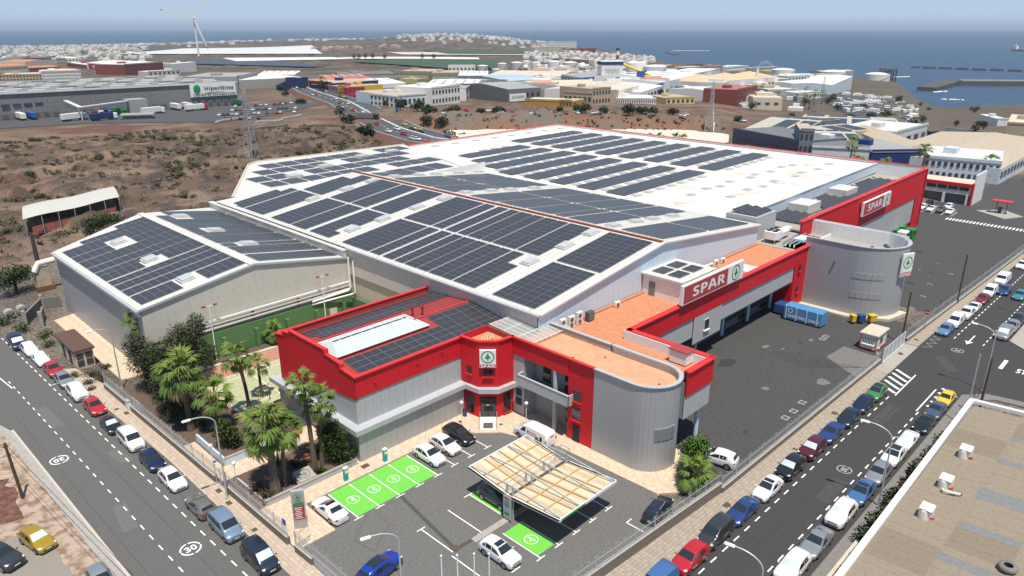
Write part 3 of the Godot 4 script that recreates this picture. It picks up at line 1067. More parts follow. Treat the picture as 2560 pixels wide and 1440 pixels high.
const SHORE_AZ:=[-60.0,-36.0,-8.5,-2.0,5.0,10.6,11.2,17.5,24.0,27.0,28.3,30.0,34.0,40.0,60.0]
const SHORE_D:=[4600.0,4500.0,4400.0,3700.0,3300.0,2400.0,2100.0,1750.0,1640.0,1500.0,1130.0,1020.0,1120.0,1150.0,1200.0]
const SEA:=-45.0

func ground_h(a: float,b: float) -> float:
	var d:=sqrt(a*a+b*b)
	var az:=rad_to_deg(atan2(a,b)) - FWD
	if az < -180.0: az+= 360.0
	var S:=interp(az,SHORE_AZ,SHORE_D)
	var st:=400.0 if az < 14.0 else lerpf(400.0,330.0,smooth(14.0,20.0,az))
	var t:=maxf(0.0,(d - st)/(S - st))
	var h:=SEA*pow(t,0.85) if t < 1.0 else SEA - minf(25.0,(t - 1.0)*60.0)
	var left:=1.0 - smooth(-13.0,-7.0,az)
	var rl:=-7.0*smooth(168.0,205.0,d)+7.0*smooth(205.0,365.0,d)
	var rc:=-8.0*smooth(262.0,288.0,d)+9.0*smooth(372.0,398.0,d)
	rc*= 1.0 - smooth(15.0,18.0,az)
	if d > 398.0: rc*= 1.0
	var beyond:=1.0 - smooth(430.0,900.0,d)
	h+= lerpf(rc,rl,left)*beyond
	var hx:=d*sin(deg_to_rad(az));var hz:=d*cos(deg_to_rad(az))
	h+= 46.0*exp(-(pow((hx+230.0)/420.0,2.0)+pow((hz - 3050.0)/520.0,2.0)))
	h+= 26.0*exp(-(pow((hx+900.0)/700.0,2.0)+pow((hz - 3600.0)/500.0,2.0)))
	if az > 6.0 and d < 420.0:
		h -= 5.0*smooth(110.0,200.0,a)*smooth(110.0,40.0,b)
	return h

func yard_y(a: float) -> float:
	return -0.05*clampf(a - 115.0,0.0,85.0)

func street_y(a: float) -> float:
	return -0.028*maxf(0.0,a - 118.0)

func strip_sheet(called: String,poly: PackedVector2Array,f: Callable,up: float,mat_: String,step:=12.0) -> MeshInstance3D:
	org=Vector3.ZERO
	var m:=mb()
	var lo:=1e9;var hi:=-1e9
	for p in poly:
		lo=minf(lo,p.x);hi=maxf(hi,p.x)
	var x:=lo
	while x < hi - .01:
		var x2:=minf(hi,x+step)
		var cut:=Geometry2D.intersect_polygons(poly,PackedVector2Array([Vector2(x,-500),Vector2(x2,-500),Vector2(x2,700),Vector2(x,700)]))
		for c in cut:
			var tr:=Geometry2D.triangulate_polygon(c)
			for i in tr.size()/3:
				var q:=[]
				for j in 3:
					var p: Vector2=c[tr[i*3+j]]
					q.append(V(p.x,f.call(p.x)+up,p.y))
				if (q[2] - q[0]).cross(q[1] - q[0]).y > 0: m.tri(q[0],q[1],q[2])
				else: m.tri(q[0],q[2],q[1])
			for i in c.size():
				var p0: Vector2=c[i];var p1: Vector2=c[(i+1) % c.size()]
				m.quad(V(p0.x,f.call(p0.x)+up - .6,p0.y),V(p0.x,f.call(p0.x)+up,p0.y),V(p1.x,f.call(p1.x)+up,p1.y),V(p1.x,f.call(p1.x)+up - .6,p1.y))
		x=x2
	return struct(called,m,mat_)

func P2(arr: Array) -> PackedVector2Array:
	var p:=PackedVector2Array()
	for i in arr.size()/2: p.append(Vector2(arr[i*2],arr[i*2+1]))
	return p

func ragged(arr: Array,amp: float,seed_: int) -> PackedVector2Array:
	var r:=RandomNumberGenerator.new();r.seed=seed_
	var src:=P2(arr);var out:=PackedVector2Array()
	for i in src.size():
		var p:=src[i];var q:=src[(i+1) % src.size()]
		var n:=maxi(1,int(p.distance_to(q)/1.1))
		for k in n: out.append(p.lerp(q,float(k)/n)+Vector2(r.randf_range(-amp,amp),r.randf_range(-amp,amp)))
	return out

func flat_y(_a: float) -> float:
	return 0.0

func terrain() -> void:
	var rock:=FastNoiseLite.new()
	rock.seed=3;rock.frequency=0.022;rock.fractal_octaves=5
	var fine:=FastNoiseLite.new()
	fine.seed=9;fine.frequency=0.11;fine.fractal_octaves=4
	var patch:=FastNoiseLite.new()
	patch.seed=21;patch.frequency=0.009;patch.fractal_octaves=5
	var st:=MB.new()
	var col:=PackedColorArray()
	var rows:=[]
	var r:=3.0
	while r < 6500.0:
		rows.append(r)
		r+= 4.0 if r < 40.0 else (8.0 if r < 130 else (2.2 if r < 400.0 else r*.018))
	var azs:=[]
	var z:=-180.0
	while z < 180.001:
		azs.append(z)
		z+= .28 if (z > -42.0 and z < 20.0) else (.6 if z > -50.0 and z < 44.0 else 4.0)
	var na:=azs.size()
	var pts:=[]
	for i in rows.size():
		for j in na:
			var d: float=rows[i];var az: float=azs[j]
			var an:=deg_to_rad(az+FWD)
			var a:=d*sin(an);var b:=d*cos(an)
			var h:=ground_h(a,b) - .1
			var w:=smooth(172.0,200.0,d)*(1.0 - smooth(340.0,380.0,d))*(1.0 - smooth(-12.0,-6.0,az))
			var wc:=smooth(366.0,376.0,d)*(1.0 - smooth(404.0,412.0,d))*smooth(-12.0,-7.0,az)*(1.0 - smooth(15.0,17.0,az))
			var n:=rock.get_noise_2d(a,b);var f:=fine.get_noise_2d(a,b)
			var led:=h*.9+n*3.0
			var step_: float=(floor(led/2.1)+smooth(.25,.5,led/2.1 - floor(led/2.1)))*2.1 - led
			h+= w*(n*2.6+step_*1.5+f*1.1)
			h+= wc*(n*3.5+f*2.0)
			h+= (smooth(172.0,220.0,d)*.25*f)*(1.0 - smooth(10.0,14.0,az))*(1.0 - smooth(400.0,420.0,d))
			if d > 700.0: h+= n*2.0*smooth(700.0,1500.0,d)*(1.0 if h > SEA+4.0 else 0.0)
			pts.append(V(a,h,b))
			var pn:=patch.get_noise_2d(a,b);var pf:=patch.get_noise_2d(a*5.0+90,b*5.0)
			var c:=Color(.175,.118,.085).lerp(Color(.27,.185,.135),smooth(-.35,.45,pn+pf*.6))
			c=c.lerp(Color(.10,.082,.07),smooth(.05,.5,f+n*.5)*w)
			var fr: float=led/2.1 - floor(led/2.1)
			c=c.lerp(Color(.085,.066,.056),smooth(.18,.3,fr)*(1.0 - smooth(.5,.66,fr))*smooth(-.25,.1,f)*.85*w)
			c=c.lerp(Color(.30,.225,.165),smooth(.12,.45,pf)*.6)
			c=c.lerp(Color(.16,.062,.045),smooth(.22,.42,pn - pf*.3)*.7*smooth(250,300,d))
			c=c.lerp(Color(.26,.15,.095).lerp(Color(.20,.17,.145),smooth(-.2,.3,n)),wc)
			if d < 170.0: c=Color(.24,.205,.17).lerp(Color(.16,.135,.115),smooth(-.2,.4,pf))
			if d > 520.0:
				var far:=Color(.16,.105,.08).lerp(Color(.20,.165,.125),smooth(-.3,.3,pn)).lerp(Color(.075,.085,.05),smooth(.05,.35,pf))
				c=c.lerp(far,smooth(520.0,800.0,d))
			if az > 15.0: c=c.lerp(Color(.15,.125,.09),.7*smooth(420,520,d)*smooth(15,24,az))
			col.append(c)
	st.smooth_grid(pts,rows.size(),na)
	var up:=0.0
	for k in mini(400,st.n.size()): up+= st.n[k].y
	if up < 0:
		for k in st.n.size(): st.n[k]=-st.n[k]
		for k in st.ix.size()/3:
			var t:=st.ix[k*3+1];st.ix[k*3+1]=st.ix[k*3+2];st.ix[k*3+2]=t
	var ar:=[]
	ar.resize(Mesh.ARRAY_MAX)
	ar[Mesh.ARRAY_VERTEX]=st.v;ar[Mesh.ARRAY_NORMAL]=st.n;ar[Mesh.ARRAY_COLOR]=col;ar[Mesh.ARRAY_INDEX]=st.ix
	var am:=ArrayMesh.new()
	am.add_surface_from_arrays(Mesh.PRIMITIVE_TRIANGLES,ar)
	var gm:=texmat("terrain",Color.WHITE,noise_tex(0.03,Color(.62,.60,.58),Color(1,1,1),44,1024,7,.2,.75),26.0,1.0,bump_tex(0.05,45,512,6,14.0),1.0)
	gm.vertex_color_use_as_albedo=true
	struct("ground",am,"terrain")

func sea() -> void:
	var m:=mb()
	var grid:=[]
	for d in [700.0,1500.0,3000.0,6000.0,14000.0,40000.0]:
		for j in 49:
			var an:=deg_to_rad(FWD - 70.0+140.0*j/48.0)
			grid.append(V(d*sin(an),SEA,d*cos(an)))
	m.smooth_grid(grid,6,49)
	for k in m.n.size(): m.n[k]=Vector3.UP
	var w:=texmat("sea",lin(.042,.084,.140),noise_tex(0.02,Color(.80,.84,.88),Color(1,1,1),51,1024,6),700.0,.45,bump_tex(0.05,52,1024,6,6.0),.5,0.0,.35)
	struct("sea",m,"sea")

func mark(parent: MeshInstance3D,called: String,p: Vector2,q: Vector2,w: float,y0: float,y1: float,mat_:="paint_white") -> void:
	org=Vector3.ZERO
	var d:=(q - p).normalized();var s:=Vector2(-d.y,d.x)*w*.5
	var m:=mb()
	m.quad(V(p.x - s.x,y0,p.y - s.y),V(p.x+s.x,y0,p.y+s.y),V(q.x+s.x,y1,q.y+s.y),V(q.x - s.x,y1,q.y - s.y),Vector3.UP)
	part(called,m,mat_,parent)

func ring_mark(parent: MeshInstance3D,c: Vector2,r: float,s: String,flip: bool,y: float,mat_:="paint_white") -> void:
	org=Vector3.ZERO
	var rt:=Vector3(1,0,0)*(-1.0 if flip else 1.0);var up:=Vector3(0,0,-1)*(-1.0 if flip else 1.0)
	for i in 4:
		var m:=mb()
		ring_shape(V(c.x,y,c.y),rt,up,r*.84,r,0.0,m,8,TAU*i/4+.09,TAU*(i+1)/4 - .09)
		part("ring_mark",m,mat_,parent)
	if s:
		var t:=lettering("numerals",s,V(c.x,y,c.y),rt,up,r*.82,r*1.1,mat_,parent)

func streets() -> void:
	var fl:=flat_y;var sy:=street_y;var yy:=yard_y
	var lr:=strip_sheet("left_street",P2([13.9,5,13.3,60,12.6,95,11,101,4,108,-20,112,-20,130,16,133,20.6,126,21.9,98,22.9,75,23.06,50,23.4,5]),fl,0.0,"asphalt_left",400.0)
	for i in 44:
		var b:=40.0+i*2.02
		var a:=20.75 - (b - 40.0)*.0258
		mark(lr,"lane_dash",Vector2(a,b),Vector2(a - .025,b+1.0),.13,.004,.004)
	for i in 34:
		var b:=40.0+i*2.1
		var a:=17.15 - (b - 40.0)*.0239
		mark(lr,"lane_dash",Vector2(a,b),Vector2(a - .022,b+.9),.12,.004,.004)
	mark(lr,"lane_line",Vector2(15.3,107.5),Vector2(14.0,122),.14,.004,.004)
	ring_mark(lr,Vector2(18.49,59.35),.95,"30",false,.004)
	ring_mark(lr,Vector2(14.48,84.2),.95,"30",true,.004)
	mark(lr,"bay_line",Vector2(19.2,104.9),Vector2(21.4,104.9),.12,.004,.004)
	for s in [[14.9,40,13.6,100],[18.9,44,17.6,96],[21.6,40,20.6,110]]: mark(lr,"seam",Vector2(s[0],s[1]),Vector2(s[2],s[3]),.06,.003,.003,"asphalt_patch")
	for s in [[15.6,66,16.2,71],[19.6,78.4,19.2,82],[16.6,92,16.3,99]]: mark(lr,"repair_patch",Vector2(s[0],s[1]),Vector2(s[2],s[3]),1.3,.003,.003,"asphalt_park")
	var lk:=mb()
	var kl:=[13.9,5,13.3,60,12.6,95]
	for i in 2:
		var p:=Vector2(kl[i*2],kl[i*2+1]);var q:=Vector2(kl[i*2+2],kl[i*2+3])
		lk.bar(V(p.x - .12,-.05,p.y),V(q.x - .12,-.05,q.y),.24,.38)
	struct("kerb",lk,"kerb")
	strip_sheet("concrete_verge",P2([13.66,5,13.06,60,12.36,95,11,101,4,108,3.4,107,10.4,100,11.5,94,12.2,60,12.8,5]),fl,.10,"concrete",400)
	var lot:=strip_sheet("dirt_lot",P2([12.8,5,12.2,60,11.5,94,10.4,100,3.4,107,-20,111,-60,112,-60,5]),fl,.03,"dirt",400)
	org=Vector3.ZERO
	var grv:=mb();grv.cap(ragged([10.4,52,10.0,62,9.6,70.5,7.5,73.0,4,72,-5,70,-12,52],.5,3),.045);struct("gravel_lot",grv,"gravel")
	var re:=mb();re.cap(ragged([8.6,75.5,9.6,80,8.6,92,7.0,97,0,100,-14,96,-12,78,2,75.5],.5,4),.042);struct("bare_earth",re,"red_earth")
	var rr:=strip_sheet("right_street",P2([20,17.2,101,17.2,103.5,15,104.5,10,104.5,-60,121,-60,121,8,123,14,126,17.0,275,17.0,275,25.6,112,26.2,20,26.4]),sy,0.0,"asphalt_right",20.0)
	for i in 27:
		var a:=40.0+i*2.04
		mark(rr,"lane_dash",Vector2(a,24.45 - (a - 40)*.011),Vector2(a+1.0,24.44 - (a - 40)*.011),.14,.004,.004)
		if a < 92: mark(rr,"lane_dash",Vector2(a+.4,20.25 - (a - 40)*.008),Vector2(a+1.4,20.24 - (a - 40)*.008),.14,.004,.004)
	for i in 38:
		var a:=121.0+i*2.04
		mark(rr,"lane_dash",Vector2(a,23.3),Vector2(a+1.0,23.3),.15,.006+street_y(a),.006+street_y(a+1))
		mark(rr,"lane_dash",Vector2(a,19.4),Vector2(a+1.0,19.4),.15,.006+street_y(a),.006+street_y(a+1))
	for s in [[40,22.6,100,22.2],[44,19.0,98,18.9],[62,25.2,95,25.0]]: mark(rr,"seam",Vector2(s[0],s[1]),Vector2(s[2],s[3]),.07,.003,.003,"asphalt_stain")
	for s in [[66,21.0,71,21.0],[86,22.6,92,22.5],[108,20,112,23]]: mark(rr,"repair_patch",Vector2(s[0],s[1]),Vector2(s[2],s[3]),1.4,.003,.003,"asphalt_yard")
	for k in 5:
		mark(rr,"hatch_bar",Vector2(95.6+k*1.5,23.6),Vector2(97.2+k*1.5,25.9),.42,.004,.004)
		mark(rr,"hatch_bar",Vector2(93.6+k*1.6,17.6),Vector2(95.0+k*1.6,19.6),.42,.004,.004)
	mark(rr,"edge_line",Vector2(95.0,23.4),Vector2(103.2,23.4),.16,.004,.004)
	mark(rr,"edge_line",Vector2(92.5,20.1),Vector2(100.5,20.1),.16,.004,.004)
	for s in [[114.0,24.6],[128.0,18.6]]:
		for k in 7:
			mark(rr,"zigzag",Vector2(s[0]+k*.95,s[1]+(0.0 if k % 2 else 1.2)),Vector2(s[0]+(k+1)*.95,s[1]+(1.2 if k % 2 else 0.0)),.1,.006+street_y(s[0]+k),.006+street_y(s[0]+k+1),"paint_worn")
	mark(rr,"arrow",Vector2(121.0,21.3),Vector2(124.6,21.3),.18,-.02,-.12)
	org=Vector3.ZERO
	var ah:=mb();ah.tri(V(119.6,.01,21.3),V(121.2,-.02,20.75),V(121.2,-.02,21.85));part("arrow",ah,"paint_white",rr)
	mark(rr,"give_way_bar",Vector2(113.6,15.6),Vector2(117.4,15.6),.5,.004,.004)
	lettering("road_lettering","STOP",V(114.5,.0,12.5),Vector3(0,0,1),Vector3(1,0,0),1.6,2.6,"paint_white",rr)
	ring_mark(rr,Vector2(73.3,21.5),.8,"30",true,.004,"paint_worn")
	ring_mark(rr,Vector2(116.2,21.6),.85,"30",true,.004,"paint_worn")
	strip_sheet("left_pavement",P2([23.4,5,23.06,50,22.9,75,21.9,98,21.4,109,23.0,108,24.4,98,25.1,52,25.3,5]),fl,.12,"pavement_left",400)
	strip_sheet("right_pavement",P2([20,26.4,96.5,26.2,101,26.2,101,28.4,60,29.1,38,30.4,20,31.2]),sy,.12,"pavement_right",30)
	strip_sheet("entry_apron",P2([101,26.2,113.5,26.2,113.5,28.3,101,28.4]),sy,.02,"concrete",30)
	strip_sheet("far_pavement",P2([113.5,26.2,275,25.6,275,27.2,113.5,28.2]),sy,.12,"pavement_right",20)
	strip_sheet("roadside_pavement",P2([20,17.2,101,17.2,103.5,15,104.5,10,104.5,-60,103.2,-60,103.2,9,102.4,13.8,100,15.9,20,16.0]),sy,.12,"concrete_dark",40)
	strip_sheet("corner_pavement",P2([126,17.0,123,14,121,8,121,-60,123,-60,123.3,8,125,13,127,15.0,275,15.2,275,17.0]),sy,.12,"concrete",30)
	strip_sheet("waste_ground",P2([127,15,125,13,123.3,8,123,-60,275,-60,275,15.2]),sy,.02,"gravel",40)
	var yd:=strip_sheet("yard",P2([58,31.5,58,29.3,101,28.4,113.5,28.3,186,26.9,300,25.4,300,90,205,90,204,62,64,62,64,35]),yy,0.0,"asphalt_yard",15)
	org=Vector3.ZERO
	var pt:=mb();pt.cap(P2([96.5,28.7,105.5,28.4,106,34.2,100.5,34.6]),.006);part("concrete_patch",pt,"concrete_patch",yd)
	for s in [[79.5,31.0],[81.8,31.0],[84.7,31.2],[106.5,37.6],[107.8,37.7],[131,34],[141.5,33.6],[151.5,35.2],[163,34.5]]:
		var mh:=mb();mh.box(V(s[0],yard_y(s[0]),s[1]),Vector3(1.0,.02,.85));part("manhole_surround",mh,"concrete",yd)
		var mc:=mb();mc.lathe(V(s[0],yard_y(s[0])+.012,s[1]),[[.36,0],[.36,.008],[.01,.008]],14);part("manhole_cover",mc,"iron",yd)
	for k in 23:
		mark(yd,"crossing_bar",Vector2(220.2,50.5 - k*.82),Vector2(222.9,50.5 - k*.82),.42,-4.235,-4.235)
	for k in 5:
		mark(yd,"bay_line",Vector2(225.2,50.6+k*2.5),Vector2(231.5,50.6+k*2.5),.14,-4.235,-4.235)
	var sr:=RandomNumberGenerator.new()
	sr.seed=91
	for k in 46:
		var a:=sr.randf_range(70,190);var b:=sr.randf_range(31,45)
		var rr2:=sr.randf_range(.12,.55)*(2.2 if k % 7 == 0 else 1.0)
		var pg:=PackedVector2Array()
		for j in 9:
			var an:=TAU*j/9.0
			pg.append(Vector2(a+cos(an)*rr2*sr.randf_range(.5,1.3)*1.6,b+sin(an)*rr2*sr.randf_range(.5,1.2)))
		var sm:=mb()
		sm.cap(pg,yard_y(a)+.012+.02*absf(sin(k))*.3)
		part("stain",sm,"concrete_patch" if k % 4 == 0 else "asphalt_stain",yd)
	for k in 7:
		var sm:=mb();ring_shape(V(100.0+k*1.4,.007+k*.0006,37.0 - k*.4),Vector3(1,0,0),Vector3(0,0,-1),5.0+k*.7,5.12+k*.7,0,sm,16,2.2+k*.15,3.6+k*.1);part("tyre_scuff",sm,"asphalt_stain",yd)
	var cp:=strip_sheet("car_park",P2([25.2,30.9,38,30.3,55.3,29.5,55.35,33.4,55,46.6,52.6,53.3,50.3,55.5,49.2,57.6,29.3,57.6,29.2,52.05,25.2,52.05]),fl,.002,"asphalt_park",400)
	strip_sheet("entrance_paving",P2([25.2,52.05,29.2,52.05,29.3,57.6,49.2,57.6,50.3,55.5,52.6,53.3,55,46.6,55.35,33.4,57.6,31.6,60.2,34.3,64,36,64,62,25.2,60]),fl,.12,"pavement",400)
	org=Vector3.ZERO
	for k in 4:
		var a:=31.85+k*2.52
		var g:=mb();g.box(V(a+1.26,.003,54.9),Vector3(2.4,.008,5.2));part("green_bay",g,"paint_green",cp)
		ev_mark(cp,Vector2(a+1.26,54.9))
	for k in 5:
		bay_tee(cp,31.82+k*2.52,57.5,52.1)
	for k in 3: bay_tee(cp,44.4+k*2.5,57.5 if k == 0 else 56.0,52.3)
	bay_tee(cp,54.0,53.0,47.4)
	for s in [[41.9,47.1,42.6],[44.4,47.1,42.6]]:
		mark(cp,"bay_line",Vector2(s[0],s[2]),Vector2(s[0],s[1]),.12,.008,.008)
	mark(cp,"bay_line",Vector2(41.2,47.15),Vector2(42.6,47.15),.12,.009,.009)
	for q in [[43.1,44.85],[41.25,38.15]]:
		var g:=mb();g.box(V(q[0],.003,q[1]),Vector3(2.3,.008,4.4));part("green_bay",g,"paint_green",cp)
	ev_mark(cp,Vector2(41.25,37.9))
	for s in [[40.0,40.4,35.6],[42.5,40.4,35.6],[45.0,40.4,35.6],[47.5,40.4,35.6],[50.0,40.4,35.6],[37.4,41.0,36.2],[34.6,41.5,36.6],[38.7,46.8,42.0]]:
		bay_tee(cp,s[0],s[1],s[2])
	mark(cp,"bay_line",Vector2(35.0,46.4),Vector2(35.0,41.8),.12,.008,.008)
	mark(cp,"bay_line",Vector2(34.5,46.4),Vector2(35.5,46.4),.12,.009,.009)
	mark(cp,"bay_line",Vector2(49.5,31.0),Vector2(49.5,33.0),.12,.008,.008)
	mark(cp,"bay_line",Vector2(49.5,33.0),Vector2(50.3,33.0),.12,.009,.009)
	mark(cp,"trench_patch",Vector2(36.9,52.3),Vector2(35.4,41.9),.42,.006,.006,"asphalt_patch")
	mark(cp,"trench_patch",Vector2(35.4,41.9),Vector2(41.6,41.6),.42,.0065,.0065,"asphalt_patch")
	for s in [[29.7,49.7,33.7,52.6],[33.7,52.6,33.3,49.2],[33.3,49.2,30.0,46.9],[30.0,46.9,29.7,49.7]]:
		mark(cp,"seam",Vector2(s[0],s[1]),Vector2(s[2],s[3]),.05,.006,.006,"asphalt_patch")
	for s in [[37.35,58.9,.9,.7],[35.5,42.0,.8,.8],[49.3,57.9,.4,.4],[53.9,54.6,.4,.35]]:
		var mc:=mb();mc.box(V(s[0],.125 if s[1] > 54 else .01,s[1]),Vector3(s[2],.012,s[3]));part("drain_cover",mc,"manhole",cp)
	org=Vector3.ZERO
	strip_sheet("island",P2([37.3,41.2,50.5,41.2,50.5,41.9,37.3,41.9]),fl,.10,"concrete",400)
	for s in [[22.9,91.5,.5],[23.4,89.6,.9],[24.2,65.9,.8],[24.0,63.2,.7],[23.8,57.5,.5]]:
		var mc:=mb();mc.box(V(s[0],.125,s[1]),Vector3(.5,.012,s[2]));struct("drain_cover",mc,"manhole")
	for s in [[58.6,27.4,.9],[73.3,27.0,.4],[84.6,27.1,.8],[109.0,27.2,.6],[116.0,27.2,.5]]:
		var mc:=mb();mc.box(V(s[0],.125,s[1]),Vector3(s[2],.012,.6));struct("drain_cover",mc,"manhole")

func bay_tee(cp: MeshInstance3D,a: float,b1: float,b0: float) -> void:
	mark(cp,"bay_line",Vector2(a,b0),Vector2(a,b1),.12,.008,.008)
	mark(cp,"bay_tee",Vector2(a - .55,b0 - .06),Vector2(a+.55,b0 - .06),.12,.009,.009)

func ev_mark(cp: MeshInstance3D,c: Vector2) -> void:
	org=Vector3.ZERO
	var m:=mb()
	var rt:=Vector3(1,0,0);var up:=Vector3(0,0,-1)
	ring_shape(V(c.x,.0125,c.y),rt,up,.60,.68,0.0,m,24)
	var pts:=[]
	for i in 15:
		var f:=i/14.0
		pts.append(Vector2(c.x+.28*sin(f*9.5)*(1.0 - f*.2),c.y - .34+f*.55))
	for i in 14:
		var d: Vector2=(pts[i+1] - pts[i]).normalized();var s:=Vector2(-d.y,d.x)*.035
		m.quad(V(pts[i].x - s.x,.0125,pts[i].y - s.y),V(pts[i].x+s.x,.0125,pts[i].y+s.y),V(pts[i+1].x+s.x,.0125,pts[i+1].y+s.y),V(pts[i+1].x - s.x,.0125,pts[i+1].y - s.y),Vector3.UP)
	m.box(V(c.x+.05,.011,c.y+.32),Vector3(.22,.004,.2))
	part("charging_symbol",m,"paint_white",cp)

func wallbox(m: MB,p: Vector2,q: Vector2,y0: float,y1: float,th:=.25) -> void:
	m.bar(V(p.x,(y0+y1)*.5,p.y),V(q.x,(y0+y1)*.5,q.y),th,y1 - y0)

func window(t: Node3D,c: Vector3,right: Vector3,w: float,h: float,fr:="grey_dark",gl:="window_dark",sill:="",bars:=0) -> void:
	var n:=right.cross(Vector3.UP);var b:=Basis(right,Vector3.UP,n)
	var m:=mb();m.box(c+n*.02,Vector3(w,h,.06),b)
	var o:=part("window",m,fr,t)
	var g:=mb()
	var k:=maxi(1,bars)
	for i in k:
		g.box(c+n*.04+right*(w*((i+.5)/k - .5)),Vector3(w/k - .09,h - .12,.06),b)
	part("pane",g,gl,o)
	if sill:
		var s:=mb();s.box(c+n*.12 - Vector3(0,h*.5+.06,0),Vector3(w+.2,.1,.3),b)
		part("sill",s,sill,o)

func front_building() -> void:
	var t:=thing_w("office_building","red and grey two-storey office with octagonal entrance tower and rooflight","building",V(37.4,0,59.8))
	var NB:=Vector3(0,0,1)  # faces the camera-side car park (-b)
	var RA:=Vector3(1,0,0)
	var m:=mb();m.prism(P2([37.55,59.95,52.8,59.95,52.8,77,37.55,77]),0,3.7,false);part("ground_floor_wall",m,"grey_wall",t)
	panel_wall("cladding_sheet",Vector2(37.4,59.9),Vector2(52.7,59.9),.1,3.66,1.02,.06,"grey_clad",t)
	panel_wall("cladding_sheet",Vector2(37.5,77),Vector2(37.5,59.9),.1,3.66,1.02,.06,"grey_clad",t)
	m=mb()
	var led:=P2([36.9,78.3,36.9,59.4,52.55,59.4,52.75,57.2,54.45,55.5,57.3,55.3,57.3,61,38.2,61,38.2,78.3])
	m.prism(led,3.66,4.24,true,true)
	part("ledge",m,"grey_trim",t)
	m=mb();m.prism(P2([38.05,60.75,64.6,60.75,64.6,77,38.05,77]),4.0,9.4,false);part("upper_wall",m,"grey_wall",t)
	panel_wall("cladding_sheet",Vector2(37.95,60.68),Vector2(53.1,60.68),4.24,7.45,1.08,.07,"grey_panel",t)
	panel_wall("cladding_sheet",Vector2(37.98,75.6),Vector2(37.98,60.6),4.24,7.2,1.08,.07,"grey_panel",t)
	panel_wall("red_band",Vector2(37.9,60.62),Vector2(53.2,60.62),7.45,10.0,5.1,.12,"red",t,.006)
	m=mb();m.bar(V(37.8,10.02,60.55),V(53.3,10.02,60.55),.5,.14);part("parapet_cap",m,"red_trim",t)
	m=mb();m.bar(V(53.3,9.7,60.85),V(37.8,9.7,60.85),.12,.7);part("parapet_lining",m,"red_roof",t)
	var prof:=[[60.5,10.0,7.3],[63.0,10.25,7.0],[63.0,10.75,7.0],[66.0,11.0,6.8],[66.0,11.5,6.8],[73.6,11.5,5.2],[73.6,11.15,4.6],[75.2,10.95,4.24],[75.2,10.5,4.24],[76.8,10.2,4.24]]
	m=mb()
	for i in prof.size() - 1:
		var p: Array=prof[i];var q: Array=prof[i+1]
		if q[0] - p[0] < .01: continue
		for e in [[37.84,Vector3(-1,0,0)],[38.14,Vector3(1,0,0)]]:
			m.quad(V(e[0],p[2],p[0]),V(e[0],p[1],p[0]),V(e[0],q[1],q[0]),V(e[0],q[2],q[0]),e[1])
		m.quad(V(37.84,p[2],p[0]),V(38.14,p[2],p[0]),V(38.14,q[2],q[0]),V(37.84,q[2],q[0]),Vector3.DOWN)
	part("red_gable",m,"red",t)
	for i in prof.size() - 1:
		var p: Array=prof[i];var q: Array=prof[i+1]
		m=mb()
		if q[0] - p[0] < .01: m.box(V(37.98,(p[1]+q[1])*.5,p[0]),Vector3(.5,absf(q[1] - p[1])+.12,.3))
		else: m.bar(V(37.98,p[1]+.03,p[0] - .1),V(37.98,q[1]+.03,q[0]+.1),.48,.12)
		part("gable_cap",m,"red_trim",t)
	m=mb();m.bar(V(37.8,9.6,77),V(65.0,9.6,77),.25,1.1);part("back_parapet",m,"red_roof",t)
	m=mb();m.bar(V(37.7,10.2,77),V(65.2,10.2,77),.46,.12);part("parapet_cap",m,"red_trim",t)
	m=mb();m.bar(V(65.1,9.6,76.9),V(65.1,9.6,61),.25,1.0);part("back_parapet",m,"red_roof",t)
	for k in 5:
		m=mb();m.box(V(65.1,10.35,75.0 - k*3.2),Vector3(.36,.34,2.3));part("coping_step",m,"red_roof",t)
	var ridge:=68.2
	m=mb()
	m.quad(V(38.1,9.35,60.9),V(38.1,10.35,ridge),V(65,10.35,ridge),V(65,9.35,60.9),Vector3.UP)
	m.quad(V(38.1,9.35,76.9),V(65,9.35,76.9),V(65,10.35,ridge),V(38.1,10.35,ridge),Vector3.UP)
	var rf:=part("roof",m,"red_roof",t)
	m=mb()
	for k in 48:
		var a:=38.5+k*.55
		m.bar(V(a,9.37,60.95),V(a,10.37,ridge),.05,.06);m.bar(V(a,10.37,ridge),V(a,9.37,76.8),.05,.06)
	var seams:=part("seams",m,"red_roof",rf);seams.set_meta("kind","stuff")
	m=mb();m.bar(V(38.2,10.4,ridge),V(65,10.4,ridge),.45,.06);part("ridge_cap",m,"red_roof",rf)
	var out:=[]
	var s1:=1.0/(ridge - 60.9)
	pv_fields([[39.4,53.4,61.5,65.0,6,3],[53.4,64.8,61.5,65.0,5,3],[53.6,64.8,65.1,67.6,5,2]],[9.35,0,0,60.9,s1],[],out)
	pv_fields([[39.5,63.5,75.0,76.3,15,1],[40.6,63.9,73.7,75.0,14,1],[41.2,64.2,72.4,73.7,14,1]],[10.35,0,0,ridge,-1.0/8.7],[],out)
	pv_commit(out,t)
	var sk:=Vector4(39.0,52.2,65.4,70.4)
	var yb:=10.35;var yr:=11.15;var mid:=67.9
	m=mb()
	m.quad(V(sk.x,yb,sk.z),V(sk.x+1.0,yr,mid),V(sk.y - 1.6,yr,mid),V(sk.y,yb,sk.z),Vector3(0,1,1))
	m.quad(V(sk.x,yb,sk.w),V(sk.x+1.0,yr,mid),V(sk.y - 1.6,yr,mid),V(sk.y,yb,sk.w),Vector3(0,1,-1))
	m.quad(V(sk.y,yb,sk.z),V(sk.y - 1.6,yr,mid),V(sk.y - 1.6,yr,mid),V(sk.y,yb,sk.w),Vector3(1,1,0))
	m.quad(V(sk.x,yb,sk.z),V(sk.x+1.0,yr,mid),V(sk.x+1.0,yr,mid),V(sk.x,yb,sk.w),Vector3(-1,1,0))
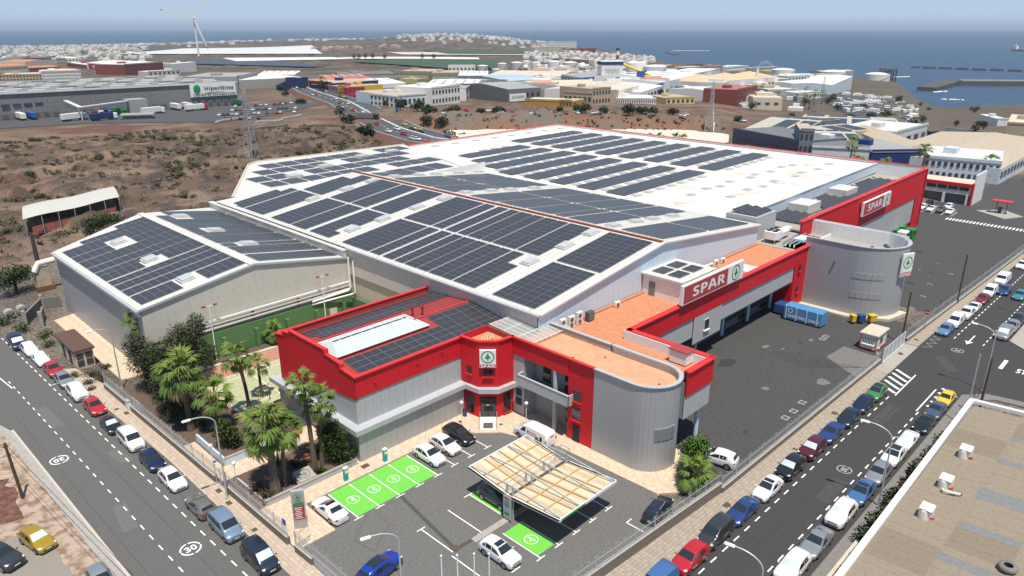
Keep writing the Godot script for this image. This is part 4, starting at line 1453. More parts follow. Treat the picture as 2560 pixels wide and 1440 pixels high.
	var gl:=part("rooflight_glass",m,"skydome_glass",t)
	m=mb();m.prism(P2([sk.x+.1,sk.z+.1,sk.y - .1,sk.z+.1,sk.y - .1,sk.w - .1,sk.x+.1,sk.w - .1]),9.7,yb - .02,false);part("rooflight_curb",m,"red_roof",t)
	m=mb();m.box(V(45.6,9.75,67.9),Vector3(12.9,.06,4.7));part("rooflight_floor",m,"grey_panel",t)
	var fr:=mb()
	for k in 9:
		var a:=lerpf(sk.x+.5,sk.y - .8,k/8.0)
		var ay:=clampf(a,sk.x+1.0,sk.y - 1.6)
		fr.bar(V(a,yb+.03,sk.z),V(ay,yr+.03,mid),.09,.08);fr.bar(V(a,yb+.03,sk.w),V(ay,yr+.03,mid),.09,.08)
	for f in [0.0,.5,1.0]:
		for sd in [sk.z,sk.w]:
			var bb: float=lerpf(sd,mid,f);var y:=lerpf(yb,yr,f)+.03
			fr.bar(V(sk.x+f,y,bb),V(sk.y - 1.6*f,y,bb),.09,.08)
	for a in [[sk.x,sk.x+1.0],[sk.y,sk.y - 1.6]]:
		fr.bar(V(a[0],yb+.03,sk.z),V(a[0],yb+.03,sk.w),.09,.08)
	part("rooflight_frame",fr,"white",t)
	for k in 2:
		m=mb();m.tube([V(52.9+k*.9,9.9,69.6 - k*.9),V(52.9+k*.9,11.3,69.6 - k*.9)],.12,8)
		m.cbox(V(52.9+k*.9,11.4,69.6 - k*.9),Vector3(.45,.18,.45),.04)
		part("flue",m,"red_dark",t)
	var oct:=P2([52.9,60.4,53.15,57.75,54.85,56.05,57.35,55.85,57.6,60.4])
	m=mb();m.prism(oct,0,10.2,false)
	part("entrance_tower",m,"red",t)
	m=mb();m.prism(P2([53.1,60.3,53.35,57.85,54.95,56.25,57.2,56.1,57.4,60.3]),9.3,9.5);part("tower_roof",m,"terracotta",t)
	m=mb()
	var op:=[Vector2(52.9,60.4),Vector2(53.15,57.75),Vector2(54.85,56.05),Vector2(57.35,55.85)]
	for i in 3: m.bar(V(op[i].x,10.26,op[i].y),V(op[i+1].x,10.26,op[i+1].y),.42,.13)
	part("tower_cap",m,"red_trim",t)
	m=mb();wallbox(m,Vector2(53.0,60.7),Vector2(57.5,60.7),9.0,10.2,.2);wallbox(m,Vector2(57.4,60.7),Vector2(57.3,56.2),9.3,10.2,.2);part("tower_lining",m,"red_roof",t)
	for k in 5:
		m=mb();m.bar(V(54.2+k*.42,9.62,58.0),V(55.3+k*.42,9.62,59.3),.22,.12);part("spare_tile_stack",m,"timber_beam",t)
	var f1:=Vector3(1,0,-(57.75 - 60.4)/0.25).normalized()
	var fm:=(V(54.85,0,56.05) - V(53.15,0,57.75)).normalized()
	var fl:=(V(53.15,0,57.75) - V(52.9,0,60.4)).normalized()
	var frt:=(V(57.35,0,55.85) - V(54.85,0,56.05)).normalized()
	var cm:=V(54.0,0,56.9)
	window(t,cm+Vector3(0,6.15,0)+fm.cross(Vector3.UP)*.05,fm,1.15,.95,"red_dark","window_dark","red",2)
	window(t,V(53.02,6.2,59.1),fl,.8,1.0,"red_dark","window_dark","red")
	window(t,V(53.02,1.75,59.0),fl,1.2,2.6,"red_dark","window_dark","")
	window(t,V(56.25,1.75,55.94),frt,1.15,2.6,"red_dark","window_dark","red")
	var nn:=fm.cross(Vector3.UP)
	m=mb();m.box(cm+Vector3(0,1.5,0)+nn*.05,Vector3(1.9,2.75,.12),Basis(fm,Vector3.UP,nn));var door:=part("entrance_door",m,"black",t)
	m=mb()
	for k in 2: m.box(cm+Vector3(0,1.5,0)+nn*.12+fm*(k - .5)*.9,Vector3(.82,2.55,.04),Basis(fm,Vector3.UP,nn))
	part("door_leaf",m,"window_dark",door)
	m=mb();m.box(cm+Vector3(-.1,1.9,0)+nn*.15,Vector3(.3,.1,.02),Basis(fm,Vector3.UP,nn));part("notice",m,"sign_white",door)
	m=mb()
	var rb:=Basis(fm,Vector3.UP,nn)
	m.box(cm+Vector3(0,.16,0)+nn*1.6,Vector3(2.0,.18,3.1),rb);part("entrance_ramp",m,"white_wall",t)
	m=mb();m.box(cm+Vector3(0,.26,0)+nn*2.2,Vector3(1.15,.015,1.3),rb);part("door_mat",m,"iron",t)
	for s in [-1,1]:
		m=mb();m.bar(cm+fm*s*1.0+Vector3(0,1.05,0)+nn*.2,cm+fm*s*1.0+Vector3(0,.95,0)+nn*3.0,.05,.05)
		m.bar(cm+fm*s*1.0+Vector3(0,.2,0)+nn*3.0,cm+fm*s*1.0+Vector3(0,.95,0)+nn*3.0,.05,.05)
		m.bar(cm+fm*s*1.0+Vector3(0,.2,0)+nn*.2,cm+fm*s*1.0+Vector3(0,1.05,0)+nn*.2,.05,.05)
		part("handrail",m,"galv",t)
	for c in [[40.4,8.6],[46.3,8.9],[50.0,9.0]]:
		m=mb();m.ball(V(c[0],c[1],60.42),Vector3(.13,.13,.16),5,8);part("camera_dome",m,"red_dark",t)
	var sg:=thing_w("tower_sign","square white sign with green fir tree emblem on the entrance tower","sign",cm+Vector3(0,7.05,0)+nn*.2)
	square_sign(sg,cm+Vector3(0,8.15,0)+nn*.32,fm,Vector3.UP,1.95,2.35)

	t=thing_w("rounded_wing","grey ribbed wing with rounded end, red stair tower and balcony","building",V(57.3,0,50))
	m=mb();m.prism(P2([58.0,55.8,57.35,55.8,57.35,54.0,58.9,53.6,58.9,47.0,63.4,47.0,63.4,55.8]),0,9.3,false);part("recess_wall",m,"grey_wall",t)
	panel_wall("cladding_sheet",Vector2(57.32,55.85),Vector2(57.32,54.0),.1,7.9,1.0,.05,"grey_panel",t)
	m=mb();m.box(V(58.1,4.6,50.6),Vector3(1.6,.2,7.2));part("balcony_floor",m,"grey_dark",t)
	m=mb();wallbox(m,Vector2(56.3,54.3),Vector2(56.3,46.3),4.7,6.0,.16);wallbox(m,Vector2(56.2,54.22),Vector2(57.4,54.22),4.7,6.0,.16);wallbox(m,Vector2(56.2,46.38),Vector2(57.3,46.38),4.7,6.0,.16)
	m.box(V(56.85,4.72,50.3),Vector3(1.15,.1,7.9))
	part("balcony",m,"grey_panel",t)
	m=mb();m.bar(V(56.3,6.06,54.4),V(56.3,6.06,46.25),.26,.1);m.bar(V(56.2,6.06,54.22),V(57.3,6.06,54.22),.26,.1);part("balcony_cap",m,"grey_trim",t)
	m=mb();m.tube([V(57.4,0,49.2),V(57.4,8.1,49.2)],.28,14);part("round_column",m,"grey_trim",t)
	for w in [[48.2,6.0,1.5,2.6],[51.8,6.1,1.2,2.3],[48.1,2.0,1.2,2.2]]:
		window(t,V(58.85,w[1],w[0]),Vector3(0,0,1),w[2],w[3],"black","window_dark")
	for k in 2: window(t,V(57.28,3.1 - k*1.25,54.9),Vector3(0,0,1),.95,.95,"black","window_mid","",2)
	panel_wall("red_band",Vector2(57.32,56.0),Vector2(57.32,47.1),8.0,10.2,4.5,.2,"red",t,.006)
	m=mb();m.box(V(58.1,8.1,51.5),Vector3(1.5,.16,9.0));part("soffit",m,"grey_panel",t)
	m=mb();m.prism(P2([57.2,47.1,57.2,43.45,60.5,43.45,60.5,47.1]),0,9.0,false);part("stair_tower",m,"red",t)
	m=mb();wallbox(m,Vector2(57.32,47.1),Vector2(57.32,43.45),9.0,10.2,.24);part("stair_parapet",m,"red",t)
	for w in [[45.75,6.0,1.25,1.45],[45.75,3.6,1.25,1.45]]:
		window(t,V(57.2,w[1],w[0]),Vector3(0,0,1),w[2],w[3],"red_dark","window_mid","red",4)
	m=mb();m.box(V(57.17,1.15,45.75),Vector3(.08,2.1,.95));part("side_door",m,"black",t)
	m=mb();m.bar(V(57.12,10.26,56.0),V(57.12,10.26,43.4),.42,.13);part("parapet_cap",m,"red_trim",t)
	var arc:=[]
	var cc:=Vector2(60.4,38.4);var rr:=3.2
	arc.append(Vector2(57.2,43.45))
	for i in 21:
		var an:=PI+PI*i/20.0
		arc.append(cc+Vector2(cos(an),sin(an))*rr)
	arc.append(Vector2(63.6,46.0))
	for i in arc.size() - 1:
		panel_wall("cladding_sheet",arc[i],arc[i+1],.1,10.15,1.2,.05,"grey_clad",t,.008)
	m=mb()
	for i in arc.size() - 1: wallbox(m,arc[i].lerp(cc,.05),arc[i+1].lerp(cc,.05),9.2,10.12,.24)
	wallbox(m,Vector2(63.6,46),Vector2(63.6,55.8),9.2,10.1,.3)
	part("parapet",m,"concrete",t)
	m=mb()
	for i in arc.size() - 1: m.bar(V(arc[i].x,10.2,arc[i].y),V(arc[i+1].x,10.2,arc[i+1].y),.46,.1)
	m.bar(V(63.6,10.2,45.9),V(63.6,10.2,55.8),.46,.1)
	part("parapet_cap",m,"grey_trim",t)
	var pr:=PackedVector2Array()
	for p in arc: pr.append(p)
	pr.append(Vector2(63.6,55.7));pr.append(Vector2(57.3,55.7))
	m=mb();m.cap(pr,9.35);part("terracotta_roof",m,"terracotta_pale",t)
	for w in [[59.0,48.0],[61.6,45.4],[60.3,37.2]]:
		m=mb();m.cbox(V(w[0],9.42,w[1]),Vector3(.22,.12,.22),.03);part("roof_drain",m,"rust",t)
	for k in 3:
		var an:=PI+PI*(.30+k*.085)
		var c: Vector2=cc+Vector2(cos(an),sin(an))*(rr+.07)
		var rt:=Vector3(-sin(an),0,-cos(an))
		window(t,V(c.x,4.6 if k < 3 else 1.4,c.y),rt,.82,1.5,"grey_clad","grey_dark","")
	var gt:=thing_w("glass_canopy","sloping glass roof between the office and the pale hall wall","canopy",V(58,9.4,56))
	for k in 8:
		var a0:=57.9+k*.86
		m=mb();m.quad(V(a0,9.75,53.4),V(a0+.84,9.75,53.4),V(a0+.84,10.15,60.6),V(a0,10.15,60.6),Vector3.UP);part("pane",m,"glass_canopy",gt)
	m=mb()
	for k in 9:
		var a0:=57.9+k*.86
		m.bar(V(a0,9.82,53.3),V(a0,10.22,60.7),.07,.08)
	for f in 4:
		m.bar(V(57.9,9.8+f*.133,53.4+f*2.4),V(64.8,9.8+f*.133,53.4+f*2.4),.06,.07)
	part("frame",m,"white",gt)
	m=mb();m.box(V(61.3,6.9,58.0),Vector3(6.9,.2,4.6));part("floor_below",m,"white_wall",gt)

	t=thing_w("loading_wing","long red-banded loading wing with terracotta roof over dock bays","building",V(68.7,0,40))
	var top:=10.2
	panel_wall("red_band",Vector2(63.2,35.72),Vector2(68.65,35.72),7.3,top,2.72,.14,"red",t,.006)
	panel_wall("red_band",Vector2(68.65,35.6),Vector2(68.65,47.0),7.3,top,3.8,.14,"red",t,.006)
	panel_wall("red_band",Vector2(69.0,46.95),Vector2(115.2,46.95),7.5,top,5.1,.14,"red",t,.006)
	m=mb();m.bar(V(63.3,top+.06,35.75),V(68.9,top+.06,35.75),.8,.14);m.bar(V(68.5,top+.06,35.4),V(68.5,top+.06,47.3),.8,.14);m.bar(V(68.2,top+.06,46.98),V(121.4,top+.06,46.98),.8,.14);part("parapet_cap",m,"red_trim",t)
	m=mb();wallbox(m,Vector2(63.6,36.25),Vector2(68.0,36.25),9.0,top,.1);wallbox(m,Vector2(68.0,36.2),Vector2(68.0,47.4),9.0,top,.12);wallbox(m,Vector2(68.0,47.45),Vector2(120,47.45),9.0,top,.12);part("parapet_lining",m,"white_wall",t)
	panel_wall("cladding_sheet",Vector2(63.2,35.8),Vector2(68.55,35.8),4.5,7.3,1.1,.08,"grey_panel",t)
	panel_wall("cladding_sheet",Vector2(68.5,35.7),Vector2(68.5,47.0),4.5,7.3,1.1,.08,"grey_panel",t)
	m=mb();m.prism(P2([63.3,35.9,68.4,35.9,68.4,55.4,63.3,55.4]),4.5,9.0,false,true);part("upper_wall",m,"grey_wall",t)
	panel_wall("cladding_sheet",Vector2(69.0,47.05),Vector2(83.6,47.05),4.5,7.5,1.1,.06,"grey_panel",t)
	panel_wall("cladding_sheet",Vector2(83.6,46.9),Vector2(91.2,46.9),3.4,7.5,1.1,.06,"grey_panel",t)
	panel_wall("cladding_sheet",Vector2(91.2,47.05),Vector2(115.0,47.05),4.9,8.0,1.1,.06,"grey_panel",t)
	m=mb();m.prism(P2([68.4,47.15,121,47.15,121,55.4,68.4,55.4]),4.6,9.0,false,true);part("upper_wall",m,"grey_wall",t)
	window(t,V(87.0,5.6,46.8),RA,1.25,1.6,"white","window_dark","white")
	m=mb();m.box(V(93,.55,53.0),Vector3(50,1.1,5.6));part("dock_platform",m,"concrete_dark",t)
	m=mb();m.box(V(93,2.4,55.6),Vector3(50,4.8,.3));part("dock_back_wall",m,"grey_wall",t)
	for k in 6:
		m=mb();m.box(V(76+k*7.2,2.6,55.38),Vector3(3.4,2.9,.12));part("dock_door",m,"grey_panel",t)
		m=mb();m.box(V(76+k*7.2,.75,50.12),Vector3(2.6,.5,.25));part("dock_buffer",m,"black",t)
	for a in [73.2,81.2,89.2,97.0,105.2,113.1]:
		m=mb();m.tube([V(a,0,49.5),V(a,4.7,49.5)],.26,14);part("column",m,"hall_blue",t)
	m=mb();m.tube([V(67.9,0,36.6),V(67.9,4.6,36.6)],.26,14);part("column",m,"hall_blue",t)
	m=mb();m.tube([V(67.9,0,43.2),V(67.9,4.6,43.2)],.26,14);part("column",m,"hall_blue",t)
	m=mb();m.prism(P2([115.2,46.85,121.6,46.85,121.6,55,118.5,55,118.5,50,115.2,50]),0,8.95,false);part("red_end",m,"red",t)
	m=mb();wallbox(m,Vector2(115.2,46.97),Vector2(121.6,46.97),8.95,top,.24);part("end_parapet",m,"red",t)
	for y in [6.9,3.15]: window(t,V(117.0,y,46.8),RA,.95,1.15,"red_dark","window_dark","red")
	m=mb();m.cap(P2([63.7,36.3,68.0,36.3,68.0,47.5,120,47.5,120,55.4,63.7,55.4]),9.02);part("terracotta_roof",m,"terracotta",t)
	m=mb();m.bar(V(68,9.15,55.2),V(118,9.15,55.2),.3,.25);part("upstand",m,"terracotta",t)
	m=mb();m.cbox(V(67.2,9.9,38.9),Vector3(1.5,1.5,2.2),.03);var hut:=part("roof_hut",m,"white_wall",t)
	m=mb();m.box(V(67.2,10.72,38.9),Vector3(1.8,.1,2.5));part("hut_roof",m,"red_roof",hut)
	m=mb();m.prism(P2([83.3,54.6,83.3,49.2,91.6,49.2,91.6,55.4,83.3,55.4]),9.0,12.0,false);var ph:=part("penthouse",m,"white_wall",t)
	m=mb();m.prism(P2([82.9,55.6,82.9,48.7,92.0,48.7,92.0,55.6]),12.0,12.25,true,true);part("penthouse_roof",m,"white_roof",ph)
	m=mb();m.box(V(83.26,10.1,53.8),Vector3(.08,2.1,1.0));part("door",m,"grey_dark",ph)
	out=[]
	pv_fields([[84.2,87.0,50.0,52.0,2,1],[87.8,90.6,50.0,52.0,2,1],[84.2,87.0,52.6,54.6,2,1],[87.8,90.6,52.6,54.6,2,1]],[12.25,0,0],[],out)
	pv_commit(out,t)
	m=mb();m.box(V(103.5,9.2,49.6),Vector3(3.6,.3,2.6));part("flat_rooflight",m,"white_roof",t)
	for s in [[64.9,54.6,1.5,"twin-fan air unit closest to the sloping glass roof"],[66.4,54.5,1.5,"middle one of three twin-fan air units by the glass roof"],[67.9,54.4,1.7,"tallest twin-fan air unit, next to the dark slatted crate"],[76.3,54.6,.75,"lone small air unit at the foot of the pale hall wall"],[99.0,54.2,.8,"small air unit nearest the rooftop penthouse behind the long sign"],[100.3,54.2,.8,"second small air unit from the penthouse behind the long sign"],[101.9,54.2,1.0,"largest air unit in the row behind the long sign"],[104.2,54.3,.8,"small air unit farthest from the penthouse in its row"]]:
		ac_unit(s[0],9.02,s[1],s[2],s[3])
	var cr:=thing_w("roof_crate","dark slatted crate beside the twin-fan air units","crate",V(69.8,9.02,54.2))
	m=mb();m.cbox(V(69.8,9.75,54.2),Vector3(1.2,1.2,.7),.04);part("shell",m,"iron",cr)
	m=mb()
	for k in 5: m.box(V(69.8,9.3+k*.22,53.84),Vector3(1.1,.1,.04))
	part("slats",m,"grey_dark",cr)
	sg=thing_w("long_sign","long red and white sign with fir tree emblem above the loading wing","sign",V(79.2,10.3,46.6))
	long_sign(sg,V(87.2,11.95,46.5),RA,Vector3.UP,16.2,2.75)
	m=mb()
	for a in [80.0,87.0,94.4]:
		m.bar(V(a,10.2,47.3),V(a,13.0,46.8),.07,.07);m.bar(V(a,10.0,49.5),V(a,12.6,46.9),.06,.06);m.bar(V(a,10.2,46.75),V(a,10.2,47.4),.06,.06)
	part("brackets",m,"white",sg)

func ac_unit(a: float,y: float,b: float,h: float,label: String) -> void:
	var t:=thing("air_unit",label,"air conditioner",V(a,y,b),0,"outdoor air units on the terracotta roof")
	org=Vector3.ZERO
	var m:=mb();m.cbox(Vector3(0,h*.5+.05,0),Vector3(1.0,h,.45),.04);part("casing",m,"ac_white",t)
	for k in (2 if h > 1.2 else 1):
		var f:=mb();f.tube([Vector3(-.12,h*(.28+.45*k) if h > 1.2 else h*.5,.2),Vector3(-.12,h*(.28+.45*k) if h > 1.2 else h*.5,.24)],.3,14)
		part("fan_grille",f,"iron",t)

const HALL_L:=3.7/26.7
const HALL_R:=-3.0/29.8

func halls() -> void:
	main_hall()
	left_hall()
	back_wing()
	big_hall()
	drum_tower()

func main_hall() -> void:
	var t:=thing_w("main_hall","long gabled hall with pale blue end wall and rooftop solar arrays","warehouse",V(61.5,0,55.6))
	var a0:=61.3;var ar:=88.2;var a1:=118.4
	var y0:=11.78;var yr:=15.5;var y1:=12.45
	var top:=func(p: Vector2) -> float: return y0+(p.x - a0)*(yr - y0)/(ar - a0) - .12 if p.x < ar else yr+(p.x - ar)*(y1 - yr)/(a1 - ar) - .12
	panel_wall("wall_panel",Vector2(61.4,55.6),Vector2(88.2,55.6),8.7,top,1.16,.07,"hall_blue",t)
	panel_wall("wall_panel",Vector2(88.2,55.6),Vector2(118.2,55.6),8.7,top,1.16,.07,"hall_blue",t)
	panel_wall("wall_panel",Vector2(61.5,97.5),Vector2(61.5,55.8),7.4,11.6,.92,.07,"hall_pink",t)
	var m:=mb();m.prism(P2([61.7,55.8,118.2,55.8,118.2,126,88.2,134,61.7,143.4]),-8,11.6,false);part("core_wall",m,"cream_plinth",t)
	m=mb();m.tri(V(a0+.4,11.5,55.9),V(ar,yr - .2,55.9),V(a1 - .3,11.5,55.9));part("gable_end",m,"hall_blue",t)
	m=mb();m.tri(V(a0+.4,11.5,143.4),V(ar,yr - .1,134.0),V(a1 - .3,11.5,125.8));part("gable_end",m,"white_wall",t)
	m=mb()
	m.quad(V(a0,y0,55.3),V(a0,y0,144.0),V(ar,yr,134.2),V(ar,yr,55.3),Vector3.UP)
	part("roof",m,"white_roof",t)
	m=mb()
	m.quad(V(ar,yr,55.3),V(ar,yr,134.2),V(a1,y1,126.0),V(a1,y1,55.3),Vector3.UP)
	part("roof",m,"white_roof",t)
	m=mb();m.bar(V(a0,y0+.02,55.35),V(ar,yr+.02,55.35),.5,.24);part("verge_trim",m,"gutter",t)
	m=mb();m.bar(V(ar,yr+.02,55.35),V(a1,y1+.02,55.35),.5,.24);part("verge_trim",m,"gutter",t)
	m=mb();m.bar(V(ar,yr+.1,55.6),V(ar,yr+.1,134.2),.55,.22);part("ridge_cap",m,"ridge_cap",t)
	m=mb()
	for k in 70:
		var b:=56.2+k*1.1
		m.bar(V(a0,y0+.03,b),V(ar,yr+.03,b),.05,.07)
		if b < 126: m.bar(V(ar,yr+.03,b),V(a1,y1+.03,b),.05,.07)
	part("sheet_ribs",m,"white_roof",t).set_meta("kind","stuff")
	m=mb();m.bar(V(a0 - .1,y0 - .02,55.3),V(a0 - .1,y0 - .02,96.8),.5,.2);part("gutter",m,"grey_trim",t)
	m=mb();m.bar(V(a1+.1,y1 - .02,55.3),V(a1+.1,y1 - .02,126.0),.5,.2);part("gutter",m,"gutter",t)
	for b in [79.2 - .45,86.0,92.2,110.4,116.1,133.75]:
		m=mb();m.quad(V(a0+.2,y0+.04,b - .32),V(a0+.2,y0+.04,b+.32),V(ar - .4,yr,b+.32),V(ar - .4,yr,b - .32),Vector3.UP);part("light_strip",m,"gutter",t)
	var fs:=[[56.8,64.5,4],[68.1,72.3,2],[72.8,74.75,1],[75.15,77.6,1],[78.1,80.15,1],[80.6,83.2,1],[83.7,85.65,1],[86.3,88.6,1],[89.6,91.9,1],[92.5,97.5,2],[97.8,99.7,1],[103.8,109.6,3],[111.2,115.8,2],[116.5,123.0,3],[126.3,129.8,2],[130.1,133.3,1],[134.2,136.6,1]]
	var fl:=[]
	for f in fs:
		if f[0] < 130: fl.append([74.95,87.3,f[0] - .1,f[1]+.1,10,f[2]])
		fl.append([62.2,74.3,f[0] - .1 if f[0] > 60 else 57.0,f[1]+.1,10,f[2]])
	fl.append([75.1,84.5,130.1,133.3,8,1])
	fl.append([62.6,72.0,137.0,138.9,8,1])
	var holes:=[]
	var lights:=[[85.7,66.9],[79.7,67.0],[72.6,67.5],[85.6,101.3],[79.7,101.9],[72.6,102.6],[66.7,103.2],[85.7,124.1],[79.8,124.6],[72.5,125.3]]
	for h in lights: holes.append([h[0],h[1],1.3,.9])
	var out:=[]
	pv_fields(fl,[y0,HALL_L,a0],holes,out)
	var lr:=[[91.5,67.1],[98.3,67.5],[103.6,67.7],[109.9,67.8],[91.9,124.6],[98.5,124.9],[103.6,125.1],[110.6,125.3],[91.7,102.0],[98.4,102.0],[103.5,101.8],[110.3,101.6]]
	var hr:=[]
	for h in lr: hr.append([h[0],h[1],1.3,.9])
	var fr:=[]
	for f in [[56.9,64.6,4],[69.6,75.4,3],[76.2,78.4,1],[79.0,84.6,3],[85.3,91.6,3],[92.3,99.4,4],[104.0,110.2,3],[111.0,116.2,3],[117.0,122.8,3]]:
		fr.append([90.2,103.1,f[0],f[1],11,f[2]])
		fr.append([104.0,117.4,f[0],f[1],12,f[2]])
	fr.append([90.2,101,126.6,131,9,2])
	pv_fields(fr,[yr,HALL_R,ar],hr,out)
	pv_commit(out,t)
	for h in lights: rooflight(V(h[0],y0+(h[0] - a0)*HALL_L,h[1]),HALL_L,t,2.3,1.7,.5)
	for h in lr: rooflight(V(h[0],yr+(h[0] - ar)*HALL_R,h[1]),HALL_R,t,2.3,1.6,.5)

func left_hall() -> void:
	var t:=thing_w("left_hall","beige gabled hall with solar roof beside the tennis court","warehouse",V(29.3,0,97))
	var a0:=29.3;var ar:=45.5;var a1:=62.0
	var y0:=10.05;var yr:=12.7;var y1:=10.1
	var back:=func(a: float) -> float: return 134.6+(a - 29.0)*.36
	panel_wall("wall_sheet",Vector2(29.5,back.call(29.5)),Vector2(29.5,97.1),-1.0,9.6,1.1,.06,"grey_clad",t)
	var m:=mb();m.prism(P2([29.62,97.2,61.9,97.2,61.9,145.5,29.62,134.4]),-6,9.6,false);part("core_wall",m,"beige_wall",t)
	var top:=func(p: Vector2) -> float: return (y0+(p.x - a0)*(yr - y0)/(ar - a0) if p.x < ar else yr+(p.x - ar)*(y1 - yr)/(a1 - ar)) - .1
	panel_wall("wall_panel",Vector2(29.4,97.1),Vector2(45.5,97.1),5.0,top,3.2,.07,"beige_wall",t,.012)
	panel_wall("wall_panel",Vector2(45.5,97.1),Vector2(61.8,97.1),5.0,top,3.3,.07,"beige_wall",t,.012)
	m=mb();m.tri(V(29.7,9.5,97.3),V(ar,yr - .15,97.3),V(61.8,9.5,97.3));part("gable_end",m,"beige_wall",t)
	m=mb();m.quad(V(a0 - .2,y0,96.9),V(a0 - .2,y0,back.call(a0)),V(ar,yr,back.call(ar)),V(ar,yr,96.9),Vector3.UP);part("roof",m,"white_roof",t)
	m=mb();m.quad(V(ar,yr,96.9),V(ar,yr,back.call(ar)),V(a1,y1,back.call(a1)),V(a1,y1,96.9),Vector3.UP);part("roof",m,"white_roof",t)
	m=mb();m.bar(V(ar,yr+.04,96.9),V(ar,yr+.04,back.call(ar)),1.1,.1);part("ridge_cap",m,"white_roof",t)
	m=mb();m.bar(V(a0 - .25,y0 - .05,96.85),V(ar,yr - .02,96.85),.16,.3);part("verge_trim",m,"grey_trim",t)
	m=mb();m.bar(V(ar,yr - .02,96.85),V(a1,y1 - .05,96.85),.16,.3);part("verge_trim",m,"grey_trim",t)
	m=mb();m.bar(V(a0 - .35,y0 - .2,96.9),V(a0 - .35,y0 - .2,back.call(a0)),.4,.3);part("eaves_gutter",m,"grey_trim",t)
	m=mb();m.bar(V(a0 - .15,y0 - .75,97.0),V(a0 - .15,y0 - .75,back.call(a0)),.14,.16);part("eaves_rail",m,"white",t)
	for k in 7:
		m=mb();m.bar(V(a0 - .2,y0 - .8,100.5+k*5.3),V(a0 - .35,y0 - .3,100.5+k*5.3),.1,.1);part("rail_bracket",m,"white",t)
	m=mb();m.bar(V(61.2,10.6,97.1),V(61.2,10.6,146.2),.7,1.5);part("valley_parapet",m,"gutter",t)
	for k in 8:
		m=mb();m.bar(V(61.15,11.42,97.0+k*6.15),V(61.15,11.42,103.1+k*6.15),1.15,.16);part("parapet_cap",m,"white_roof",t)
	for k in 6:
		m=mb();m.cbox(V(62.0,11.7,100.0+k*8.0),Vector3(.5,.4,1.6),.03);part("overflow_box",m,"white",t)
	for k in 3:
		m=mb();m.bar(V(35.0,5.1+[0,.55,1.15][k] - .3,96.7),V(61.0,5.1+[0,.55,1.15][k],96.7),.28,.22);part("ledge_rail",m,["white_wall","gutter","white_wall"][k],t)
	for k in 4:
		m=mb();m.box(V(37.0+k*7.4,5.2,96.75),Vector3(.35,1.2,.2));part("bracket",m,"red_dark",t)
	m=mb();m.tube([V(61.0,10.4,96.4),V(61.0,5.2,96.4),V(60.6,4.9,96.4),V(54,4.7,96.4)],.17,9);part("downpipe",m,"white",t)
	m=mb();m.tube([V(61.9,10.2,95.4),V(61.2,9.9,95.4),V(61.2,4.6,95.4),V(60.8,4.3,95.9),V(54,4.2,96.5)],.15,9);part("downpipe",m,"white",t)
	var lights:=[[37.3,127.6],[37.2,114.1],[37.25,101.0]]
	var lr:=[[51.0,136.0],[51.1,121.9],[51.2,110.0]]
	var holes:=[];var hr:=[]
	for h in lights: holes.append([h[0],h[1],1.2,1.0])
	for h in lr: hr.append([h[0],h[1],1.3,1.0])
	var out:=[]
	var sl:=(yr - y0)/(ar - a0);var sr:=(y1 - yr)/(a1 - ar)
	var ff:=[]
	for f in [[98.3,102.5,2],[103.0,105.7,1],[106.1,108.7,1],[109.1,111.2,1],[111.8,114.7,1],[115.0,116.8,1],[117.2,119.9,1],[120.3,124.2,2],[124.6,127.8,1],[128.2,132.6,2]]:
		ff.append([30.0,45.0,f[0],f[1],13,f[2]])
	ff.append([33.4,45.0,133.0,135.0,10,1])
	ff.append([39.8,45.0,135.4,137.3,4,1])
	pv_fields(ff,[y0,sl,a0],holes,out)
	ff=[]
	for f in [[98.5,102.8,2],[103.8,106.0,1],[106.4,108.6,1],[109.3,111.2,1],[112.0,117.8,3],[118.5,124.3,3],[124.9,130.7,3],[131.3,137.2,3]]:
		ff.append([47.0,60.4,f[0],f[1],12,f[2]])
	ff.append([49.5,60.4,137.8,141.5,10,2])
	pv_fields(ff,[yr,sr,ar],hr,out)
	pv_commit(out,t)
	for h in lights: rooflight(V(h[0],y0+(h[0] - a0)*sl,h[1]),sl,t,2.0,2.0,.6)
	for h in lr: rooflight(V(h[0],yr+(h[0] - ar)*sr,h[1]),sr,t,2.4,2.0,.5)
	var w:=thing_w("court_wall","green painted wall with buttresses behind the tennis court","wall",V(36,0,96.6))
	m=mb();m.box(V(48.5,2.1,96.75),Vector3(26.0,4.2,.4));part("wall",m,"court_wall",w)
	for k in 5:
		m=mb();m.prism(P2([39.2+k*5.0,96.6,39.7+k*5.0,96.6,39.7+k*5.0,96.0,39.2+k*5.0,96.0]),0,3.2);part("buttress",m,"court_wall",w)
	m=mb();m.box(V(61.35,1.8,87),Vector3(.3,3.6,19));part("side_wall",m,"court_wall",w)
	m=mb();m.box(V(57.6,1.3,96.5),Vector3(1.3,2.6,.1));part("door",m,"gutter",w)

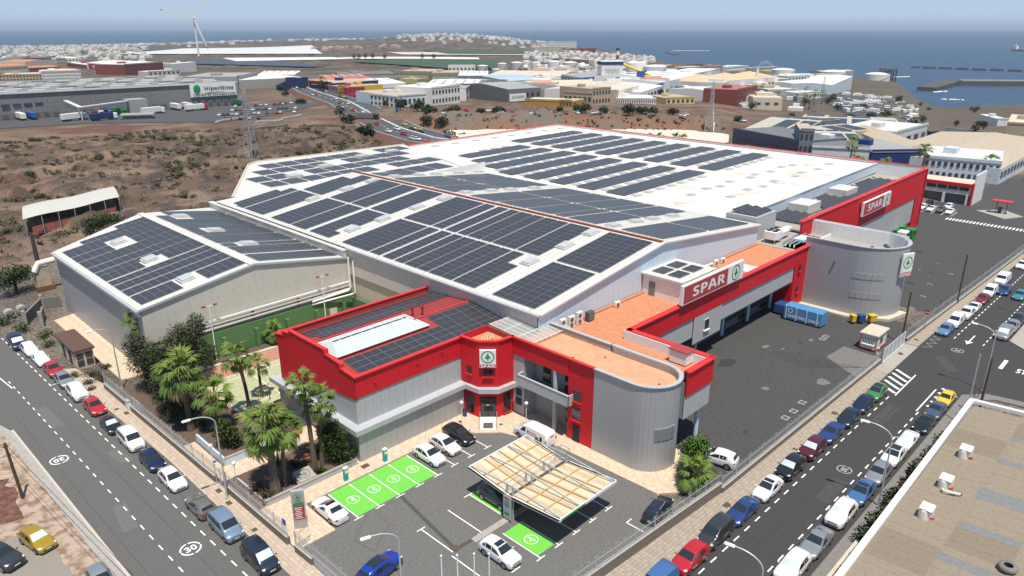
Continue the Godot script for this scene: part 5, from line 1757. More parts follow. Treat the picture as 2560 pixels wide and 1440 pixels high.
func back_wing() -> void:
	var t:=thing_w("back_wing","white chamfered rear wing with scattered solar panels","warehouse",V(66,0,145))
	var pl:=func(a: float,b: float) -> float: return 12.2+(b - 141)*.012
	var poly:=P2([64.6,143.4,83.5,174.0,87.0,176.6,131.6,173.2,123.5,146.0,119,127,89,134.6])
	var m:=mb();m.prism(poly,-9,12.15,false);part("wall",m,"white_wall",t)
	m=mb()
	var tr:=Geometry2D.triangulate_polygon(poly)
	for i in tr.size()/3:
		var q:=[]
		for j in 3:
			var p:=poly[tr[i*3+j]]
			q.append(V(p.x,pl.call(p.x,p.y),p.y))
		if (q[2] - q[0]).cross(q[1] - q[0]).y > 0: m.tri(q[0],q[1],q[2])
		else: m.tri(q[0],q[2],q[1])
	part("roof",m,"white_roof",t)
	m=mb()
	for i in [1,2]:
		m.bar(V(poly[i].x,pl.call(0,poly[i].y)+.1,poly[i].y),V(poly[i+1].x,pl.call(0,poly[i+1].y)+.1,poly[i+1].y),.5,.25)
	m.bar(V(64.6,12.3,143.4),V(83.5,12.65,174.0),.4,.2)
	part("edge_trim",m,"cream_plinth",t)
	var out:=[]
	var ff:=[]
	for k in 12:
		var a:=70.0+k*4.9
		for j in 4:
			var b:=146.5+j*6.6
			if a < 65.5+(b - 143.0)*.66 or a > 120+(b - 146)*.22: continue
			if (k*3+j*5) % 7 == 0: continue
			ff.append([a,a+4.3,b,b+5.2,4,2 if (k+j) % 3 else 3])
	for k in 5: ff.append([92.0+k*5.6,97.0+k*5.6,137.4,144.0,4,3])
	pv_fields(ff,[12.2,0,0,141.0,.012],[],out)
	pv_commit(out,t)
	for h in [[84,152.6],[96,158.6],[111,164.5],[121.5,165.6]]: rooflight(V(h[0],12.5,h[1]),0,t,3.2,2.4,.6)
	m=mb();m.tri(V(104,12.6,132.4),V(121,14.4,127.6),V(121,12.3,127.6));m.tri(V(104,12.6,132.7),V(121,14.4,127.9),V(121,12.3,127.9));part("sloping_upstand",m,"white_wall",t)

func skb(a: float,b: float) -> float:
	return b+.028*(a - 120.0)

func big_hall() -> void:
	var t:=thing_w("main_warehouse","huge white flat-roofed warehouse edged in red with curving solar rows","warehouse",V(125,-4,51.5))
	var top:=12.0
	var m:=mb();m.prism(P2([119,63,131,61.8,198.5,63.7,199.4,172.4,131.5,170.6,119,126]),-9,top - .1,false);part("wall",m,"white_wall",t)
	m=mb();m.cap(P2([118.6,62.8,131,61.6,198.5,63.5,199.4,172.4,131.6,170.8,119,126.5]),top);part("roof",m,"membrane",t)
	for e in [[131.6,170.9,199.6,172.6],[199.6,172.6,198.8,52.0]]:
		m=mb();m.bar(V(e[0],12.15,e[1]),V(e[2],12.15,e[3]),.3,.9);part("parapet_lining",m,"white_wall",t)
		m=mb();m.bar(V(e[0],12.66,e[1]),V(e[2],12.66,e[3]),.55,.16);part("parapet_cap",m,"red_trim",t)
	m=mb();m.box(V(199.6,5.0,112),Vector3(.2,14.4,120.6));part("side_skin",m,"red",t)
	m=mb();m.bar(V(158.6,12.02,64),V(159.2,12.02,171.5),1.4,.05);part("roof_joint",m,"white_roof",t)
	for k in 19:
		m=mb();m.bar(V(121.0+k*4.0,12.0,66),V(121.3+k*4.0,12.0,126 if k < 3 else 170),.12,.05);part("membrane_lap",m,"gutter",t)
	var out:=[]
	for k in 9:
		var b0:=87.0+k*8.12
		var w:=5.05
		for h in [[122.2,156.6,30],[160.6,191.0,27]]:
			if k > 7 and h[0] < 130: continue
			var a0: float=h[0] if k < 5 or h[0] > 130 else h[0]+(k - 4)*3.0
			var n: int=int(round((h[1] - a0)/1.14))
			for i in n:
				for j in 2:
					var a: float=a0+(i+.5)*1.14
					var b: float=skb(a,b0+(j+.5)*w*.5)
					var ax:=Vector3(1,0,-.028).normalized()
					out.append([Transform3D(Basis(ax,Vector3.UP,ax.cross(Vector3.UP)),V(a,top+.28,b)),1.14,2.52])
	pv_commit(out,t)
	for k in 9:
		for i in 15:
			var a:=124.5+i*4.5
			if a > 155.5 and a < 161.5: continue
			if k > 6 and a < 140: continue
			rooflight(V(a,top,skb(a,85.4+k*8.12)),0,t,2.2,1.5,.34)
	for s in [[78.0,133.0,6.0,9],[71.0,137.0,7.2,8]]:
		for i in int(s[3]): rooflight(V(s[1]+i*s[2]+(1.8 if i % 3 == 1 else 0.0),top,skb(s[1],s[0])+(0.5 if i % 2 else -.5)),0,t,2.0,1.6,.3)
	for i in 8: rooflight(V(138.0+i*8.0,top,166.5),0,t,2.2,1.6,.3)
	m=mb();m.box(V(164.4,9.4,57.9),Vector3(67.8,.3,11.0));part("lower_roof",m,"concrete",t)
	m=mb();m.bar(V(131,11.0,61.7),V(198.4,11.0,63.6),.25,2.3);part("inner_wall",m,"hall_blue",t)
	m=mb();m.bar(V(131,12.2,61.7),V(198.4,12.2,63.6),.5,.16);part("inner_cap",m,"white_roof",t)
	out=[]
	var tl:=Basis(Vector3(1,0,0),.26)
	for r in 5:
		for i in 46:
			var a:=135.0+i*1.22
			if a > 143 and a < 150.5 and r > 1: continue
			if a > 163 and a < 170 and r > 2: continue
			if r > 3 and i % 9 == 8: continue
			out.append([Transform3D(tl,V(a,9.95,53.6+r*1.75)),1.16,1.7])
	pv_commit(out,t)
	for a in [146.6,166.5]:
		m=mb();m.cbox(V(a,10.5,59.5),Vector3(6.2,1.7,4.2),.05);part("plant_room",m,"gutter",t)
	m=mb();m.bar(V(131.5,10.8,52.42),V(198.4,10.8,52.6),.1,2.6);part("strip_lining",m,"white_wall",t)
	m=mb();m.bar(V(198.5,10.8,52.4),V(198.4,10.8,63.6),.1,2.6);part("strip_lining",m,"white_wall",t)
	m=mb();m.bar(V(127,8.9,51.6),V(198.9,8.9,52.1),.4,6.4)
	part("red_wall",m,"red",t)
	m=mb();m.bar(V(126.8,12.16,51.7),V(199.2,12.16,52.2),.9,.16);part("parapet_cap",m,"red_trim",t)
	panel_wall("cladding_sheet",Vector2(127,51.75),Vector2(193.5,52.1),-.2,6.0,2.2,.1,"grey_panel",t,.02)
	m=mb();m.box(V(196.4,1.2,52.3),Vector3(5.0,12.0,.9));part("red_leg",m,"red",t)
	m=mb();m.box(V(163,3.0,58.5),Vector3(60,12.0,.4));part("dock_back_wall",m,"grey_wall",t)
	m=mb();m.box(V(163,-.3,55.2),Vector3(60,.2,6.0));part("dock_soffit",m,"grey_wall",t)
	for k in 7:
		m=mb();m.box(V(140+k*7.5,-2.0 - k*.3,58.2),Vector3(3.4,3.4,.2));part("dock_door",m,"grey_panel",t)
	m=mb();m.prism(P2([119.2,56.4,126.8,56.4,126.8,62.4,119.2,62.4]),9.0,13.4);part("lift_housing",m,"grey_trim",t)
	out=[]
	for r in 3:
		for i in 5: out.append([Transform3D(Basis(Vector3(1,0,0),.26),V(120.4+i*1.25,13.75,57.6+r*1.7)),1.16,1.65])
	pv_commit(out,t)
	m=mb();m.prism(P2([118.5,48,130,48,130,56.3,118.5,56.3]),-3,9.1);part("plant_deck",m,"concrete",t)
	for k in 2:
		m=mb();m.prism(P2([118.6,47.6,131,47.6,131,47.9,118.6,47.9]),9.1,9.9);part("deck_upstand",m,"white_wall",t)
		break
	for s in [["fan_cooler",121.2,54.0,2.8,2.3,2.3,"white","white rooftop cooler with round fans and dark coils"],["roof_duct_unit",125.2,54.3,2.6,1.5,1.9,"ac_white","boxy white air handler on a steel frame"],["roof_hood",125.0,50.3,3.2,.9,2.0,"hall_blue","low sloping pale hood on the plant deck"],["duct_box",129.0,55.2,3.0,1.0,1.2,"ac_white","long pale duct box beside the tilted panels"]]:
		var u:=thing_w(s[0],s[7],"roof plant",V(s[1],9.1,s[2]))
		m=mb();m.cbox(V(s[1],9.1+s[4]*.62,s[2]),Vector3(s[3],s[4]*.62,s[5]),.06);part("casing",m,s[6],u)
		m=mb()
		for x in [-1,1]:
			for z in [-1,1]: m.box(V(s[1]+x*s[3]*.42,9.1+s[4]*.2,s[2]+z*s[5]*.4),Vector3(.12,s[4]*.4,.12))
		part("frame",m,"galv",u)
		if s[0] == "fan_cooler":
			m=mb();m.box(V(s[1],9.1+s[4]*.5,s[2]),Vector3(s[3]*.8,s[4]*.5,s[5]*.8));part("coils",m,"black",u)
			for x in 2:
				for z in 2:
					m=mb();m.tube([V(s[1]+(x - .5)*1.2,9.1+s[4]*.93,s[2]+(z - .5)*1.05),V(s[1]+(x - .5)*1.2,9.1+s[4]*.93+.12,s[2]+(z - .5)*1.05)],.48,14);part("fan",m,"black",u)
	for k in 4:
		var pu:=thing_w("roof_pipe",["pale insulated pipe nearest the terracotta terrace","second pale pipe from the terracotta terrace","third pale pipe running across the plant deck","pale pipe nearest the cooler on the plant deck"][k],"pipe",V(121,9.1,50+k*.7),"pipes on the plant deck")
		m=mb();m.tube([V(120.2,9.12,49.6+k*.75),V(120.2,9.6,49.6+k*.75),V(129.0,9.6,49.9+k*.75)],.14,7);part("pipe",m,"galv",pu)
	var sg:=thing_w("wall_sign","red and white wall sign on the far red warehouse wall","sign",V(155.5,7.9,51.3))
	long_sign(sg,V(163.6,9.5,51.1),Vector3(1,0,-.007).normalized(),Vector3.UP,16.2,3.0)

func drum_tower() -> void:
	var t:=thing_w("drum_tower","tall grey ribbed block with rounded corner, louvres and white crown","building",V(119.6,0,47))
	var y1:=11.7
	var arc:=[Vector2(119.6,47.4),Vector2(119.6,40.0)]
	var cc:=Vector2(125.8,39.4);var rr:=6.2
	for i in 25:
		var an:=PI+PI*i/24.0*.96
		arc.append(cc+Vector2(cos(an),sin(an))*rr)
	arc.append(Vector2(132.0,51.4))
	for i in arc.size() - 1:
		panel_wall("cladding_sheet",arc[i],arc[i+1],-2.0,y1,1.15,.05,"grey_clad",t,.01)
	var m:=mb()
	for i in arc.size() - 1: wallbox(m,arc[i].lerp(cc,.035),arc[i+1].lerp(cc,.035),9.0,y1,.2)
	part("crown_lining",m,"white_wall",t)
	m=mb()
	for i in arc.size() - 1: m.bar(V(arc[i].x,y1+.05,arc[i].y),V(arc[i+1].x,y1+.05,arc[i+1].y),.4,.12)
	part("crown_cap",m,"grey_trim",t)
	for k in 7:
		var p: Vector2=arc[2+k*3].lerp(cc,.06)
		m=mb();m.box(V(p.x,10.4,p.y),Vector3(.14,2.5,.14));part("crown_rib",m,"white",t)
	var pr:=PackedVector2Array()
	for p in arc: pr.append(p)
	pr.append(Vector2(119.6,51.4))
	m=mb();m.cap(pr,9.1);part("deck",m,"concrete",t)
	m=mb();m.bar(V(131.6,10.4,35),V(131.6,10.4,51.6),.2,2.6);part("crown_wall",m,"white_wall",t)
	for y in [6.9,3.6]:
		for k in 5:
			var an:=PI*1.04+k*.155
			var c:=cc+Vector2(cos(an),sin(an))*(rr+.07)
			m=mb();m.box(V(c.x,y,c.y),Vector3(.06,1.0,.93),Basis(Vector3.UP,-(an - PI)*-1.0));part("louvre",m,"grey_wall",t)
	m=mb();m.cbox(V(119.4,8.4,42.2),Vector3(.5,.3,.3),.04);m.bar(V(119.6,8.6,42.2),V(119.2,8.4,42.2),.06,.06);part("floodlight",m,"iron",t)
	for s in [[124.0,37.8],[126.8,36.6]]:
		var out:=[[Transform3D(Basis(Vector3(1,0,0),.6),V(s[0],10.4,s[1])),1.6,1.7]]
		pv_commit(out,t)
	m=mb();m.prism(P2([118.2,47.0,118.2,39.0,121.5,33.0,127,31.9,127,33,119.6,40,119.6,47]),-.5,.15);part("plinth_kerb",m,"cream_plinth",t)
	var an2:=PI*1.80
	var c2:=cc+Vector2(cos(an2),sin(an2))*(rr+.45)
	var rt:=Vector3(-sin(an2),0,-cos(an2))
	var sg:=thing_w("corner_sign","tall white sign with fir tree emblem on the rounded grey block","sign",V(c2.x,7,c2.y))
	square_sign(sg,V(124.6,8.8,32.75),Vector3(.93,0,.37).normalized(),Vector3.UP,2.5,4.0)

func site_things() -> void:
	carport()
	garden()
	fences()
	yard_things()

func carport() -> void:
	var t:=thing_w("carport","timber-panelled car park canopy on steel frame with tie rods","canopy",V(46,0,41.4))
	var a0:=41.75;var a1:=50.2;var b0:=34.95;var b1:=46.95
	var m: MB
	var ym:=2.75;var ye:=3.35
	var mid:=41.4
	for w in 2:
		for j in 3:
			for i in 4:
				var f0:=j/3.0;var f1:=(j+1)/3.0
				var bs: float=lerpf(mid,b0 if w == 0 else b1,f0);var be: float=lerpf(mid,b0 if w == 0 else b1,f1)
				var y0:=lerpf(ym,ye,f0);var y1:=lerpf(ym,ye,f1)
				var x0:=lerpf(a0,a1,i/4.0)+.05;var x1:=lerpf(a0,a1,(i+1)/4.0) - .05
				m=mb()
				m.quad(V(x0,y0,bs),V(x0,y1,be),V(x1,y1,be),V(x1,y0,bs),Vector3.UP)
				m.quad(V(x0,y0 - .05,bs),V(x0,y1 - .05,be),V(x1,y1 - .05,be),V(x1,y0 - .05,bs),Vector3.DOWN)
				part("board_panel",m,"timber",t)
		for i in 5:
			var x:=lerpf(a0,a1,i/4.0)
			m=mb();m.bar(V(x,ym+.05,mid),V(x,ye+.05,b0 if w == 0 else b1),.1,.24);part("rafter",m,"timber_beam",t)
		for j in [1,2]:
			var f: float=j/3.0
			m=mb();m.bar(V(a0,lerpf(ym,ye,f)+.04,lerpf(mid,b0 if w == 0 else b1,f)),V(a1,lerpf(ym,ye,f)+.04,lerpf(mid,b0 if w == 0 else b1,f)),.1,.22);part("purlin",m,"timber_beam",t)
	for e in [[a0,b0,a1,b0,ye,ye],[a0,b1,a1,b1,ye,ye],[a0,b0,a0,mid,ye,ym],[a0,mid,a0,b1,ym,ye],[a1,b0,a1,mid,ye,ym],[a1,mid,a1,b1,ym,ye]]:
		m=mb();m.bar(V(e[0],e[4]+.02,e[1]),V(e[2],e[5]+.02,e[3]),.1,.3);part("fascia",m,"white_gloss",t)
	m=mb();m.bar(V(a0+.3,ye - .02,b0 - .06),V(a0+3.6,ye - .02,b0 - .06),.02,.2);part("green_strip",m,"sign_green",t)
	m=mb();m.bar(V(a0,ym - .05,mid),V(a1,ym - .05,mid),.3,.16);part("valley_gutter",m,"iron",t)
	for i in 4:
		var x:=lerpf(a0+.25,a1 - .35,i/3.0)
		m=mb()
		for s in [-.38,.38]: m.bar(V(x,0,mid+s),V(x,3.9,mid+s),.16,.16)
		m.bar(V(x,3.85,mid - .45),V(x,3.85,mid+.45),.12,.12)
		part("post",m,"grey_trim",t)
		for w in 2:
			m=mb();m.bar(V(x,3.85,mid+(-.38 if w == 0 else .38)),V(x,ye+.16,b0+.1 if w == 0 else b1 - .1),.1,.12);part("tie_beam",m,"grey_trim",t)
	for s in [-.38,.38]:
		m=mb();m.bar(V(a0,3.95,mid+s),V(a1,3.95,mid+s),.05,.05);m.bar(V(a0,3.4,mid+s),V(a1,3.4,mid+s),.04,.04);part("service_rail",m,"galv",t)
	m=mb()
	for x in [a1 - .9,a1 - .1]:
		for s in [-.6,.6]: m.bar(V(x,3.2,mid+s),V(x,4.5,mid+s),.05,.05)
		m.bar(V(x,4.5,mid - .6),V(x,4.5,mid+.6),.05,.05)
	for s in [-.6,.6]: m.bar(V(a1 - .9,4.5,mid+s),V(a1 - .1,4.5,mid+s),.05,.05)
	part("service_cage",m,"galv",t)
	var sg:=thing_w("carport_sign","narrow white sign panel on the near carport post","sign",V(a0 - .15,.1,mid))
	m=mb();m.cbox(V(a0 - .12,1.55,mid),Vector3(.12,2.6,1.05),.03);part("panel",m,"sign_grey",sg)
	m=mb();ring_shape(V(a0 - .2,2.0,mid),Vector3(0,0,1),Vector3.UP,.26,.32,0,m,20);fir(V(a0 - .2,2.0,mid),Vector3(0,0,1),Vector3.UP,.27,m);part("tree_emblem",m,"sign_green",sg)
	m=mb();m.box(V(a0 - .19,2.62,mid),Vector3(.02,.16,.5));part("red_mark",m,"sign_red",sg)
	m=mb();m.cbox(V(a0 - .19,.9,mid),Vector3(.02,.3,.55),.005);part("green_car_mark",m,"sign_green",sg)
	for s in [[34.34,58.0,"charging post at the left end of the green bays"],[39.38,58.0,"charging post by the drain cover and second green bay"]]:
		var c:=thing_w("charging_post",s[2],"charger",V(s[0],.12,s[1]),"charging posts by the green bays")
		m=mb();m.cbox(V(s[0],.95,s[1]),Vector3(.5,1.66,.34),.05);part("cabinet",m,"teal",c)
		m=mb();m.cbox(V(s[0],1.72,s[1]),Vector3(.54,.22,.38),.05);part("cap",m,"white",c)
		m=mb();m.box(V(s[0],1.3,s[1] - .18),Vector3(.3,.35,.02));part("screen",m,"sign_white",c)
		m=mb();m.box(V(s[0],.17,s[1]),Vector3(.62,.1,.46));part("foot",m,"white",c)
	var to:=thing_w("totem_sign","tall grey totem sign with green and red panels by the gate","sign",V(27.1,.12,54.7))
	var tr:=Vector3(.86,0,.5);var tb:=Basis(tr,Vector3.UP,tr.cross(Vector3.UP))
	var tn:=tr.cross(Vector3.UP)
	var tc:=V(27.1,0,54.7)
	m=mb();m.cbox(tc+Vector3(0,2.2,0),Vector3(1.2,4.2,.35),.03,tb);part("pylon",m,"sign_grey",to)
	m=mb();m.box(tc+Vector3(0,2.82,0)+tn*.18,Vector3(.98,.36,.02),tb);part("green_panel",m,"sign_green",to)
	m=mb();m.box(tc+Vector3(0,1.85,0)+tn*.18,Vector3(.98,1.5,.02),tb);part("red_panel",m,"car_red",to)
	for k in 7:
		m=mb();m.box(tc+Vector3(-.05,2.45 - k*.19,0)+tn*.195,Vector3(.74 - .13*(k % 3),.07,.012),tb);part("text_line",m,"sign_white",to)
	m=mb();ring_shape(tc+Vector3(0,3.62,0)+tn*.18,tr,Vector3.UP,.3,.36,.01,m,20);fir(tc+Vector3(0,3.62,0)+tn*.18,tr,Vector3.UP,.3,m);part("tree_emblem",m,"sign_green",to)
	lettering("lettering","SPAR",tc+Vector3(0,3.15,0)+tn*.19,tr,Vector3.UP,.14,.6,"sign_red",to)
	m=mb();ring_shape(tc+Vector3(.1,.75,0)+tn*.18,tr,Vector3.UP,.08,.2,.01,m,16);part("white_mark",m,"sign_white",to)
	for k in 4:
		var p: Array=[[28.3,35.2],[29.2,34.4],[30.2,33.6],[31.0,32.8]][k]
		var f:=pole("flagpole",p[0],p[1],0,7.4,.07,"white",["leftmost of the four slim white flagpoles","second from left of the four slim white flagpoles","third from left of the four slim white flagpoles","rightmost of the four slim white flagpoles"][k],"flagpole")
		f.set_meta("group","flagpoles in the car park")
		m=mb();m.ball(Vector3(0,7.45,0),Vector3.ONE*.1,5,8);part("finial",m,"white",f)
	globe_lamp(50.3,57.6,3.0,"globe lamp left of the entrance doors",.12)
	globe_lamp(55.4,51.9,3.1,"globe lamp right of the entrance doors, by the van",.12)
	var bin:=thing_w("litter_bin","dark blue litter bin beside the red entrance tower","bin",V(52.2,.12,59.2))
	m=mb();m.lathe(V(52.2,.12,59.2),[[.2,0],[.26,.1],[.28,.8],[.2,.85],[.01,.86]],12);part("drum",m,"blue_bin",bin)
	m=mb();m.lathe(V(52.2,.9,59.2),[[.29,0],[.29,.1],[.01,.16]],12);part("lid",m,"black",bin)

func garden() -> void:
	var m: MB
	org=Vector3.ZERO
	strip_sheet("garden_bed",P2([25.3,60,26.6,60.2,36.9,59.95,37.3,66.2,31.5,66.6,26.4,66.6,25.3,66.6]),flat_y,.45,"soil",400)
	strip_sheet("garden_bed",P2([26.9,69.9,32.0,69.7,36.9,70.0,36.9,76.6,31.5,76.0,26.9,77]),flat_y,.7,"soil",400)
	strip_sheet("garden_bed",P2([25.2,77,33,76.8,33,96.4,24.6,97]),flat_y,.05,"soil",400)
	strip_sheet("garden_path",P2([25.2,66.6,29.6,66.6,29.6,69.8,26.5,69.8,26.5,77,25.2,77]),flat_y,.14,"pavement",400)
	strip_sheet("upper_path",P2([31.8,66.6,37.3,66.4,37.3,70.0,31.8,69.8]),flat_y,.8,"pavement",400)
	for k in 3:
		m=mb();m.box(V(29.95+k*.72,.2+k*.12,68.2),Vector3(.8,.3+k*.24,3.1));struct("step",m,"pavement")
	var w:=thing_w("planter_wall","low grey wall around the palm bed beside the paving","wall",V(26.6,0,60))
	m=mb();wallbox(m,Vector2(26.4,60.0),Vector2(36.9,59.85),0,.75,.22);wallbox(m,Vector2(26.4,60),Vector2(26.3,66.6),0,.62,.2);part("wall",m,"grey_panel",w)
	m=mb();wallbox(m,Vector2(26.3,60.0),Vector2(37.0,59.85),.75,.83,.32);part("coping",m,"concrete",w)
	var w2:=thing_w("terrace_wall","low white retaining wall beside the garden steps","wall",V(26.8,0,69.8))
	m=mb();wallbox(m,Vector2(26.8,69.75),Vector2(31.9,69.65),0,1.05,.22);wallbox(m,Vector2(26.8,69.7),Vector2(26.8,77),0,1.0,.22);part("wall",m,"hall_blue",w2)
	m=mb();wallbox(m,Vector2(26.7,69.75),Vector2(32.0,69.65),1.05,1.12,.3);part("coping",m,"concrete",w2)
	var bl:=thing_w("stone_block","pale stone block with carved fir tree emblem on its sloping face","sculpture",V(31.2,.4,60.9))
	m=mb()
	var c:=V(31.2,.9,60.9);var bb:=Basis(Vector3(1,0,0),.35)
	m.cbox(c,Vector3(1.9,.7,1.6),.06,bb);part("block",m,"concrete",bl)
	m=mb();m.box(c+Vector3(0,-.45,.1),Vector3(2.2,.7,1.3));part("plinth",m,"concrete",bl)
	m=mb()
	var up:=bb*Vector3(0,0,-1);var rt:=Vector3(1,0,0)
	ring_shape(c+bb.y*.365,rt,up,.5,.6,.004,m,22);fir(c+bb.y*.352,rt,up,.5,m);part("tree_emblem",m,"concrete_dark",bl)
	var ct:=strip_sheet("tennis_court",P2([33,76.8,61.2,77.1,61.2,94.3,33,95.4]),flat_y,.02,"court_red",400)
	org=Vector3.ZERO
	m=mb();m.cap(P2([33.4,79.6,58.4,79.6,58.4,90.4,33.4,90.4]),.03);part("court_surface",m,"court_green",ct)
	for l in [[33.4,79.6,58.4,79.6],[33.4,90.4,58.4,90.4],[33.4,80.9,58.4,80.9],[33.4,89.1,58.4,89.1],[33.4,79.6,33.4,90.4],[58.4,79.6,58.4,90.4],[39.4,80.9,39.4,89.1],[52.2,80.9,52.2,89.1],[39.4,85,52.2,85]]:
		mark(ct,"court_line",Vector2(l[0],l[1]),Vector2(l[2],l[3]),.09,.036,.036)
	m=mb();m.bar(V(33,.12,94.9),V(61,.12,94.3),.8,.24);struct("court_kerb",m,"cream_plinth")
	m=mb();m.bar(V(36.5,.2,95.7),V(61,.2,95.6),1.4,.3);struct("court_bed",m,"soil")
	var nt:=thing_w("court_fence","thin wire fence along the near edge of the court","fence",V(31.5,0,76.2))
	for k in 5:
		m=mb();m.bar(V(31.5+k*2.0,0,76.2+k*1.3),V(31.5+k*2.0,2.5,76.2+k*1.3),.06,.06);part("post",m,"iron",nt)
		if k < 4:
			m=mb()
			for j in 2: m.bar(V(31.5+k*2,1.2+j*1.2,76.2+k*1.3),V(33.5+k*2,1.2+j*1.2,77.5+k*1.3),.025,.025)
			part("wire",m,"iron",nt)
	for s in [[37.9,96.0,"slim floodlight mast at the left end of the green wall"],[55.8,96.0,"slim floodlight mast at the right end of the green wall"]]:
		var f:=pole("floodlight_mast",s[0],s[1],0,8.6,.1,"white",s[2],"floodlight")
		m=mb();m.bar(Vector3(-.8,8.6,0),Vector3(.8,8.6,0),.06,.06);part("cross_arm",m,"white",f)
		for x in [-.8,.8]:
			m=mb();m.cbox(Vector3(x,8.7,.15),Vector3(.55,.4,.22),.05,Basis(Vector3.RIGHT,.5));part("lamp",m,"pot",f)
	palm(34.1,78.65,8.2,2.1,"tall slim palm rising from the near edge of the tennis court",30,0,Vector2(-.9,.4),.26)
	palm(37.3,81.8,4.6,1.7,"short slim palm standing on the court beside the tall one",24,0,Vector2(0,0),.22)
	palm(33.2,62.3,10.3,2.0,"tallest palm against the red stepped gable",30,.45,Vector2(-.5,.2),.3)
	palm(34.1,62.0,7.4,2.2,"palm just below the tallest one, near the grey planter wall",34,.45,Vector2(.2,.1),.3)
	palm(28.0,61.1,7.4,3.0,"stout bushy palm in front of the garden steps",46,.45,Vector2(.2,-.4),.48)
	palm(29.3,61.5,6.0,2.2,"thinner palm leaning beside the stout bushy palm",30,.45,Vector2(.5,-.2),.26)
	palm(27.4,80.1,7.6,3.0,"bushy palm in front of the dark feathery tree",46,0,Vector2(0,0),.42)
	palm(29.4,77.4,4.9,2.4,"low yellowing palm behind the curved street lamp",34,0,Vector2(.2,0),.34)
	palm(30.2,100.6,7.4,2.6,"dark palm by the grey hall corner, behind the feathery tree",34,0,Vector2(0,0),.3)
	palm(46.7,95.7,1.7,1.9,"small dense palm against the green court wall",30,.3,Vector2(0,0),.3)
	palm(59.0,31.2,1.7,2.2,"low fan palm at the foot of the rounded grey wing",34,.1,Vector2(0,0),.25)
	tree("feathery_tree",29.6,88.5,0,10.0,[[Vector3(0,6.2,0),Vector3(2.7,2.6,2.7)],[Vector3(-1.6,4.4,2.2),Vector3(2.2,2.2,2.2)],[Vector3(1.6,7.8,-1.0),Vector3(1.8,1.9,1.8)],[Vector3(.4,4.0,-2.5),Vector3(2.1,2.0,2.1)],[Vector3(2.6,5.4,-2.4),Vector3(1.7,1.8,1.7)],[Vector3(-2.2,6.6,-.6),Vector3(1.6,1.8,1.6)]],13000,.34,.05,"needle","big dark feathery tree on the left, behind the street fence","",.35)
	tree("feathery_tree",27.0,84.0,0,7.0,[[Vector3(0,3.4,0),Vector3(1.9,2.4,2.2)],[Vector3(.6,2.2,2.6),Vector3(1.7,1.7,1.7)],[Vector3(-.3,4.6,-1.4),Vector3(1.5,1.7,1.5)]],6500,.32,.05,"needle","lower dark feathery tree nearest the street fence","",.28)
	tree("feathery_tree",27.6,93.6,0,8.5,[[Vector3(0,5.0,0),Vector3(2.0,2.6,2.2)],[Vector3(.8,2.8,1.0),Vector3(1.9,2.0,1.9)],[Vector3(-.6,6.8,-.6),Vector3(1.3,1.6,1.3)]],6000,.32,.05,"needle","dark feathery tree farthest up the street fence","",.28)
	tree("feathery_tree",33.0,91.6,0,9.6,[[Vector3(0,6.4,0),Vector3(2.0,2.2,2.0)],[Vector3(.8,4.2,1.4),Vector3(1.9,2.0,1.9)],[Vector3(1.4,8.0,-.6),Vector3(1.2,1.5,1.2)]],6500,.32,.05,"needle","dark feathery tree touching the beige hall wall","",.28)
	tree("feathery_tree",35.4,61.8,.45,4.6,[[Vector3(0,2.6,0),Vector3(1.7,1.9,1.6)],[Vector3(.5,1.3,.9),Vector3(1.4,1.2,1.3)],[Vector3(-.4,3.7,-.3),Vector3(1.2,1.2,1.2)]],5200,.3,.05,"leaf_mid","drooping green tree at the office corner behind the planter wall","",.2)
	tree("round_tree",60.9,32.7,.1,4.6,[[Vector3(0,3.0,0),Vector3(1.7,1.2,1.7)],[Vector3(1.2,2.4,-.3),Vector3(1.3,1.2,1.3)],[Vector3(-.9,2.6,.6),Vector3(1.2,1.1,1.2)],[Vector3(.4,3.6,.2),Vector3(1.2,.9,1.2)]],3600,.2,.075,"leaf_bright","rounded bright green tree by the rounded wing and yard fence","",.12)
	tree("round_tree",28.3,72.6,.5,3.4,[[Vector3(0,2.1,0),Vector3(1.3,1.3,1.3)],[Vector3(.5,1.3,.8),Vector3(1.0,1.0,1.0)]],2600,.2,.08,"leaf_mid","small leafy tree on the terrace bed beside the curved lamp","",.1)
	for s in [[26.6,62.6,.9,1.1,"leaf_dark","dark shrub at the street end of the palm bed"],[26.8,60.9,1.0,1.0,"leaf_dry","reddish flowering shrub at the corner of the planter wall"],[31.6,63.6,.9,.9,"leaf_dark","dark round shrub behind the carved stone block"],[30.4,61.0,.7,.7,"leaf_mid","green shrub left of the carved stone block"],[33.0,60.9,.8,.7,"leaf_mid","green shrub right of the carved stone block"],[34.8,64.8,.8,.6,"leaf_bright","bright rosette shrub near the upper path"],[58.3,30.6,.8,.5,"leaf_bright","low leafy clump under the small fan palm"],[60.8,30.6,1.0,1.3,"leaf_bright","spiky shrub behind the yard fence"],[42.0,95.8,.8,1.4,"leaf_dark","dark shrub at the foot of the green wall"],[31.2,75.0,.8,.6,"leaf_mid","succulent clump in the terrace bed"],[28.4,78.6,.9,2.2,"leaf_dark","dark upright shrub under the yellowing palm"]]:
		shrub(s[0],s[1],.4 if s[1] < 70 else .1,s[2],s[3],s[4],s[5],"",420)
	cactus(30.4,65.6,"candelabra cactus in front of the garden steps")
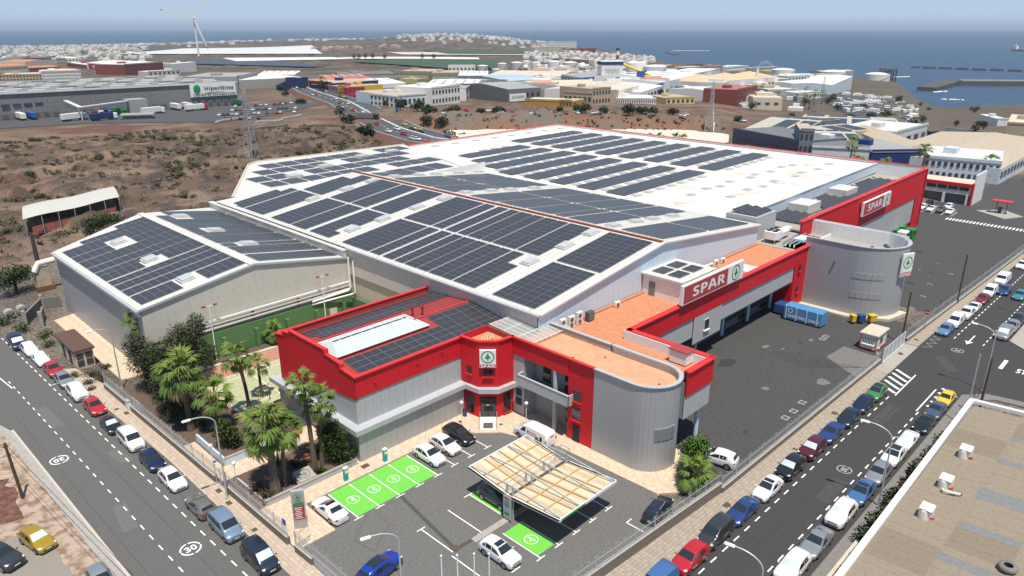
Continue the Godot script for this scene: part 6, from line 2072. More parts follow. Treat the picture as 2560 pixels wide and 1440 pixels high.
	for s in [[33.1,63.6,"clay pot lying near the two tall palms"],[32.6,75.6,"clay pot tipped over in the terrace bed"],[35.4,69.2,"large clay pot beside the upper path"]]:
		var p:=thing_w("clay_pot",s[2],"pot",V(s[0],.5,s[1]),"clay pots in the garden")
		m=mb();m.lathe(V(s[0],.5,s[1]),[[.2,0],[.42,.3],[.4,.6],[.26,.78],[.32,.86]],14);part("jar",m,"pot",p)
		m=mb();m.lathe(V(s[0],1.34,s[1]),[[.24,0],[.24,.02],[.01,.02]],12);part("soil",m,"soil",p)
	for s in [[26.4,84.2,"globe lamp under the dark feathery trees"],[26.0,65.6,"globe lamp at the foot of the garden steps"],[25.8,70.6,"globe lamp beside the white retaining wall"]]: globe_lamp(s[0],s[1],2.4,s[2],.1)
	var hy:=thing_w("hydrant","red fire hydrant at the top of the garden steps","hydrant",V(29.4,.3,69.4))
	m=mb();m.lathe(V(29.4,.3,69.4),[[.14,0],[.12,.1],[.12,.6],[.16,.65],[.1,.82],[.01,.85]],10);part("body",m,"car_red",hy)
	m=mb();m.tube([V(29.2,.85,69.4),V(29.6,.85,69.4)],.07,8);part("nozzle",m,"car_red",hy)
	var ss:=thing_w("substation","small cream substation with brown roof and dark louvres","building",V(23.2,0,108))
	m=mb();m.prism(P2([23.2,107.6,25.5,107.6,25.5,116,23.2,116]),-.2,2.5,false);part("wall",m,"cream_plinth",ss)
	m=mb();m.cbox(V(24.35,2.68,111.8),Vector3(2.8,.36,8.9),.06);part("roof",m,"red_brown",ss)
	for k in 2:
		for j in 2:
			m=mb();m.box(V(23.75+k*1.15,.75+j*1.05,107.56),Vector3(.85,.8,.06));part("louvre",m,"rust_dark",ss)
	for k in 5:
		m=mb();m.box(V(23.16,1.15,108.6+k*1.5),Vector3(.06,2.0,1.0));part("door",m,"rust_dark" if k % 2 else "cream_plinth",ss)
	strip_sheet("side_path",P2([26.2,99.5,29.4,99.5,29.4,131,26.2,130]),flat_y,.1,"pavement",400)
	for s in [[22.6,119.5,1.2],[23.5,124.0,1.4],[22.4,105.0,1.0],[23.8,103.6,1.1],[24.6,101.6,1.0],[22.8,101.6,.9],[25.3,118.6,.9],[21.8,128.5,1.6],[20.2,133.5,1.8],[22.4,99.4,.7],[26.0,105.2,.8]]:
		shrub(s[0],s[1],0,s[2],s[2]*.75,"leaf_grey" if int(s[1]) % 2 else "leaf_mid","grey-green scrub growing around the brown-roofed substation","scrub by the substation",360)

func cactus(a: float,b: float,label: String) -> void:
	var t:=thing("cactus",label,"cactus",V(a,.3,b))
	org=Vector3.ZERO
	for k in 9:
		var an:=k*2.4;var r:=.15+.1*(k % 3)
		var m:=mb()
		m.tube([Vector3(cos(an)*.1,0,sin(an)*.1),Vector3(cos(an)*r*2,.5,sin(an)*r*2),Vector3(cos(an)*r*2.3,1.0+.12*(k % 4)*2,sin(an)*r*2.3)],[.08,.1,.05],6)
		part("arm",m,"leaf_dark",t)

func fences() -> void:
	railing("street_fence","grey railing on a stone base wall along the left pavement",Vector2(23.9,98.5),Vector2(24.75,67.6),.75,1.5,.1,.1)
	railing("street_fence","grey railing on a stone base between garden gate and lamp",Vector2(24.8,65.2),Vector2(25.05,53.3),.8,1.4,.1,.1)
	railing("street_fence","short grey railing stub on stone between the two gates",Vector2(25.05,52.0),Vector2(25.15,49.3),.7,1.4,.1,.1)
	railing("garden_gate","pair of plain grey gates opposite the garden steps",Vector2(24.75,67.5),Vector2(24.8,65.3),0,2.1,.1,.1,1.1)
	railing("pedestrian_gate","open grey pedestrian gate by the totem sign",Vector2(25.1,52.1),Vector2(26.8,52.5),0,1.9,.1,.1,1.7)
	var g:=railing("sliding_gate","long grey sliding vehicle gate beside the parked navy van",Vector2(25.2,49.2),Vector2(25.3,40.5),.9,1.3,.1,.1,2.2,.16,.06,"grey_trim")
	var pb:=thing_w("post_box","small blue notice on the railing end by the totem","sign",V(25.05,2.2,53.8))
	var m:=mb();m.box(V(25.05,2.35,53.8),Vector3(.1,.5,.5));part("plate",m,"sign_blue",pb)
	m=mb();m.box(V(25.05,1.6,54.1),Vector3(.08,.8,.5));part("notice",m,"sign_white",pb)
	var jb:=thing_w("junction_box","white utility cabinet against the stone fence wall","cabinet",V(23.9,.12,90.2))
	m=mb();m.cbox(V(24.0,.75,90.2),Vector3(.5,1.3,.9),.03);part("cabinet",m,"white_wall",jb)
	m=mb();m.cbox(V(24.0,1.45,90.2),Vector3(.6,.1,1.0),.03);part("lid",m,"concrete",jb)
	var bo:=thing_w("fence_board","flat grey board fixed to the left street railing","board",V(24.2,1.0,87.6))
	m=mb();m.box(V(24.2,1.7,87.6),Vector3(.06,1.3,2.6));part("board",m,"grey_trim",bo)
	m=mb();m.box(V(24.23,1.0,87.6),Vector3(.08,.08,2.7));part("rail",m,"galv",bo)
	railing("yard_fence","hooped grey railing on tall stone wall beside the car park",Vector2(33,30.75),Vector2(60,29.0),1.15,1.25,.1,.1,2.6)
	railing("yard_fence","hooped grey railing on low stone wall along the yard",Vector2(60,28.85),Vector2(103.4,28.25),.62,1.35,.1,.1,2.9)
	var gt:=thing_w("yard_gate","wide pale sheet-metal sliding gate of the yard","gate",V(103.5,0,28.1))
	m=mb();m.box(V(108.0,1.25,28.0),Vector3(9.0,2.1,.1));part("leaf",m,"grey_trim",gt)
	for k in 6:
		m=mb();m.box(V(103.6+k*1.76,1.25,27.93),Vector3(.1,2.2,.1));part("stile",m,"white",gt)
	m=mb();m.bar(V(103.5,.2,27.95),V(112.5,.2,27.95),.12,.14);part("bottom_rail",m,"white",gt)
	var bar:=thing_w("gate_mechanism","white gate post with red and white warning stripes","gate post",V(102.9,0,28.6))
	m=mb();m.box(V(102.9,1.3,28.6),Vector3(.25,2.6,.25));part("post",m,"white",bar)
	for k in 3:
		m=mb();m.box(V(102.9,.6+k*.8,28.6),Vector3(.27,.3,.27));part("stripe",m,"car_red",bar)
	railing("yard_fence","leaning wire-mesh fence on low wall beyond the yard gate",Vector2(114,28.1),Vector2(262,26.0),.55,1.7,street_y(114)+.05,street_y(262)+.05,4.2,.42)
	for s in [[113.4,28.5,8.2,"dark wooden pole at the yard gate"],[139.5,27.6,9.0,"dark wooden pole along the far yard fence"],[188.0,26.5,6.0,"dark wooden post at the far end of the yard fence"]]:
		var p:=pole("utility_pole",s[0],s[1],street_y(s[0]),s[2],.16,"wood_pole",s[3],"utility pole")
		m=mb();m.bar(Vector3(-.5,s[2] - .5,0),Vector3(.5,s[2] - .5,0),.1,.1);part("cross_arm",m,"wood_pole",p)
	var st:=thing_w("no_entry_sign","round red no-entry sign above the far yard fence","road sign",V(121.5,0,27.7))
	m=mb();m.tube([V(121.5,0,27.7),V(121.5,3.0,27.7)],.04,6);part("post",m,"galv",st)
	m=mb();m.tube([V(121.46,2.9,27.7),V(121.38,2.9,27.7)],.4,20);part("disc",m,"car_red",st)
	m=mb();m.box(V(121.36,2.9,27.7),Vector3(.02,.12,.56));part("bar",m,"sign_white",st)
	var tp:=pole("telegraph_pole",9.8,79.0,0,6.4,.17,"wood_pole","leaning brown telegraph pole on the bare earth","utility pole",Vector3(-.25,0,-.4))
	m=mb();m.cbox(Vector3(-.25,6.0,-.35),Vector3(.5,.12,.12),.02);part("cross_arm",m,"wood_pole",tp)
	for k in 2:
		m=mb();m.tube([Vector3(-.4+k*.3,6.0,-.35),Vector3(1.2+k*.4,5.0,18),Vector3(2.6+k*.4,5.6,40)],.02,4);part("wire",m,"black",tp)
		m=mb();m.tube([Vector3(-.4+k*.3,6.0,-.35),Vector3(-8,4.6,-14),Vector3(-18+k*.4,5.0,-30)],.02,4);part("wire",m,"black",tp)
	street_lamp(24.25,64.1,10.0,Vector2(-1,.15),2.6,"curved street lamp rising from the left pavement")
	street_lamp(25.4,97.0,9.0,Vector2(-1,.1),2.4,"curved street lamp beside the dark feathery trees")
	street_lamp(27.2,39.0,8.6,Vector2(-1,.35),2.6,"street lamp arching over the blue car")
	street_lamp(69.0,16.5,9.0,Vector2(-.15,1),2.6,"tall street lamp beside the parked silver hatchback")
	street_lamp(43.5,17.0,9.0,Vector2(-.2,1),2.6,"nearest street lamp on the right, only its head showing")
	street_lamp(104.2,15.6,9.0,Vector2(0,1),2.6,"street lamp at the right-hand street corner")
	street_lamp(141.0,16.4,9.0,Vector2(0,1),2.6,"farther street lamp past the corner, on the right",street_y(141))
	pole("lamp_mast",92.5,14.9,0,9.5,.1,"lamp_grey","slim grey mast beside the beige roof corner","pole")

func yard_things() -> void:
	var m: MB
	var t:=thing_w("waste_compactor","blue waste compactor container at the loading wing corner","container",V(110,0,43))
	m=mb();m.cbox(V(111.3,1.35,42.6),Vector3(2.4,2.2,6.2),.05);part("body",m,"blue_box",t)
	m=mb();m.cbox(V(112.5,1.0,46.9),Vector3(2.3,1.5,2.2),.05);part("hopper",m,"blue_bin",t)
	for k in 4:
		m=mb();m.box(V(110.06,1.35,40.2+k*1.7),Vector3(.1,2.2,.12));part("rib",m,"hall_blue",t)
	lettering("lettering","MARTINEZ CANO",V(110.05,.85,42.4),Vector3(0,0,1),Vector3.UP,.45,5.0,"sign_white",t)
	m=mb();ring_shape(V(110.07,1.75,44.6),Vector3(0,0,1),Vector3.UP,.3,.42,0,m,18);part("emblem",m,"sign_white",t)
	for k in 2:
		m=mb();m.tube([V(110.3+k*2.0,.18,40.0),V(110.3+k*2.0,.18,45.4)],.14,6);part("skid",m,"blue_bin",t)
	for s in [[116.4,36.9,"yellow_bin",.62,"small yellow bin next to the grey rounded block"],[117.4,36.0,"blue_bin",.95,"blue wheeled bin between the two yellow bins"],[118.6,34.7,"yellow_bin",.95,"large yellow wheeled bin right of the blue one"]]:
		var b:=thing("wheeled_bin",s[4],"bin",V(s[0],0,s[1]),deg_to_rad(-35),"bins by the rounded block")
		org=Vector3.ZERO
		m=mb();m.cbox(Vector3(0,.72,0),Vector3(1.2*s[3],1.0,.95),.08);part("tub",m,s[2],b)
		m=mb();m.cbox(Vector3(0,1.28,0),Vector3(1.3*s[3],.18,1.05),.06);part("lid",m,s[2],b)
		for x in [-.4,.4]:
			m=mb();m.tube([Vector3(x*s[3],.12,.3),Vector3(x*s[3]+.08,.12,.3)],.12,8);part("wheel",m,"rubber",b)
	var c:=thing_w("guard_cabin","small white guard cabin with red trim at the yard gate","cabin",V(107.7,0,31))
	m=mb();m.cbox(V(109.0,1.3,31.2),Vector3(4.2,2.3,2.3),.03);part("body",m,"white_wall",c)
	m=mb();m.box(V(109.0,2.55,31.2),Vector3(4.6,.2,2.7));part("roof",m,"cream_plinth",c)
	m=mb();m.box(V(109.0,.2,31.2),Vector3(4.3,.22,2.4));part("red_skirt",m,"sign_red",c)
	m=mb();m.box(V(106.87,1.3,32.3),Vector3(.08,2.4,.12));m.box(V(106.87,1.3,30.1),Vector3(.08,2.4,.12));m.box(V(106.87,2.4,31.2),Vector3(.08,.14,2.2));part("red_frame",m,"sign_red",c)
	window(c,V(106.86,1.55,31.2),Vector3(0,0,1),1.6,1.0,"white","window_mid","white",7)
	window(c,V(108.6,1.55,30.04),Vector3(1,0,0),1.2,1.0,"white","window_mid","",3)
	lorry(187.5,54.6,yard_y(187),-90,"green_truck","green_truck","bright green lorry parked under the far red leg",7.0,2.4)
	lorry(183.0,55.4,yard_y(183),-90,"white","green_truck","white-cabbed lorry with dark green box at the far docks",8.0,2.3)
	for s in [[120.2,34.2],[113.6,41.0]]: pass

func parked_cars() -> void:
	var g:="cars parked along the left street"
	for c in [
		["mpv",19.4,122.5,-90,"car_navy","dark navy people carrier at the far end of the left row",{"shade": 1}],
		["hatch",20.1,118.6,-90,"car_white","white hatchback right behind the far navy people carrier",{"shade": 1}],
		["sedan",20.3,113.9,-90,"car_white","white saloon in front of the first white hatchback, left row",{"shade": 1}],
		["hatch",20.5,108.6,-90,"car_red","dark-windowed red car opposite the brown-roofed substation",{}],
		["hatch",20.6,104.0,-90,"car_silver","silver hatchback between the red car and the white crossover",{}],
		["suv",20.7,98.9,-90,"car_white","white crossover at the start of the stone fence",{"shade": 1}],
		["hatch",21.0,93.2,-90,"car_red","bright red three-door hatchback beside the fence",{}],
		["sedan",20.9,87.2,-90,"car_black","old black saloon with papers in its windscreen",{"shade": 1,"scale": .9}],
		["mpv",21.3,81.7,-90,"car_white","white people carrier with roof rails on the left street",{"rails": 1}],
		["hatch",21.4,75.8,-90,"car_navy","navy blue hatchback between white carrier and white hatchback",{}],
		["hatch",21.5,70.6,-90,"car_white","clean white hatchback opposite the garden steps",{}],
		["hatch",21.6,64.2,90,"car_greige","grey-beige hatchback parked tail towards us",{}],
		["mpv",21.9,59.2,-90,"car_iceblue","pale silver-blue people carrier beside the lamp post",{}],
		["mpv",22.1,52.9,-90,"car_ink","dark navy van-like car nearest the camera, left row",{"shade": 1}]]:
		car(c[0],c[1],c[2],c[3],c[4],c[5],c[6],g)
	g="cars on the dirt lot"
	car("hatch",8.9,69.9,-78,"car_gold","mustard gold hatchback on the gravel lot",{"shade": 1,"y": .05},g)
	car("suv",6.0,69.4,-70,"car_charcoal","dark grey car cut off by the left picture edge",{"y": .05},g)
	car("hatch",11.2,59.9,-92,"car_silver","silver car at the bottom edge by the kerb",{"y": .05},g)
	g="cars in the front car park"
	car("sedan",30.2,54.6,90,"car_white","white saloon with open sunroof beside the totem sign",{"roof": 1},g)
	car("hatch",43.2,55.0,-90,"car_white","white hatchback next to the last green bay",{},g)
	car("hatch",45.8,55.4,-90,"car_white","white hatchback between its white twin and the black one",{},g)
	car("hatch",48.3,55.9,-90,"car_black","black hatchback parked by the entrance paving",{"scale": 1.05},g)
	var v:=car("van",54.3,49.6,90,"car_white","white delivery van with red lettering and photo print",{},g)
	org=Vector3.ZERO
	lettering("lettering","BONMAS",Vector3(-.55,1.45,-.985),Vector3(-1,0,0),Vector3(0,1,0),.2,1.2,"car_red",v)
	var m:=mb();m.box(Vector3(.12,1.45,-.975),Vector3(.2,.2,.02));part("red_mark",m,"car_red",v)
	for k in 5:
		m=mb();m.box(Vector3(-1.15 - (k % 3)*.22,.95+.22*(k/3)+.05*(k % 2),-.976),Vector3(.2,.2,.02));part("print_patch",m,["leaf_mid","car_gold","rust_dark","pot","leaf_dark"][k],v)
	m=mb();m.box(Vector3(-1.9,1.0,-.976),Vector3(.3,1.0,.02));part("print_patch",m,"black",v)
	lettering("lettering","BONMAS",Vector3(-2.6,1.5,.15),Vector3(0,0,-1),Vector3(0,1,0),.14,.8,"car_red",v)
	car("suv",43.1,44.3,-90,"car_grey","grey crossover half hidden under the timber carport",{},g)
	car("suv",37.5,38.2,-90,"car_white","white three-door off-roader with dark sunroof in the middle",{"roof": 1,"scale": .95},g)
	car("suv",28.7,44.2,10,"car_electric","bright blue car with black roof at the bottom edge",{"roof": "full"},g)
	car("suv",52.6,31.5,12,"car_ink","black estate with roof rails beside the hooped railing",{"rails": 1},g)
	car("suv",64.9,32.0,100,"car_white","white car mostly hidden behind the rounded green tree",{},g)
	g="cars along the near side of the right street"
	for c in [
		["partner",43.9,25.9,180,"car_midblue","blue van roof cut off at the bottom edge",{}],
		["suv",48.7,25.6,180,"car_red","red crossover with dark trim, nearest red car",{}],
		["mpv",53.3,25.7,180,"car_charcoal","dark grey people carrier behind the red crossover",{}],
		["sedan",58.2,25.6,180,"car_blue","metallic blue saloon below the stone wall",{}],
		["hatch",63.4,25.5,180,"car_white","white hatchback with black sunroof on the right street",{"roof": 1}],
		["suv",68.6,25.5,180,"car_black","black boxy off-roader behind the white hatchback",{"shade": 1}],
		["suv",73.9,25.4,180,"car_maroon","maroon crossover with bright sunshade",{"shade": 1}],
		["sedan",78.9,25.3,180,"car_blue","dark blue saloon behind the maroon crossover",{}],
		["hatch",83.7,25.2,180,"car_ink","dark ink-blue hatchback, third from the hatched markings",{}],
		["hatch",88.5,25.2,180,"car_navy","navy hatchback next to the green car",{}],
		["hatch",92.9,25.1,180,"car_green","green hatchback with dark roof by the hatched markings",{"roof": "full"}]]:
		car(c[0],c[1],c[2],c[3],c[4],c[5],c[6],g)
	g="cars along the far side of the right street"
	for c in [
		["suv",54.0,18.6,180,"car_white","white car at the bottom edge, far side of the right street",{"shade": 1}],
		["sedan",58.7,18.5,180,"car_silver","old silver saloon beside the hedge",{}],
		["suv",64.5,18.5,180,"car_white","white crossover with sunshades beside the hedge",{"shade": 1}],
		["hatch",69.4,18.4,180,"car_midblue","blue hatchback with sunroof beside the lamp post",{"roof": 1}],
		["hatch",74.2,18.4,180,"car_silver","silver hatchback behind the blue one, hedge side",{}],
		["hatch",78.8,18.4,180,"car_white","white hatchback with black glass roof, hedge side",{"roof": "full"}],
		["sedan",83.3,18.4,180,"car_white","white car in front of the black hatchback, hedge side",{"shade": 1,"scale": .93}],
		["sedan",88.7,18.2,180,"car_black","black car third from the far end, hedge side",{"scale": .95}],
		["sedan",93.3,18.2,180,"car_slate","slate blue car in front of the yellow one",{"scale": .95}],
		["hatch",97.4,18.2,180,"car_yellow","small yellow car on the hatched markings",{"scale": .9}]]:
		car(c[0],c[1],c[2],c[3],c[4],c[5],c[6],g)
	g="cars along the upper right street"
	for c in [
		["hatch",122.4,25.0,180,"car_skyblue","light blue hatchback at the zig-zag lines",{}],
		["partner",127.6,24.9,180,"car_white","small white panel van behind the light blue hatchback",{}],
		["suv",133.2,24.7,180,"car_white","white crossover in the upper street, third from the zig-zag",{}],
		["sedan",138.0,24.7,180,"car_white","white car before the dark red one, upper street",{"scale": .92}],
		["hatch",143.8,24.8,180,"car_darkred","dark red car in the upper street",{}],
		["partner",149.5,24.9,180,"car_white","white van behind the dark red car, upper street",{}],
		["hatch",152.6,23.2,180,"car_blue","blue car double parked next to the white vans",{}],
		["van",159.5,25.0,180,"car_white","tall white van at the far end of the upper row",{}],
		["mpv",127.3,18.1,180,"car_silver","silver people carrier at the street corner, far side",{"shade": 1}],
		["hatch",132.0,18.0,180,"car_silver","silver hatchback behind the corner people carrier",{}],
		["hatch",136.6,18.1,180,"car_charcoal","dark car behind the two silver ones, upper street",{}],
		["hatch",151.3,20.6,180,"car_teal","teal car driving down the upper street",{}],
		["hatch",174.8,24.7,180,"car_white","white car cut off at the right picture edge",{}]]:
		c[6]["y"]=street_y(c[1])
		car(c[0],c[1],c[2],c[3],c[4],c[5],c[6],g)
	g="cars in the far corner lot"
	var k:=0
	for c in [[0,0,"car_white","leftmost white car in the far corner lot"],[1,0,"car_white","second white car from the left in the far corner lot"],[2,0,"car_grey","grey car in the front row of the far corner lot"],[3,0,"car_white","rightmost white car of the front row, far corner lot"],[0,1,"car_black","dark car behind the leftmost white one, far lot"],[1,1,"car_grey","dark grey car in the back row of the far lot"],[2.2,1,"car_white","white car in the back row of the far lot"]]:
		var a: float=228.5+c[1]*5.8;var b: float=58.9 - c[0]*2.4
		car("sedan" if k % 2 else "suv",a,b,180,c[2],c[3],{"y": yard_y(a)},g)
		k+= 1

